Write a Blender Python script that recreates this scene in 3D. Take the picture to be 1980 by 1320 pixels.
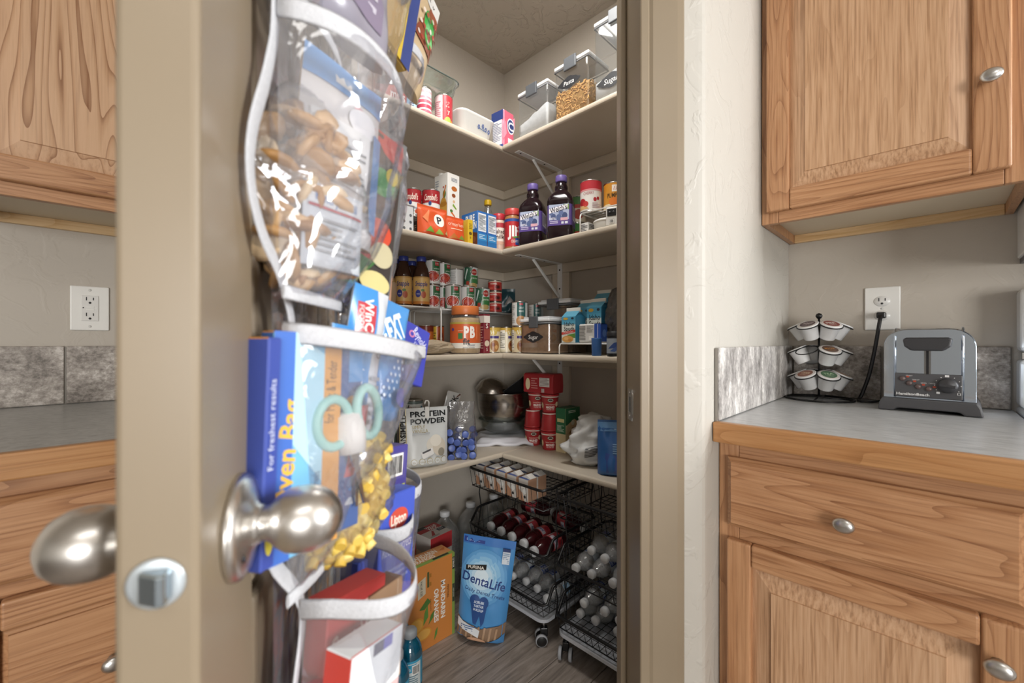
import bpy, bmesh, math, random
from mathutils import Vector, Matrix, noise

# ------------------------------------------------------------------ scene, camera, light
for o in list(bpy.data.objects): bpy.data.objects.remove(o)
SC = bpy.context.scene
COL = SC.collection
PI = math.pi
S2 = math.sqrt(2.0)
CAMZ = 1.075          # lens height above the floor
FPX = 815.0           # focal length in pixels of a 1980 px wide frame

cam_d = bpy.data.cameras.new('camera')
cam_d.sensor_width = 36.0
cam_d.lens = FPX / 1980.0 * 36.0
cam_d.clip_start = 0.02
cam_d.dof.use_dof = True
cam_d.dof.focus_distance = 1.45
cam_d.dof.aperture_fstop = 5.0
cam = bpy.data.objects.new('camera', cam_d)
cam.location = (0, 0, CAMZ)
cam.rotation_euler = (PI / 2, 0, -PI / 4)
COL.objects.link(cam)
SC.camera = cam

world = bpy.data.worlds.new('world')
SC.world = world
world.use_nodes = True
wb = world.node_tree.nodes['Background']
wb.inputs[0].default_value = (0.93, 0.96, 1.0, 1)
wb.inputs[1].default_value = 0.5

def area_light(name, loc, target, sx, sy, power, col=(1, 1, 1)):
    d = bpy.data.lights.new(name, 'AREA')
    d.shape = 'RECTANGLE'; d.size = sx; d.size_y = sy
    d.energy = power; d.color = col
    o = bpy.data.objects.new(name, d)
    o.location = loc
    o.rotation_euler = (Vector(target) - Vector(loc)).to_track_quat('-Z', 'Y').to_euler()
    COL.objects.link(o)
    return o
# unseen light sources: side light, frontal fill, kitchen ceiling fixture, pantry fill
area_light('side_light', (1.50, -2.15, 1.50), (0.0, -1.2, 1.2), 1.5, 1.1, 225, (0.97, 0.985, 1.0))  # area light for the light coming from the right, source unseen
area_light('frontal_fill_light', (-2.55, -3.85, 1.10), (0.95, 0.95, 0.85), 1.9, 1.6, 155, (1.0, 0.99, 0.97))  # added behind the camera so frontal light reaches into the pantry
area_light('kitchen_fixture_light', (-0.6, -0.9, 2.42), (-0.6, -0.899, 0), 1.2, 0.5, 8, (1.0, 0.965, 0.92))
area_light('pantry_fill_light', (0.80, 0.80, 2.41), (1.0, 1.0, 0.9), 0.36, 0.36, 12.0, (1.0, 0.975, 0.94))  # added lamp that brightens the pantry from above, out of view

SC.view_settings.view_transform = 'Standard'
SC.view_settings.look = 'None'
SC.view_settings.gamma = 1.0
SC.view_settings.use_curve_mapping = False
SC.view_settings.exposure = 0.0

# ------------------------------------------------------------------ small helpers
RND = random.Random(11)

def lin(h):
    h = h.lstrip('#')
    out = []
    for i in (0, 2, 4):
        c = int(h[i:i + 2], 16) / 255.0
        out.append(c / 12.92 if c <= 0.04045 else ((c + 0.055) / 1.055) ** 2.4)
    return (*out, 1.0)

_mats = {}
def base_mat(name):
    m = bpy.data.materials.new(name)
    m.use_nodes = True
    return m, m.node_tree.nodes, m.node_tree.links, m.node_tree.nodes['Principled BSDF']

def paint(h, rough=0.5, metal=0.0, spec=0.5):
    """plain coloured material, cached; a little procedural tone variation"""
    k = (h, rough, metal, spec)
    if k in _mats: return _mats[k]
    m, n, l, b = base_mat('paint_' + h.lstrip('#') + '_%d' % int(rough * 100))
    b.inputs['Base Color'].default_value = lin(h)
    b.inputs['Roughness'].default_value = rough
    b.inputs['Metallic'].default_value = metal
    b.inputs['Specular IOR Level'].default_value = spec
    _mats[k] = m
    return m

def nd(n, t, **kw):
    x = n.new(t)
    for k, v in kw.items():
        if k in x.inputs.keys(): x.inputs[k].default_value = v
        else: setattr(x, k, v)
    return x

def ramp(n, stops):
    r = n.new('ShaderNodeValToRGB')
    e = r.color_ramp.elements
    e[0].position, e[0].color = stops[0][0], lin(stops[0][1])
    e[1].position, e[1].color = stops[1][0], lin(stops[1][1])
    for p, c in stops[2:]:
        x = e.new(p); x.color = lin(c)
    return r

def oak(axis, dark, mid, light, rough=0.38, fig=0.5):
    """oak veneer, grain along the object's local axis 0/1/2"""
    k = ('oak', axis, dark, mid, light, fig)
    if k in _mats: return _mats[k]
    m, n, l, b = base_mat('oak_grain_%d_%s' % (axis, mid.lstrip('#')))
    tc = n.new('ShaderNodeTexCoord'); oi = n.new('ShaderNodeObjectInfo')
    mul = nd(n, 'ShaderNodeMath', operation='MULTIPLY'); mul.inputs[1].default_value = 7.3
    l.new(oi.outputs['Random'], mul.inputs[0])
    add = nd(n, 'ShaderNodeVectorMath', operation='ADD')
    l.new(tc.outputs['Object'], add.inputs[0]); l.new(mul.outputs[0], add.inputs[1])
    sc1 = [34.0] * 3; sc1[axis] = 1.6
    sc2 = [240.0] * 3; sc2[axis] = 7.0
    sc3 = [9.0] * 3; sc3[axis] = 0.9
    mp1 = n.new('ShaderNodeMapping'); mp1.inputs['Scale'].default_value = sc3
    mp2 = n.new('ShaderNodeMapping'); mp2.inputs['Scale'].default_value = sc2
    for mp in (mp1, mp2): l.new(add.outputs[0], mp.inputs['Vector'])
    nz = nd(n, 'ShaderNodeTexNoise', Scale=1.0, Detail=2.0, Roughness=0.4, Distortion=0.3)
    l.new(mp1.outputs[0], nz.inputs['Vector'])
    # contour lines of a stretched noise = cathedral grain
    m1 = nd(n, 'ShaderNodeMath', operation='MULTIPLY'); m1.inputs[1].default_value = 26.0
    l.new(nz.outputs['Fac'], m1.inputs[0])
    m2 = nd(n, 'ShaderNodeMath', operation='FRACT'); l.new(m1.outputs[0], m2.inputs[0])
    r1 = ramp(n, [(0.0, light), (1.0, dark), (0.55, light), (0.85, mid)])
    l.new(m2.outputs[0], r1.inputs[0])
    nf = nd(n, 'ShaderNodeTexNoise', Scale=1.0, Detail=3.0, Roughness=0.6)
    l.new(mp2.outputs[0], nf.inputs['Vector'])
    r2 = ramp(n, [(0.34, dark), (0.64, light), (0.46, mid)])
    l.new(nf.outputs['Fac'], r2.inputs[0])
    mix = nd(n, 'ShaderNodeMixRGB', blend_type='MIX'); mix.inputs[0].default_value = 1 - fig
    l.new(r1.outputs[0], mix.inputs[1]); l.new(r2.outputs[0], mix.inputs[2])
    l.new(mix.outputs[0], b.inputs['Base Color'])
    bp = nd(n, 'ShaderNodeBump', Strength=0.12, Distance=0.002)
    l.new(nf.outputs['Fac'], bp.inputs['Height']); l.new(bp.outputs[0], b.inputs['Normal'])
    b.inputs['Roughness'].default_value = rough
    _mats[k] = m
    return m

def wall_mat(name, h, tex=0.5, scale=16.0, rough=0.55):
    """painted drywall with a knock-down trowel texture"""
    m, n, l, b = base_mat(name)
    tc = n.new('ShaderNodeTexCoord')
    nz = nd(n, 'ShaderNodeTexNoise', Scale=scale, Detail=3.0, Roughness=0.55, Distortion=1.4)
    l.new(tc.outputs['Object'], nz.inputs['Vector'])
    r = ramp(n, [(0.52, '000000'), (0.60, 'ffffff')])
    l.new(nz.outputs['Fac'], r.inputs[0])
    n2 = nd(n, 'ShaderNodeTexNoise', Scale=180.0, Detail=2.0)
    l.new(tc.outputs['Object'], n2.inputs['Vector'])
    mx = nd(n, 'ShaderNodeMixRGB', blend_type='MIX'); mx.inputs[0].default_value = 0.12
    l.new(r.outputs[0], mx.inputs[1]); l.new(n2.outputs['Fac'], mx.inputs[2])
    bp = nd(n, 'ShaderNodeBump', Strength=tex, Distance=0.004)
    l.new(mx.outputs[0], bp.inputs['Height']); l.new(bp.outputs[0], b.inputs['Normal'])
    b.inputs['Base Color'].default_value = lin(h)
    b.inputs['Roughness'].default_value = rough
    return m

def noise_mat(name, stops, scale, detail=6, rough=0.5, bump=0.0, stretch=(1, 1, 1), metal=0.0, dist=0.0, ndist=0.003):
    m, n, l, b = base_mat(name)
    tc = n.new('ShaderNodeTexCoord'); mp = n.new('ShaderNodeMapping')
    mp.inputs['Scale'].default_value = stretch
    l.new(tc.outputs['Object'], mp.inputs['Vector'])
    oi = n.new('ShaderNodeObjectInfo')
    mul = nd(n, 'ShaderNodeMath', operation='MULTIPLY'); mul.inputs[1].default_value = 13.7
    l.new(oi.outputs['Random'], mul.inputs[0]); l.new(mul.outputs[0], mp.inputs['Location'])
    nz = nd(n, 'ShaderNodeTexNoise', Scale=scale, Detail=detail, Roughness=0.62, Distortion=dist)
    l.new(mp.outputs[0], nz.inputs['Vector'])
    r = ramp(n, stops); l.new(nz.outputs['Fac'], r.inputs[0])
    l.new(r.outputs[0], b.inputs['Base Color'])
    b.inputs['Roughness'].default_value = rough; b.inputs['Metallic'].default_value = metal
    if bump:
        bp = nd(n, 'ShaderNodeBump', Strength=bump, Distance=ndist)
        l.new(nz.outputs['Fac'], bp.inputs['Height']); l.new(bp.outputs[0], b.inputs['Normal'])
    return m

def film_mat(name, tint, gloss=0.12, edge=0.55, rough=0.06, haze=0.05, hazecol='ffffff', bump=0.0, bscale=30.0):
    """thin clear plastic: see-through with glossy, slightly milky surface"""
    m, n, l, b = base_mat(name)
    n.remove(b)
    out = n['Material Output']
    tr = n.new('ShaderNodeBsdfTransparent'); tr.inputs[0].default_value = lin(tint)
    gl = n.new('ShaderNodeBsdfGlossy'); gl.inputs['Roughness'].default_value = rough
    df = n.new('ShaderNodeBsdfDiffuse'); df.inputs[0].default_value = lin(hazecol)
    lw = n.new('ShaderNodeLayerWeight'); lw.inputs[0].default_value = 0.35
    mr = n.new('ShaderNodeMapRange')
    mr.inputs['To Min'].default_value = gloss; mr.inputs['To Max'].default_value = edge
    l.new(lw.outputs['Facing'], mr.inputs['Value'])
    m1 = n.new('ShaderNodeMixShader'); m1.inputs[0].default_value = haze
    l.new(tr.outputs[0], m1.inputs[1]); l.new(df.outputs[0], m1.inputs[2])
    m2 = n.new('ShaderNodeMixShader'); l.new(mr.outputs[0], m2.inputs[0])
    l.new(m1.outputs[0], m2.inputs[1]); l.new(gl.outputs[0], m2.inputs[2])
    l.new(m2.outputs[0], out.inputs['Surface'])
    if bump:
        tc = n.new('ShaderNodeTexCoord')
        nz = nd(n, 'ShaderNodeTexNoise', Scale=bscale, Detail=2.0, Distortion=1.0)
        l.new(tc.outputs['Object'], nz.inputs['Vector'])
        bp = nd(n, 'ShaderNodeBump', Strength=bump, Distance=0.01)
        l.new(nz.outputs['Fac'], bp.inputs['Height'])
        for s in (gl, df, lw): l.new(bp.outputs[0], s.inputs['Normal'])
    return m

# ------------------------------------------------------------------ mesh builder
class MB:
    def __init__(s):
        s.v = []; s.f = []; s.mi = []; s.mats = []; s.sm = []
    def m(s, mat):
        if mat not in s.mats: s.mats.append(mat)
        return s.mats.index(mat)
    def face(s, idx, mat, smooth=False):
        s.f.append(tuple(idx)); s.mi.append(s.m(mat)); s.sm.append(smooth)
    def poly(s, pts, mat, smooth=False):
        b = len(s.v); s.v += [tuple(p) for p in pts]
        s.face(range(b, b + len(pts)), mat, smooth)
    def box(s, x0, x1, y0, y1, z0, z1, mat, sides=None):
        if x0 > x1: x0, x1 = x1, x0
        if y0 > y1: y0, y1 = y1, y0
        if z0 > z1: z0, z1 = z1, z0
        b = len(s.v)
        s.v += [(x, y, z) for z in (z0, z1) for y in (y0, y1) for x in (x0, x1)]
        sd = dict(D=(0, 2, 3, 1), T=(4, 5, 7, 6), F=(0, 1, 5, 4), B=(2, 6, 7, 3), L=(0, 4, 6, 2), R=(1, 3, 7, 5))
        for k, q in sd.items():
            s.face([b + i for i in q], (sides or {}).get(k, mat))
        return s
    def grid(s, fn, nu, nv, mat, smooth=True, wrap=False):
        """fn(u, v) -> point with u, v in 0..1"""
        b = len(s.v)
        for j in range(nv + 1):
            for i in range(nu + (0 if wrap else 1)):
                s.v.append(tuple(fn(i / nu, j / nv)))
        w = nu if wrap else nu + 1
        for j in range(nv):
            for i in range(nu):
                i2 = (i + 1) % w if wrap else i + 1
                s.face((b + j * w + i, b + j * w + i2, b + (j + 1) * w + i2, b + (j + 1) * w + i), mat, smooth)
        return s
    def lathe(s, prof, mat, seg=24, mx=None, mats=None, cap=True, smooth=True, sy=1.0):
        """prof [(r, z)...] bottom to top; mats optional per segment"""
        b = len(s.v)
        mx = mx or Matrix()
        for r, z in prof:
            for i in range(seg):
                a = 2 * PI * i / seg
                s.v.append(tuple(mx @ Vector((r * math.cos(a), r * sy * math.sin(a), z))))
        for j in range(len(prof) - 1):
            mm = mats[j] if mats else mat
            for i in range(seg):
                k = (i + 1) % seg
                s.face((b + j * seg + i, b + j * seg + k, b + (j + 1) * seg + k, b + (j + 1) * seg + i), mm, smooth)
        if cap:
            if prof[0][0] > 1e-5: s.face([b + i for i in range(seg)][::-1], mats[0] if mats else mat)
            if prof[-1][0] > 1e-5: s.face([b + (len(prof) - 1) * seg + i for i in range(seg)], mats[-1] if mats else mat)
        return s
    def tube(s, path, r, mat, seg=6, closed=False, sx=1.0, smooth=True, up=None):
        """sweep a circle (or a flattened ellipse, sx along the side vector) along a path"""
        P = [Vector(p) for p in path]
        n = len(P); b = len(s.v)
        rr = r if isinstance(r, (list, tuple)) else [r] * n
        prev = None
        for i, p in enumerate(P):
            a = P[(i - 1) % n] if (closed or i) else P[0]
            c = P[(i + 1) % n] if (closed or i < n - 1) else P[-1]
            t = (c - a)
            if t.length < 1e-9: t = Vector((0, 0, 1))
            t.normalize()
            if prev is None:
                ref = Vector(up) if up else (Vector((0, 0, 1)) if abs(t.z) < 0.9 else Vector((1, 0, 0)))
            else: ref = prev
            sd = t.cross(ref)
            if sd.length < 1e-6: sd = t.orthogonal()
            sd.normalize()
            u2 = sd.cross(t).normalized(); prev = Vector(up) if up else u2
            for k in range(seg):
                an = 2 * PI * k / seg
                s.v.append(tuple(p + sd * (math.cos(an) * rr[i] * sx) + u2 * (math.sin(an) * rr[i])))
        for i in range(n if closed else n - 1):
            j = (i + 1) % n
            for k in range(seg):
                k2 = (k + 1) % seg
                s.face((b + i * seg + k, b + i * seg + k2, b + j * seg + k2, b + j * seg + k), mat, smooth)
        if not closed:
            s.face([b + k for k in range(seg)][::-1], mat)
            s.face([b + (n - 1) * seg + k for k in range(seg)], mat)
        return s
    def prism(s, pts, ax, lo, hi, mat):
        """extrude a 2-D outline along axis ax (0,1,2) between lo and hi"""
        def P(p, h):
            q = [0, 0, 0]; o = [i for i in range(3) if i != ax]
            q[ax] = h; q[o[0]] = p[0]; q[o[1]] = p[1]
            return tuple(q)
        n = len(pts); b = len(s.v)
        s.v += [P(p, lo) for p in pts] + [P(p, hi) for p in pts]
        s.face(range(b, b + n), mat); s.face(range(b + 2 * n - 1, b + n - 1, -1), mat)
        for i in range(n):
            j = (i + 1) % n
            s.face((b + i, b + n + i, b + n + j, b + j), mat)
        return s
    def xf(s, mx, start=0):
        for i in range(start, len(s.v)): s.v[i] = tuple(mx @ Vector(s.v[i]))
        return s

def link_mesh(name, mb, fixn=True):
    me = bpy.data.meshes.new(name)
    me.from_pydata(mb.v, [], mb.f)
    for mt in mb.mats: me.materials.append(mt)
    me.polygons.foreach_set('material_index', mb.mi)
    me.polygons.foreach_set('use_smooth', mb.sm)
    if fixn:
        bm = bmesh.new(); bm.from_mesh(me)
        bmesh.ops.recalc_face_normals(bm, faces=bm.faces)
        bm.to_mesh(me); bm.free()
    me.update()
    return me

def tag(o, label=None, cat=None, group=None, kind=None):
    if label: o['label'] = label
    if cat: o['category'] = cat
    if group: o['group'] = group
    if kind: o['kind'] = kind
    return o

def ob(name, mb, parent=None, loc=(0, 0, 0), rot=(0, 0, 0), bevel=0, seg=2, sub=0, solid=0, label=None, cat=None, group=None, kind=None, fixn=True):
    o = bpy.data.objects.new(name, link_mesh(name, mb, fixn))
    COL.objects.link(o)
    o.location = loc; o.rotation_euler = rot
    if parent: o.parent = parent
    if bevel:
        md = o.modifiers.new('bevel', 'BEVEL'); md.width = bevel; md.segments = seg
        md.limit_method = 'ANGLE'; md.angle_limit = 0.7; md.use_clamp_overlap = True
    if solid:
        md = o.modifiers.new('solid', 'SOLIDIFY'); md.thickness = solid
    if sub:
        md = o.modifiers.new('sub', 'SUBSURF'); md.levels = sub; md.render_levels = sub
    return tag(o, label, cat, group, kind)

def thing(name, label, cat, loc=(0, 0, 0), rz=0.0, group=None, rot=None):
    o = bpy.data.objects.new(name, None)
    o.empty_display_size = 0.02
    COL.objects.link(o)
    o.location = loc; o.rotation_euler = rot or (0, 0, rz)
    return tag(o, label, cat, group)

def copy_tree(o, parent=None, **kw):
    c = o.copy(); COL.objects.link(c); c.parent = parent
    for k in ('loc', 'rot'):
        if k in kw: setattr(c, {'loc': 'location', 'rot': 'rotation_euler'}[k], kw[k])
    if 'label' in kw: c['label'] = kw['label']
    for ch in list(o.children): copy_tree(ch, c)
    return c

# columns of the picture on the two shelf walls
def colA(px, y):      # left-hand wall (constant y): x of the pixel column px at depth y
    a = (px - 990) / FPX
    return y * (1 + a) / (1 - a)
def colB(px, x):      # right-hand wall (constant x)
    a = (px - 990) / FPX
    return x * (1 - a) / (1 + a)
def dep(x, y): return (x + y) / S2
def zat(py, x, y): return CAMZ + (659 - py) * dep(x, y) / FPX

# ------------------------------------------------------------------ printed marks
_tx = {}
def glyphs(s, bold=0.0, shear=0.0):
    """triangulated text outline, cap height 1, centred on x"""
    k = (s, bold, shear)
    if k in _tx: return _tx[k]
    cu = bpy.data.curves.new('glyphs', 'FONT')
    cu.body = s; cu.size = 1.0; cu.resolution_u = 2; cu.offset = bold; cu.shear = shear
    cu.fill_mode = 'FRONT'
    to = bpy.data.objects.new('glyphs', cu)
    me = to.to_mesh()
    vs = [(v.co.x, v.co.y) for v in me.vertices]; fs = [tuple(p.vertices) for p in me.polygons]
    to.to_mesh_clear()
    bpy.data.objects.remove(to); bpy.data.curves.remove(cu)
    if not vs: return ([], [], 1.0)
    x0 = min(v[0] for v in vs); x1 = max(v[0] for v in vs)
    vs = [((v[0] - (x0 + x1) / 2) / 0.69, v[1] / 0.69) for v in vs]
    _tx[k] = (vs, fs, (x1 - x0) / 0.69)
    return _tx[k]

def marks(mb, specs, mapf, sx, sy, off=0.0003, step=0.00006, rough=0.45):
    """print flat shapes on a surface. mapf(x, y, off) takes metres; specs use fractions of sx, sy.
    ('r',x0,y0,x1,y1,col) ('e',cx,cy,rx,ry,col) ('p',[(x,y)..],col) ('t',cx,cy,h,text,col[,opt])"""
    for sp in specs:
        k = sp[0]
        if k == 'r':
            _, x0, y0, x1, y1, col = sp[:6]
            nx = max(1, int(abs(x1 - x0) * 10)); ny = max(1, int(abs(y1 - y0) * 8))
            mb.grid(lambda u, v: mapf((x0 + (x1 - x0) * u) * sx, (y0 + (y1 - y0) * v) * sy, off), nx, ny, paint(col, rough), True)
        elif k == 'e':
            _, cx, cy, rx, ry, col = sp[:6]
            n = 20; rings = 3; b = len(mb.v); mt = paint(col, rough)
            mb.v.append(tuple(mapf(cx * sx, cy * sy, off)))
            for q in range(1, rings + 1):
                for i in range(n):
                    a = 2 * PI * i / n
                    mb.v.append(tuple(mapf((cx + rx * math.cos(a) * q / rings) * sx, (cy + ry * math.sin(a) * q / rings) * sy, off)))
            for i in range(n):
                j = (i + 1) % n
                mb.face((b, b + 1 + i, b + 1 + j), mt, True)
                for q in range(rings - 1):
                    o0 = b + 1 + q * n; o1 = o0 + n
                    mb.face((o0 + i, o1 + i, o1 + j, o0 + j), mt, True)
        elif k == 'p':
            bm = bmesh.new()
            fc = bm.faces.new([bm.verts.new((x, y, 0)) for x, y in sp[1]])
            bmesh.ops.triangulate(bm, faces=[fc])
            if len(sp[1]) < 12: bmesh.ops.subdivide_edges(bm, edges=bm.edges[:], cuts=3, use_grid_fill=True)
            b = len(mb.v); mt = paint(sp[2], rough)
            bm.verts.index_update()
            for v_ in bm.verts: mb.v.append(tuple(mapf(v_.co.x * sx, v_.co.y * sy, off)))
            for f_ in bm.faces: mb.face([b + v_.index for v_ in f_.verts], mt, True)
            bm.free()
        elif k == 't':
            _, cx, cy, h, s, col = sp[:6]
            op = sp[6] if len(sp) > 6 else {}
            vs, fs, w = glyphs(s, op.get('bold', 0.0), op.get('shear', 0.0))
            H = h * sy; kx = 1.0
            if 'w' in op: kx = op['w'] * sx / (w * H)
            b = len(mb.v); mt = paint(col, rough)
            ra = math.radians(op.get('rot', 0)); cr, sr = math.cos(ra), math.sin(ra)
            for x, y in vs:
                X = x * H * kx; Y = (y - 0.5) * H
                if 'arc' in op: Y -= op['arc'] * X * X / max(H, 1e-6)
                mb.v.append(tuple(mapf(cx * sx + X * cr - Y * sr, cy * sy + X * sr + Y * cr, off)))
            for f in fs: mb.face([b + i for i in f], mt)
        off += step

def cyl_map(r, z0=0.0, ang=-PI / 2, cone=0.0, h=1.0):
    """x metres of arc around a vertical cylinder, front at local -Y"""
    def f(x, y, o):
        rr = r + cone * y / h
        a = ang + x / r
        return ((rr + o) * math.cos(a), (rr + o) * math.sin(a), z0 + y)
    return f
def face_map(face, w, d, h):
    return {'F': lambda x, y, o: (x, -d / 2 - o, y), 'B': lambda x, y, o: (-x, d / 2 + o, y),
            'L': lambda x, y, o: (-w / 2 - o, -x, y), 'R': lambda x, y, o: (w / 2 + o, x, y),
            'T': lambda x, y, o: (x, y - d / 2, h + o)}[face]
def lines(x0, x1, y0, y1, n, col, seed=0, fill=0.45):
    """rows of small print suggested by short bars"""
    r = random.Random(seed); out = []
    dy = (y1 - y0) / n
    for i in range(n):
        y = y0 + dy * i
        xe = x1 - (x1 - x0) * r.choice((0, 0, .15, .4))
        out.append(('r', x0, y + dy * (1 - fill) / 2, xe, y + dy * (1 + fill) / 2, col))
    return out
def barcode(x0, x1, y0, y1, seed=1):
    r = random.Random(seed); out = [('r', x0, y0, x1, y1, 'f2f0ec')]
    x = x0 + (x1 - x0) * .08
    while x < x1 - (x1 - x0) * .08:
        w = (x1 - x0) * r.choice((.03, .05, .07))
        out.append(('r', x, y0 + (y1 - y0) * .12, x + w, y1 - (y1 - y0) * .1, '1c1c1e')); x += w + (x1 - x0) * r.choice((.03, .05))
    return out
# ------------------------------------------------------------------ shared materials
WALL = wall_mat('wall_paint_greige', 'b6b2aa', 0.30, 13.0)
WALLP = wall_mat('pantry_wall_paint', 'b9b1a6', 0.12, 13.0)
CEIL = wall_mat('ceiling_knockdown', 'b3aa9e', 0.75, 15.0, 0.7)
TRIM = noise_mat('trim_paint_tan', [(0.3, '837561'), (0.7, '897b67')], 3.0, 2, 0.36, 0.02)
SHELF = noise_mat('shelf_paint_beige', [(0.3, 'c3b7a5'), (0.7, 'cabfae')], 4.0, 2, 0.42, 0.02)
O_D, O_M, O_L = '82563a', 'aa7a54', 'c1936c'
OAKZ = oak(2, O_D, O_M, O_L); OAKX = oak(0, O_D, O_M, O_L)
OAKE = oak(0, '96673d', 'b07d4e', 'bd8d5e')
OAKFIG = oak(2, '80512f', 'bd9470', 'd0aa88', fig=.75)
OAKPZ = oak(2, '9a7353', 'bd9470', 'd0aa88', fig=.22)
LEDGE = oak(0, 'c29a68', 'd3b081', 'dcbd92')
LAM = noise_mat('laminate_grey', [(0.30, '969899'), (0.5, 'b7b9ba'), (0.72, 'cccdce')], 10.0, 8, 0.28, 0.0, (2.2, 14, 1))
LAMX = noise_mat('laminate_grey_left', [(0.28, '8b8e90'), (0.5, 'b0b3b4'), (0.74, 'c6c9ca')], 9.0, 8, 0.3, 0.0, (5, 10, 1), dist=1.2)
def tile_mat(name, stretch, cols):
    """travertine: cloudy tone with fine pits and veins"""
    m, n, l, b = base_mat(name)
    tc = n.new('ShaderNodeTexCoord'); mp = n.new('ShaderNodeMapping'); mp.inputs['Scale'].default_value = stretch
    oi = n.new('ShaderNodeObjectInfo'); mul = nd(n, 'ShaderNodeMath', operation='MULTIPLY'); mul.inputs[1].default_value = 9.1
    l.new(oi.outputs['Random'], mul.inputs[0]); l.new(mul.outputs[0], mp.inputs['Location']); l.new(tc.outputs['Object'], mp.inputs['Vector'])
    n1 = nd(n, 'ShaderNodeTexNoise', Scale=14.0, Detail=3.0, Roughness=.5); n2 = nd(n, 'ShaderNodeTexNoise', Scale=95.0, Detail=6.0, Roughness=.7, Distortion=.2); n3 = nd(n, 'ShaderNodeTexVoronoi', Scale=120.0)
    for q in (n1, n2, n3): l.new(mp.outputs[0], q.inputs['Vector'])
    mx = nd(n, 'ShaderNodeMixRGB', blend_type='MIX'); mx.inputs[0].default_value = .55
    l.new(n1.outputs['Fac'], mx.inputs[1]); l.new(n2.outputs['Fac'], mx.inputs[2])
    r = ramp(n, [(.38, cols[0]), (.62, cols[3]), (.47, cols[1]), (.54, cols[2])]); l.new(mx.outputs[0], r.inputs[0])
    r3 = ramp(n, [(.05, '8a837c'), (.16, 'ffffff')]); l.new(n3.outputs['Distance'], r3.inputs[0])
    m2 = nd(n, 'ShaderNodeMixRGB', blend_type='MULTIPLY'); m2.inputs[0].default_value = .5
    l.new(r.outputs[0], m2.inputs[1]); l.new(r3.outputs[0], m2.inputs[2]); l.new(m2.outputs[0], b.inputs['Base Color'])
    bp = nd(n, 'ShaderNodeBump', Strength=.3, Distance=.002); l.new(mx.outputs[0], bp.inputs['Height']); l.new(bp.outputs[0], b.inputs['Normal'])
    b.inputs['Roughness'].default_value = .5
    return m
TILE = tile_mat('travertine_tile', (1, 1, 1.2), ('6b645e', '938b84', 'aca49d', 'd0cac4'))
TILEV = tile_mat('travertine_tile_streaked', (2.2, 2.2, .8), ('716d69', '9a9693', 'b6b2ae', 'dad7d3'))
GROUT = paint('8d8881', 0.8)
NICKEL = paint('c9c8c6', 0.28, 1.0)
CHROME = paint('d6d8da', 0.08, 1.0)
WHITEP = paint('e6e5e1', 0.35)
BLACKP = paint('17171a', 0.35)
STEEL = paint('b4b2ae', 0.2, 1.0)

# ------------------------------------------------------------------ room shell
WX, WY, HC = 1.53, 1.59, 2.47          # the two long walls and the ceiling height
def CW(X, Y): return ((X + Y) / S2, (Y - X) / S2)   # camera-aligned plan -> room plan

m = MB(); m.box(-3.6, WX + .11, WY, WY + .11, 0, HC, WALLP)
ob('wall_left', m, kind='structure')
m = MB(); m.box(WX, WX + .11, -4.8, WY, 0, HC, WALLP)
ob('wall_right', m, kind='structure')
DW, DT = 0.82, 0.935                    # front and back of the diagonal pantry wall
JR, JL = 0.245, -0.347                  # door opening between the jambs
k = .018
m = MB(); m.prism([CW(JR + k, DW), (DW * S2 - .315, .315), (WX, .315), (WX, .425), (DT * S2 - .425, .425), CW(JR + k, DT)], 2, 0, HC, WALL)
ob('wall_pantry_right', m, kind='structure', bevel=.012, seg=3)
m = MB(); m.prism([CW(JL - k, DW), CW(JL - k, DT), (.33, DT * S2 - .33), (.33, WY), (.22, WY), (.22, DW * S2 - .22)], 2, 0, HC, WALL)
ob('wall_pantry_left', m, kind='structure', bevel=.012, seg=3)
m = MB(); m.prism([CW(JL - k, DW), CW(JR + k, DW), CW(JR + k, DT), CW(JL - k, DT)], 2, 2.05, HC, WALL)
ob('wall_pantry_header', m, kind='structure')
m = MB(); m.box(-3.6, WX + .11, -4.8, WY + .11, HC, HC + .08, CEIL)
ob('ceiling', m, kind='structure')

m = MB(); m.box(-3.71, -3.6, -4.8, WY + .11, 0, HC, WALL); ob('wall_back', m, kind='structure')
m = MB(); m.box(-3.6, WX, -4.91, -4.8, 0, HC, WALL); ob('wall_dining', m, kind='structure')
# white frames added around the side and frontal area lights, out of view
m = MB()
for y0, y1, z0, z1 in ((-3.0, -2.92, .86, 2.14), (-1.38, -1.30, .86, 2.14), (-3.0, -1.30, .86, .94), (-3.0, -1.30, 2.06, 2.14)): m.box(WX - .025, WX, y0, y1, z0, z1, WHITEP)
ob('light_frame_1', m, kind='structure', bevel=.004)
m = MB()
for x0, x1, z0, z1 in ((-1.06, -.97, .2, 2.0), (.97, 1.06, .2, 2.0), (-1.06, 1.06, .2, .29), (-1.06, 1.06, 1.91, 2.0)): m.box(x0, x1, -.02, .02, z0, z1, WHITEP)
ob('light_frame_2', m, loc=(-2.57, -3.88, 0), rot=(0, 0, math.atan2(4.8, 3.5) - PI / 2), kind='structure', bevel=.004)
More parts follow.
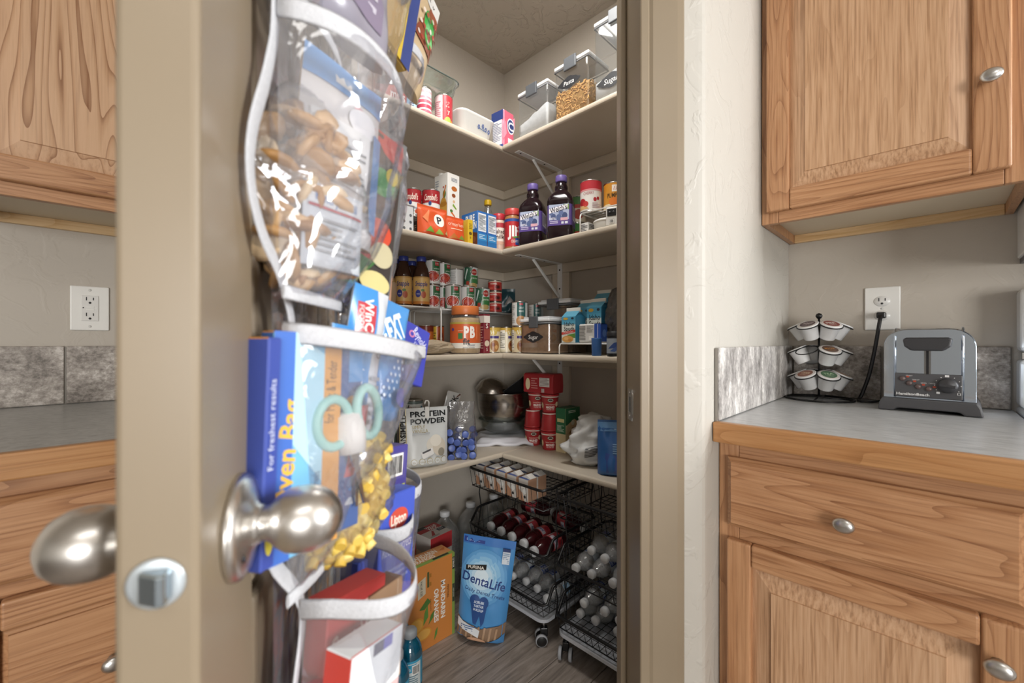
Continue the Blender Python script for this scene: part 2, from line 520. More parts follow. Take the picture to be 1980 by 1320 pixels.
# floor: grey wood-look planks, laid along x
m = MB(); m.box(-3.6, WX, -4.8, WY, -.05, -.0045, noise_mat('floor_underlay', [(.3, '5d554e'), (.7, '756c64')], 6, 4, .5))
floor = ob('floor', m, kind='structure')
PLK = noise_mat('plank_grey_oak', [(0.25, '5d554f'), (0.45, '857b72'), (0.62, '9c9188'), (0.8, 'ada39a')], 5.0, 9, 0.42, 0.06, (1.0, 11, 1), dist=1.0)
rows = []
y = .904 - .14 * 8
r_ = random.Random(4)
while y < WY:
    y1 = min(y + .14, WY)
    x = -1.0 - r_.random() * .8
    while x < WX:
        x1 = x + 1.22
        a, b = max(x, -0.9), min(x1, WX)
        if b - a > .03 and y1 - y > .01:
            m = MB(); m.box(-(b - a) / 2 + .001, (b - a) / 2 - .001, -(y1 - y) / 2 + .001, (y1 - y) / 2 - .001, -.0044, 0, PLK)
            ob('plank', m, floor, ((a + b) / 2, (y + y1) / 2, 0), bevel=.0012, seg=1)
        x = x1
    y = y1

# door frame: jambs, stops, casing, strike plate (camera-aligned plan)
def cbox(name, X0, X1, Y0, Y1, z0, z1, mt, bevel=.003, parent=None, kind='structure', seg=2):
    m = MB(); m.box(X0, X1, Y0, Y1, z0, z1, mt)
    return ob(name, m, parent, rot=(0, 0, -PI / 4), bevel=bevel, kind=kind, seg=seg)
j = cbox('trim_1', JR, JR + k, .805, .95, 0, 2.05, TRIM)
cbox('trim_2', JL - k, JL, .805, .95, 0, 2.05, TRIM)
cbox('trim_3', JL - k, JR + k, .805, .95, 2.032, 2.05, TRIM)
cbox('trim_4', JR - .012, JR, .902, .94, 0, 2.032, TRIM)
cbox('trim_5', JL, JL + .012, .902, .94, 0, 2.032, TRIM)
m = MB()   # moulded casing around the opening, right leg
m.prism([(JR + .004, .820), (JR + .004, .811), (JR + .010, .806), (JR + .018, .806), (JR + .024, .8035), (JR + .070, .8015), (JR + .082, .803), (JR + .085, .807), (JR + .085, .820)], 2, 0, 2.12, TRIM)
ob('trim_6', m, rot=(0, 0, -PI / 4), kind='structure')
m = MB(); m.prism([(JL - .004, .820), (JL - .004, .811), (JL - .018, .806), (JL - .07, .8015), (JL - .085, .807), (JL - .085, .820)], 2, 0, 2.12, TRIM)
ob('trim_7', m, rot=(0, 0, -PI / 4), kind='structure')
cbox('trim_8', JL - .085, JR + .085, .8025, .82, 2.04, 2.12, TRIM)
# strike plate let into the jamb
sp = thing('strike_plate', 'brushed nickel strike plate let into the tan door jamb', 'strike plate', (*CW(JR, .872), .945), -PI / 4)
m = MB()
for z0, z1 in ((-.032, -.016), (.016, .032)): m.box(-.0016, .0, -.015, .013, z0, z1, NICKEL)
m.box(-.0016, 0, -.015, -.006, -.016, .016, NICKEL); m.box(-.0016, 0, .006, .013, -.016, .016, NICKEL)
ob('plate', m, sp)
m = MB(); m.box(-.0006, -.0002, -.006, .006, -.016, .016, BLACKP); ob('latch_hole', m, sp)
m = MB(); m.grid(lambda u, v: (-.0016 + .007 * (u ** 2) - .0005, -.015 - .012 * u, (-.026 + .052 * v) * (1 - .35 * u * u)), 6, 6, NICKEL)
ob('lip', m, sp, solid=.0012)
for z in (-.024, .024):
    m = MB(); m.lathe([(.0, .0), (.0032, .0), (.003, .0008), (0, .001)], NICKEL, 12, Matrix.Rotation(-PI / 2, 4, 'Y'))
    ob('screw', m, sp, (-.0018, 0, z))

# ------------------------------------------------------------------ pantry shelves with cleats and brackets
SF = .35; AF, BF = WY - SF, WX - SF      # shelf front lines: y = AF on the left wall, x = BF on the right wall
Z1, Z2, Z3, Z4 = 1.872, 1.450, 1.027, .622
TH = .021
BR = paint('e2e1de', 0.4)
def shelf(zt, label, bracket=True):
    s = thing('corner_shelf', label, 'shelf', (BF, AF, zt - TH), group='painted corner shelves of the pantry')
    def lo(x): return x - BF
    def la(y): return y - AF
    m = MB(); m.box(lo(.335), lo(WX - .001), 0, la(WY - .001), 0, TH, SHELF)
    ob('board', m, s, bevel=.008, seg=3)
    m = MB(); m.box(0, lo(WX - .001), la(.43), -.0008, 0, TH, SHELF)
    ob('board', m, s, bevel=.008, seg=3)
    m = MB(); m.box(lo(.335), lo(WX - .002), la(WY - .020), la(WY - .001), -.043, -.0005, SHELF)
    ob('cleat', m, s, bevel=.0015)
    m = MB(); m.box(lo(WX - .020), lo(WX - .001), la(.43), la(WY - .021), -.043, -.0005, SHELF)
    ob('cleat', m, s, bevel=.0015)
    if bracket:
        m = MB(); m.box(lo(WX - .0195), lo(WX - .001), la(1.15), la(1.248), -.24, -.0435, SHELF)
        ob('backing_board', m, s, bevel=.0015)
        yb = la(1.2)
        b = MB()
        b.box(lo(1.228), lo(WX - .0205), yb - .0125, yb + .0125, -.0035, -.0008, BR)
        b.box(lo(WX - .0245), lo(WX - .021), yb - .0125, yb + .0125, -.165, -.0036, BR)
        b.tube([(lo(1.325), yb, -.004), (lo(1.335), yb, -.012), (lo(WX - .033), yb, -.148), (lo(WX - .024), yb, -.158)], .0032, BR, 8, sx=2.6, up=(0, 1, 0))
        bo = ob('bracket', b, s)
        for p in ((1.25, 0), (1.40, 0)):
            q = MB(); q.lathe([(0, -.0016), (.0035, -.0012), (.004, 0)], paint('3a3835', .4, .6), 10)
            ob('screw', q, bo, (lo(p[0]), yb, -.0036))
        for z in (-.03, -.115):
            q = MB(); q.lathe([(0, -.0016), (.0035, -.0012), (.004, 0)], paint('3a3835', .4, .6), 10, Matrix.Rotation(-PI / 2, 4, 'Y').inverted())
            ob('screw', q, bo, (lo(WX - .0247), yb, z))
    return s
shelf(Z1, 'topmost beige corner shelf under the pantry ceiling, holding canisters and dishes')
shelf(Z2, 'beige corner shelf carrying the juice bottles, soup cans and protein boxes')
shelf(Z3, 'beige corner shelf carrying wire risers, tomato cans and potato cartons')
shelf(Z4, 'lowest beige corner shelf carrying steel bowls and the protein powder', False)

# ------------------------------------------------------------------ cabinets
def knob(parent, x, y, z, r=.0155):
    m = MB()
    m.lathe([(.0, .0), (.0075, 0), (.006, .006), (.0055, .012), (r * .8, .0155), (r, .0185), (r * .97, .0215), (r * .72, .0245), (r * .3, .026), (0, .0262)], NICKEL, 24, Matrix.Rotation(PI / 2, 4, 'X') @ Matrix.Scale(1.0, 4), sy=0.82)
    return ob('knob', m, parent, (x, y, z), label='oval brushed nickel knob')

def raised_door(parent, x0, z0, w, h, y, horiz=False, name='door', fw=.05, bw=.032, pmat=None):
    """five-piece door; the field panel is the part, its frame pieces are sub-parts. front at y - .02"""
    P = pmat or (OAKX if horiz else OAKPZ)
    m = MB(); t = .019
    xi0, xi1, zi0, zi1 = fw, w - fw, fw, h - fw
    a0, a1, b0, b1 = xi0 + bw, xi1 - bw, zi0 + bw, zi1 - bw
    yo, yc = -.0045, -.0180
    o = [(xi0 - .004, yo, zi0 - .004), (xi1 + .004, yo, zi0 - .004), (xi1 + .004, yo, zi1 + .004), (xi0 - .004, yo, zi1 + .004)]
    c = [(a0, yc + .003, b0), (a1, yc + .003, b0), (a1, yc + .003, b1), (a0, yc + .003, b1)]
    c2 = [(a0 + .0006, yc, b0 + .0006), (a1 - .0006, yc, b0 + .0006), (a1 - .0006, yc, b1 - .0006), (a0 + .0006, yc, b1 - .0006)]
    for i in range(4):
        jn = (i + 1) % 4
        m.poly([o[i], o[jn], c[jn], c[i]], P); m.poly([c[i], c[jn], c2[jn], c2[i]], P)
    m.poly(c2, P)
    m.poly([(xi0 - .004, 0, zi0 - .004), (xi0 - .004, 0, zi1 + .004), (xi1 + .004, 0, zi1 + .004), (xi1 + .004, 0, zi0 - .004)], P)
    d = ob(name, m, parent, (x0, y, z0), fixn=True)
    for xa, xb in ((0, fw), (w - fw, w)):
        q = MB(); q.box(xa, xb, -.0195, -.0005, 0, h, OAKZ); ob('stile', q, d, bevel=.0045, seg=3)
    for za, zb in ((0, fw), (h - fw, h)):
        q = MB(); q.box(fw + .0003, w - fw - .0003, -.0193, -.0005, za, zb, OAKX); ob('rail', q, d, bevel=.0045, seg=3)
    return d

def slab_drawer(parent, x0, z0, w, h, y):
    m = MB(); e = .009
    a = [(0, -.0005, 0), (w, -.0005, 0), (w, -.0005, h), (0, -.0005, h)]
    b = [(0, -.010, 0), (w, -.010, 0), (w, -.010, h), (0, -.010, h)]
    c = [(e, -.0195, e), (w - e, -.0195, e), (w - e, -.0195, h - e), (e, -.0195, h - e)]
    for i in range(4):
        n = (i + 1) % 4
        m.poly([a[i], a[n], b[n], b[i]], OAKX); m.poly([b[i], b[n], c[n], c[i]], OAKX)
    m.poly(c, OAKX); m.poly(a[::-1], OAKX)
    return ob('drawer', m, parent, (x0, y, z0))

def upper_cabinet(label, loc, rz, w, doors, h=.90, d=.305, pm=None):
    c = thing('wall_cabinet', label, 'cabinet', loc, rz)
    m = MB()
    fy = -d
    m.box(0.0005, .014, fy + .018, -.0005, .0, h, OAKZ); m.box(w - .014, w - .0005, fy + .018, -.0005, 0, h, OAKZ)
    m.box(.014, w - .014, fy + .018, -.0005, .024, .034, paint('cfc0a8', .5)); m.box(.014, w - .014, fy + .018, -.0005, h - .02, h - .002, OAKZ)
    m.box(.014, w - .014, -.012, -.0005, .034, h - .02, LEDGE)
    ob('carcass', m, c)
    m = MB(); m.box(.0145, w - .0145, -.016, -.001, .0, .0238, LEDGE); ob('ledger_strip', m, c, bevel=.001)
    for a, b in ((0, .038), (w - .038, w)):
        q = MB(); q.box(a + .0004, b - .0004, fy, fy + .0178, 0, h, OAKZ); ob('face_frame_stile', q, c, bevel=.0015)
    for a, b in ((0, .038), (h - .038, h)):
        q = MB(); q.box(.038, w - .038, fy + .0003, fy + .0178, a, b, OAKX); ob('face_frame_rail', q, c, bevel=.0015)
    for x0, ww, kx in doors:
        dd = raised_door(c, x0, .026, ww, h - .05, fy, pmat=pm)
        if kx is not None: knob(dd, kx, -.0195, .172)
    return c

upper_cabinet('oak wall cabinet with a raised panel door beside the pantry frame', (WX, .314, 1.374), -PI / 2, .447, [(.0145, .403, .376)])
upper_cabinet('oak wall cabinet above the double-screw outlet and grey tile', (-.20, WY, 1.362), 0, .418, [(.020, .388, None)], pm=OAKFIG)

def base_cabinet(label, loc, rz, w, d=.61, fronts=()):
    c = thing('base_cabinet', label, 'cabinet', loc, rz)
    fy = -d; h = .874
    m = MB(); m.box(.0005, .016, fy + .019, -.001, .0, h, OAKZ); m.box(w - .016, w - .0005, fy + .019, -.001, 0, h, OAKZ)
    m.box(.016, w - .016, fy + .019, -.001, .10, .115, OAKZ); m.box(.016, w - .016, fy + .07, fy + .085, 0, .10, OAKX); m.box(.016, w - .016, -.012, -.001, .115, h, OAKZ)
    ob('carcass', m, c)
    for a, b in ((0, .038), (w - .038, w)):
        q = MB(); q.box(a + .0004, b - .0004, fy, fy + .0188, .10, h, OAKZ); ob('face_frame_stile', q, c, bevel=.0015)
    for a, b in ((.10, .14), (.675, .713), (.836, h)):
        q = MB(); q.box(.038, w - .038, fy + .0003, fy + .0188, a, b, OAKX); ob('face_frame_rail', q, c, bevel=.0015)
    return c, fy
c, fy = base_cabinet('oak base cabinet under the toaster counter with one drawer and a panel door', (WX, .314, 0), -PI / 2, .445)
dr = slab_drawer(c, .020, .706, .386, .138, fy); knob(dr, .188, -.0195, .064)
dd = raised_door(c, .020, .125, .386, .556, fy, fw=.044, bw=.034); knob(dd, .358, -.0195, .50)
c, fy = base_cabinet('oak drawer cabinet behind the open pantry door', (-.20, WY, 0), 0, .418)
dr = slab_drawer(c, .062, .716, .334, .128, fy); knob(dr, .165, -.0195, .064)
dd = raised_door(c, .062, .400, .334, .294, fy, True, 'drawer', fw=.044, bw=.008); knob(dd, .165, -.0195, .152)
dd = raised_door(c, .062, .115, .334, .275, fy, True, 'drawer', fw=.044, bw=.008)

# counters
ct = thing('countertop', 'grey laminate countertop with oak edge carrying the toaster', 'countertop', (WX, .314, .875), -PI / 2)
m = MB(); m.box(.0005, .447, -.628, -.0005, 0, .0385, LAM); ob('laminate_slab', m, ct)
m = MB(); m.box(.0005, .447, -.648, -.6285, -.001, .039, OAKE); ob('edge_strip', m, ct, bevel=.003, seg=2)
ct = thing('countertop', 'grey laminate countertop with oak edge behind the open pantry door', 'countertop', (-.6, WY, .875), 0)
m = MB(); m.box(0, .818, -.628, -.0005, 0, .0385, LAMX); ob('laminate_slab', m, ct)
m = MB(); m.box(0, .818, -.648, -.6285, -.001, .039, OAKE); ob('edge_strip', m, ct, bevel=.003, seg=2)

# backsplash tiles: one course, each tile its own piece
def splash(label, loc, rz, x0, joints, mt, th=.009, h=.149):
    s = thing('tile_backsplash', label, 'backsplash', loc, rz)
    m = MB(); m.box(joints[0], joints[-1], -.005, -.0004, .0, h - .002, GROUT); ob('grout_bed', m, s)
    for a, b in zip(joints[:-1], joints[1:]):
        q = MB(); w = b - a - .004
        q.box(-w / 2, w / 2, -th, -.0045, .001, h, mt)
        ob('tile', q, s, ((a + b) / 2, 0, 0), bevel=.0025, seg=2)
    return s
splash('grey travertine tiles along the wall under the double-screw outlet', (0, WY, .914), 0, 0, [-.656, -.351, -.046, .218], TILE)
splash('grey travertine tiles on the wall behind the toaster', (WX, .0, .914), -PI / 2, 0, [-.305, -.099, .13], TILE)
splash('streaked grey travertine tiles on the return wall beside the pod carousel', (WX - .635, .314, .914), 0, 0, [.0, .305, .624], TILEV)

# outlets
def outlet(label, loc, rz, gfci):
    o = thing('wall_outlet', label, 'outlet', loc, rz)
    m = MB(); m.box(-.037, .037, -.006, -.0005, -.0585, .0585, WHITEP); ob('cover_plate', m, o, bevel=.004, seg=3)
    slot = paint('2a2a2c', .6)
    def sockets(par, zc, y):
        q = MB(); q.box(-.0075, -.0055, y - .0006, y + .002, zc + .000, zc + .009, slot); ob('slot', q, par)
        q = MB(); q.box(.0055, .0075, y - .0006, y + .002, zc + .001, zc + .008, slot); ob('slot', q, par)
        q = MB(); q.lathe([(0, 0), (.0027, 0), (.0027, .0006), (0, .0006)], slot, 12, Matrix.Rotation(PI / 2, 4, 'X')); ob('ground_hole', q, par, (0, y, zc - .006))
    if gfci:
        m = MB(); m.box(-.0167, .0167, -.0085, -.006, -.0335, .0335, paint('dedddA', .3)); r = ob('receptacle', m, o, bevel=.0015)
        for z in (.0205, -.021): sockets(r, z, -.0086)
        m = MB(); m.box(-.008, .008, -.0095, -.0084, .001, .005, WHITEP); ob('test_button', m, r, bevel=.0004)
        m = MB(); m.box(-.008, .008, -.0095, -.0084, -.0055, -.0015, WHITEP); ob('reset_button', m, r, bevel=.0004)
        for x, mt in ((-.0125, slot), (.0125, paint('f6f6f2', .3))):
            m = MB(); m.lathe([(0, 0), (.0014, 0), (.0014, .0004), (0, .0004)], mt, 10, Matrix.Rotation(PI / 2, 4, 'X')); ob('indicator_light', m, r, (x, -.0085, .001))
        sz = (.048, -.048)
    else:
        for z in (.0195, -.0195):
            m = MB(); m.lathe([(0, 0), (.0172, 0), (.0172, .0012), (.0165, .002), (0, .002)], paint('dedddA', .3), 24, Matrix.Rotation(PI / 2, 4, 'X'), sy=.82)
            r = ob('receptacle', m, o, (0, -.006, z)); sockets(r, 0, -.0021)
        sz = (0,)
    for z in sz:
        m = MB(); m.lathe([(0, 0), (.0034, 0), (.003, .001), (0, .0013)], paint('cfcecb', .3), 12, Matrix.Rotation(PI / 2, 4, 'X')); ob('screw', m, o, (0, -.006, z))
outlet('white outlet with test and reset buttons above the grey tile', (-.001, WY, 1.163), 0, True)
outlet('white duplex outlet with the toaster plug in its lower socket', (WX, .099, 1.165), -PI / 2, False)

# range and hood that close the right end of the counter
rg = thing('kitchen_range', 'white kitchen range at the end of the toaster counter', 'stove', (WX, -.136, 0), -PI / 2)
ENAM = paint('e9e9e7', .15)
m = MB(); m.box(0, .5, -.62, -.002, 0, .905, ENAM); ob('body', m, rg, bevel=.004)
m = MB(); m.box(0, .5, -.64, -.002, .9055, .925, ENAM); ob('cooktop', m, rg, bevel=.008, seg=3)
m = MB(); m.box(.0, .5, -.075, -.002, .9255, 1.035, ENAM); ob('backguard_riser', m, rg, bevel=.01, seg=3)
m = MB(); m.box(.004, .5, -.062, -.002, 1.0355, 1.05, CHROME); ob('chrome_strip', m, rg)
m = MB(); m.box(.0, .5, -.085, -.002, 1.0505, 1.195, ENAM); ob('backguard', m, rg, bevel=.012, seg=3)
hd = thing('range_hood', 'white hood hanging over the kitchen range', 'range hood', (WX, -.138, 1.255), -PI / 2)
m = MB(); m.box(0, .5, -.30, -.002, .012, .22, ENAM); ob('body', m, hd, bevel=.004)
m = MB(); m.box(.004, .5, -.296, -.004, 0, .0118, paint('55565a', .4)); ob('filter_panel', m, hd)
# ------------------------------------------------------------------ pantry door, open towards the camera
DOOR_A = math.radians(90 + 18 - 45)
DP = CW(-.157, .2115)
door = thing('door_1', None, None, (*DP, 0), DOOR_A)
door['kind'] = 'structure'
W_D, T_D = .60, .035
m = MB(); m.box(.02, W_D - .02, .009, T_D - .009, .02, 2.01, TRIM); ob('door_core', m, door)
for a, b in ((0, .098), (W_D - .098, W_D), ):
    m = MB(); m.box(a, b, 0, T_D, .012, 2.02, TRIM); ob('stile', m, door, bevel=.0035, seg=3)
for a, b in ((.012, .22), (.90, 1.035), (1.60, 1.70), (1.92, 2.02)):
    m = MB(); m.box(.0982, W_D - .0982, .0002, T_D - .0002, a, b, TRIM); ob('rail', m, door, bevel=.0035, seg=3)
m = MB(); m.box(.27, .33, .0004, T_D - .0004, .2202, 1.9198, TRIM); ob('mullion', m, door, bevel=.0035, seg=3)
for xa, xb in ((.098, .27), (.33, .502)):
    for za, zb in ((.22, .90), (1.035, 1.60), (1.70, 1.92)):
        m = MB(); m.box(xa + .018, xb - .018, .003, T_D - .003, za + .018, zb - .018, TRIM); ob('panel', m, door, bevel=.006, seg=3)
KZ = .957
SAT = noise_mat('satin_nickel', [(0.3, 'cbc8c4'), (0.7, 'd6d3cf')], 60.0, 3, 0.30, 0.0, (1, 1, 1), 1.0)
egg = [(.0115, .010), (.0110, .017), (.0125, .020), (.0165, .0235), (.0198, .029), (.0213, .036), (.0213, .043), (.0196, .050), (.0160, .056), (.0100, .0605), (.0040, .0628), (0, .0632)]
rose = [(.0325, 0), (.0330, .0025), (.0320, .0050), (.0285, .0072), (.0215, .0090), (.0150, .0105), (.0125, .0125), (.0115, .0145)]
for sgn, y0 in ((1, 0.0), (-1, T_D)):
    rm = Matrix.Rotation(PI / 2 * sgn, 4, 'X')
    m = MB(); m.lathe(egg, SAT, 40, rm)
    kb = ob('knob', m, door, (.061, y0, KZ), label='satin nickel egg-shaped door knob')
    m = MB(); m.lathe(rose, SAT, 40, rm); ob('rose', m, kb)
    m = MB(); m.lathe([(0, 0), (.0026, 0), (.0028, .0006), (0, .0007)], BLACKP, 12, rm); ob('screw_hole', m, kb, (-.018, -sgn * .0084, -.013))
# latch in the door edge
m = MB(); m.lathe([(0, 0), (.0118, 0), (.0125, .0006), (.0118, .0013), (.0100, .0016), (0, .0016)], paint('c9d2d8', .3, .6), 28, Matrix.Rotation(-PI / 2, 4, 'Y'))
lt = ob('latch_plate', m, door, (-.0002, T_D / 2, KZ))
m = MB(); m.prism([(-.0070, 0), (.0062, 0), (.0062, .0025), (-.0035, .0085), (-.0070, .0085)], 2, -.0075, .0075, paint('aab7c0', .22, .9))
m.xf(Matrix.Rotation(-PI / 2, 4, 'Z') @ Matrix.Scale(-1, 4, (0, 1, 0)) if False else Matrix.Rotation(PI / 2, 4, 'Z'))
ob('latch_bolt', m, lt, (-.0016, 0, 0), bevel=.0012)

# ------------------------------------------------------------------ generic goods
def boxitem(name, label, cat, loc, dims, rz=0, side='888888', sides=None, prints=None, group=None, rot=None, rough=.45, bevel=.0012):
    """folding carton with its print; front faces local -Y, origin at the centre of the base"""
    w, d, h = dims
    m = MB()
    sd = {k: paint(v, rough) for k, v in (sides or {}).items()}
    m.box(-w / 2, w / 2, -d / 2, d / 2, 0, h, paint(side, rough), sd)
    o = ob(name, m, None, loc, rot or (0, 0, rz), bevel=bevel, seg=1, label=label, cat=cat, group=group)
    if prints:
        p = MB()
        for f, sp in prints.items():
            if f == 'T': marks(p, sp, face_map('T', w, d, h), w, d)
            else: marks(p, sp, face_map(f, w, d, h), d if f in 'LR' else w, h)
        ob('printed_panel', p, o, fixn=False)
    return o

TIN = paint('c9c7c2', .25, 1.0)
def can(label, loc, r, h, rz=0, base='d0d0cc', prints=(), group=None, name='tin_can', rough=.32, lid=TIN, cat='can', pull=False):
    c = thing(name, label, cat, loc, rz, group)
    m = MB(); e = .0022
    m.lathe([(r - .002, 0), (r + .0004, .0006), (r + .0006, e), (r - .0012, e * 1.6), (r - .0012, h - e * 1.6), (r + .0006, h - e), (r + .0004, h - .0004), (r - .0012, h), (r - .0028, h - .003), (r * .85, h - .0032), (r * .8, h - .0026), (0, h - .0026)], TIN, 28, mats=None)
    ob('body', m, c)
    m = MB(); m.lathe([(r - .0003, e * 1.8), (r - .0003, h - e * 1.8)], paint(base, rough), 36, cap=False)
    marks(m, prints, cyl_map(r - .0003, e * 1.8), r, h - e * 3.6, rough=rough)
    ob('paper_label', m, c, fixn=False)
    return c

def bottle(name, label, cat, loc, prof, mt, cap=None, lab=None, rz=0, group=None, rot=None, seg=32, sy=1.0, fill=None):
    """lathed bottle. cap=(profile, material); lab=(z0, z1, r, colour, prints); fill=(profile, material)"""
    c = thing(name, label, cat, loc, rz, group, rot)
    m = MB(); m.lathe(prof, mt, seg, sy=sy); ob('body', m, c)
    if fill: m = MB(); m.lathe(fill[0], fill[1], seg, sy=sy); ob('contents', m, c)
    if cap: m = MB(); m.lathe(cap[0], cap[1], 28); ob('cap', m, c)
    if lab:
        z0, z1, r, colr, prints = lab
        m = MB()
        if sy == 1.0:
            m.lathe([(r, z0), (r, z1)], paint(colr, .4), seg, cap=False); marks(m, prints, cyl_map(r, z0), r, z1 - z0)
        else:
            m.lathe([(r, z0), (r, z1)], paint(colr, .4), seg, cap=False, sy=sy)
            def mp(x, y, o):
                a = -PI / 2 + x / r
                return ((r + o) * math.cos(a), (r * sy + o) * math.sin(a), z0 + y)
            marks(m, prints, mp, r, z1 - z0)
        ob('label_wrap', m, c, fixn=False)
    return c

def pouch(name, label, cat, loc, w, h, d, front='cccccc', back=None, prints=(), rz=0, rot=None, group=None, rough=.28, seal=.06, crump=.003, seed=1, taper=.0, mat=None, bands=None, gusset=None, parent=None):
    """stand-up plastic pouch: full at the base, sealed flat at the top"""
    off = Vector((seed * 3.1, seed * 1.7, seed * .7))
    def S(x, y, sgn, o=0.0):
        u = x / (w / 2); v = min(max(y / h, 0), 1)
        prof = (min(1, (1 - v) / (1 - seal)) ** .75) * (min(1, v / .05 + .35) ** .6)
        if v > 1 - seal: prof = 0
        th = d / 2 * max(0, 1 - abs(u) ** 2.6) ** .55 * prof + .0008
        nz = noise.noise(Vector((x * 28, y * 22, sgn)) + off) * crump * min(1, 3 * (1 - abs(u))) * (1 if prof > 0 else .5)
        return (x * (1 - taper * v), -sgn * (th + nz + o) , y)
    mf = mat or paint(front, rough); mk = mat or paint(back or front, rough)
    m = MB()
    m.grid(lambda u, v: S((u - .5) * w, v * h, 1), 18, 20, mf)
    m.grid(lambda u, v: S((.5 - u) * w, v * h, -1), 18, 12, mk)
    m.grid(lambda u, v: (lambda a, b: (a[0], a[1] + (b[1] - a[1]) * v, 0))(S((u - .5) * w, 0, 1), S((u - .5) * w, 0, -1)), 18, 2, mk)
    o = ob(name, m, parent, loc, rot or (0, 0, rz), label=label, cat=cat, group=group, fixn=False)
    if prints:
        p = MB(); marks(p, prints, lambda x, y, q: S(x, y, 1, q + .0007), w, h, rough=rough, step=.00022)
        ob('printed_panel', p, o, fixn=False)
    return o

def carton(name, label, cat, loc, w, d, h, rz, hg, cols, prints, group=None):
    """gable-top carton: box plus roof ridge running along local x"""
    c = thing(name, label, cat, loc, rz, group)
    m = MB(); F_, S_ = paint(cols[0], .4), paint(cols[1], .4)
    hb = h - hg
    m.box(-w / 2, w / 2, -d / 2, d / 2, 0, hb, F_, dict(L=S_, R=S_))
    rg = .008
    for sg in (-1, 1):
        m.poly([(-w / 2, sg * d / 2, hb), (w / 2, sg * d / 2, hb), (w / 2, sg * .0015, h - rg), (-w / 2, sg * .0015, h - rg)], paint(cols[2], .4))
        m.poly([(sg * w / 2, -d / 2, hb), (sg * w / 2, d / 2, hb), (sg * w / 2 * .80, 0, h - rg - .004)], S_)
    ob('body', m, c)
    m = MB(); m.box(-w / 2, w / 2, -.0018, .0018, h - rg - .006, h + .004, paint('eeeae0', .4)); ob('top_fold', m, c)
    p = MB(); marks(p, prints, face_map('F', w, d, hb), w, hb); ob('printed_panel', p, c, fixn=False)
    return c

CLEAR = film_mat('clear_plastic', 'f4f6f7', 0.06, 0.45, 0.05, 0.03)
GLASSM = film_mat('clear_glass', 'eef5f3', 0.07, 0.65, 0.03, 0.01)
BAGM = film_mat('clear_bag', 'f3f4f6', 0.10, 0.6, 0.12, 0.06, bump=.5, bscale=24)
PET = film_mat('clear_pet_bottle', 'e9eef0', 0.08, 0.75, 0.06, 0.05, bump=.25, bscale=40)

def canister(label, loc, w, d, h, rz, fill, fillh, labtxt=None, group=None, slope=0.0, labpos=(.5, .45), latchw=.36, fillmat=None):
    """square-shouldered clear storage canister, white lid rim with grey latch"""
    c = thing('storage_canister', label, 'canister', loc, rz, group)
    m = MB(); m.box(-w / 2, w / 2, -d / 2, d / 2, .0015, h - .018, CLEAR); ob('body', m, c, bevel=.010, seg=3)
    m = MB(); m.box(-w / 2 - .002, w / 2 + .002, -d / 2 - .002, d / 2 + .002, h - .0175, h - .005, paint('e4e5e6', .35)); ld = ob('lid', m, c, bevel=.004, seg=2)
    m = MB(); m.box(-w / 2 + .008, w / 2 - .008, -d / 2 + .008, d / 2 - .008, h - .0048, h + .002, paint('d9dadc', .35)); ob('lid_top', m, ld, bevel=.003)
    m = MB(); m.tube([(-w / 2, -d / 2, h - .0235), (w / 2, -d / 2, h - .0235), (w / 2, d / 2, h - .0235), (-w / 2, d / 2, h - .0235)], .0025, paint('6f7174', .4), 6, closed=True); ob('gasket', m, c)
    m = MB(); lw = w * latchw / 2
    m.box(-lw, lw, -d / 2 - .010, -d / 2 - .0025, h - .042, h + .003, paint('54575b', .4)); lc = ob('latch', m, c, bevel=.003, seg=2)
    f = MB(); k = .004
    fm = fillmat or paint(fill, .85)
    def top(u, v):
        x = (u - .5) * (w - 2 * k); y = (v - .5) * (d - 2 * k)
        return (x, y, fillh * (1 + slope * (u - .5)) + .006 * noise.noise(Vector((x * 40, y * 40, w * 10))))
    b = len(f.v)
    f.grid(top, 14, 8, fm)
    rim = [top(i / 14, 0) for i in range(15)] + [top(1, i / 8) for i in range(1, 9)] + [top(1 - i / 14, 1) for i in range(1, 15)] + [top(0, 1 - i / 8) for i in range(1, 8)]
    n = len(rim); b = len(f.v)
    f.v += rim + [(p[0], p[1], .004) for p in rim]
    for i in range(n):
        jn = (i + 1) % n
        f.face((b + i, b + jn, b + n + jn, b + n + i), fm, True)
    f.face(range(b + 2 * n - 1, b + n - 1, -1), fm)
    ob('contents', f, c)
    if labtxt:
        p = MB(); cx, cy = labpos
        pts = []
        for i in range(32):
            a = 2 * PI * i / 32
            k2 = 1 + .10 * math.cos(4 * a) + .05 * math.cos(8 * a)
            pts.append((cx - .5 + .30 * k2 * math.cos(a), cy + .105 * k2 * (w / h) * 1.25 * math.sin(a)))
        marks(p, [('p', pts, '26272a'), ('t', cx - .5, cy, .095 * (w / h) * 1.1, labtxt, 'e9e8e4', {'shear': .12})], face_map('F', w, d, h), w, h, off=.0008)
        ob('chalk_label', p, c, fixn=False)
    return c

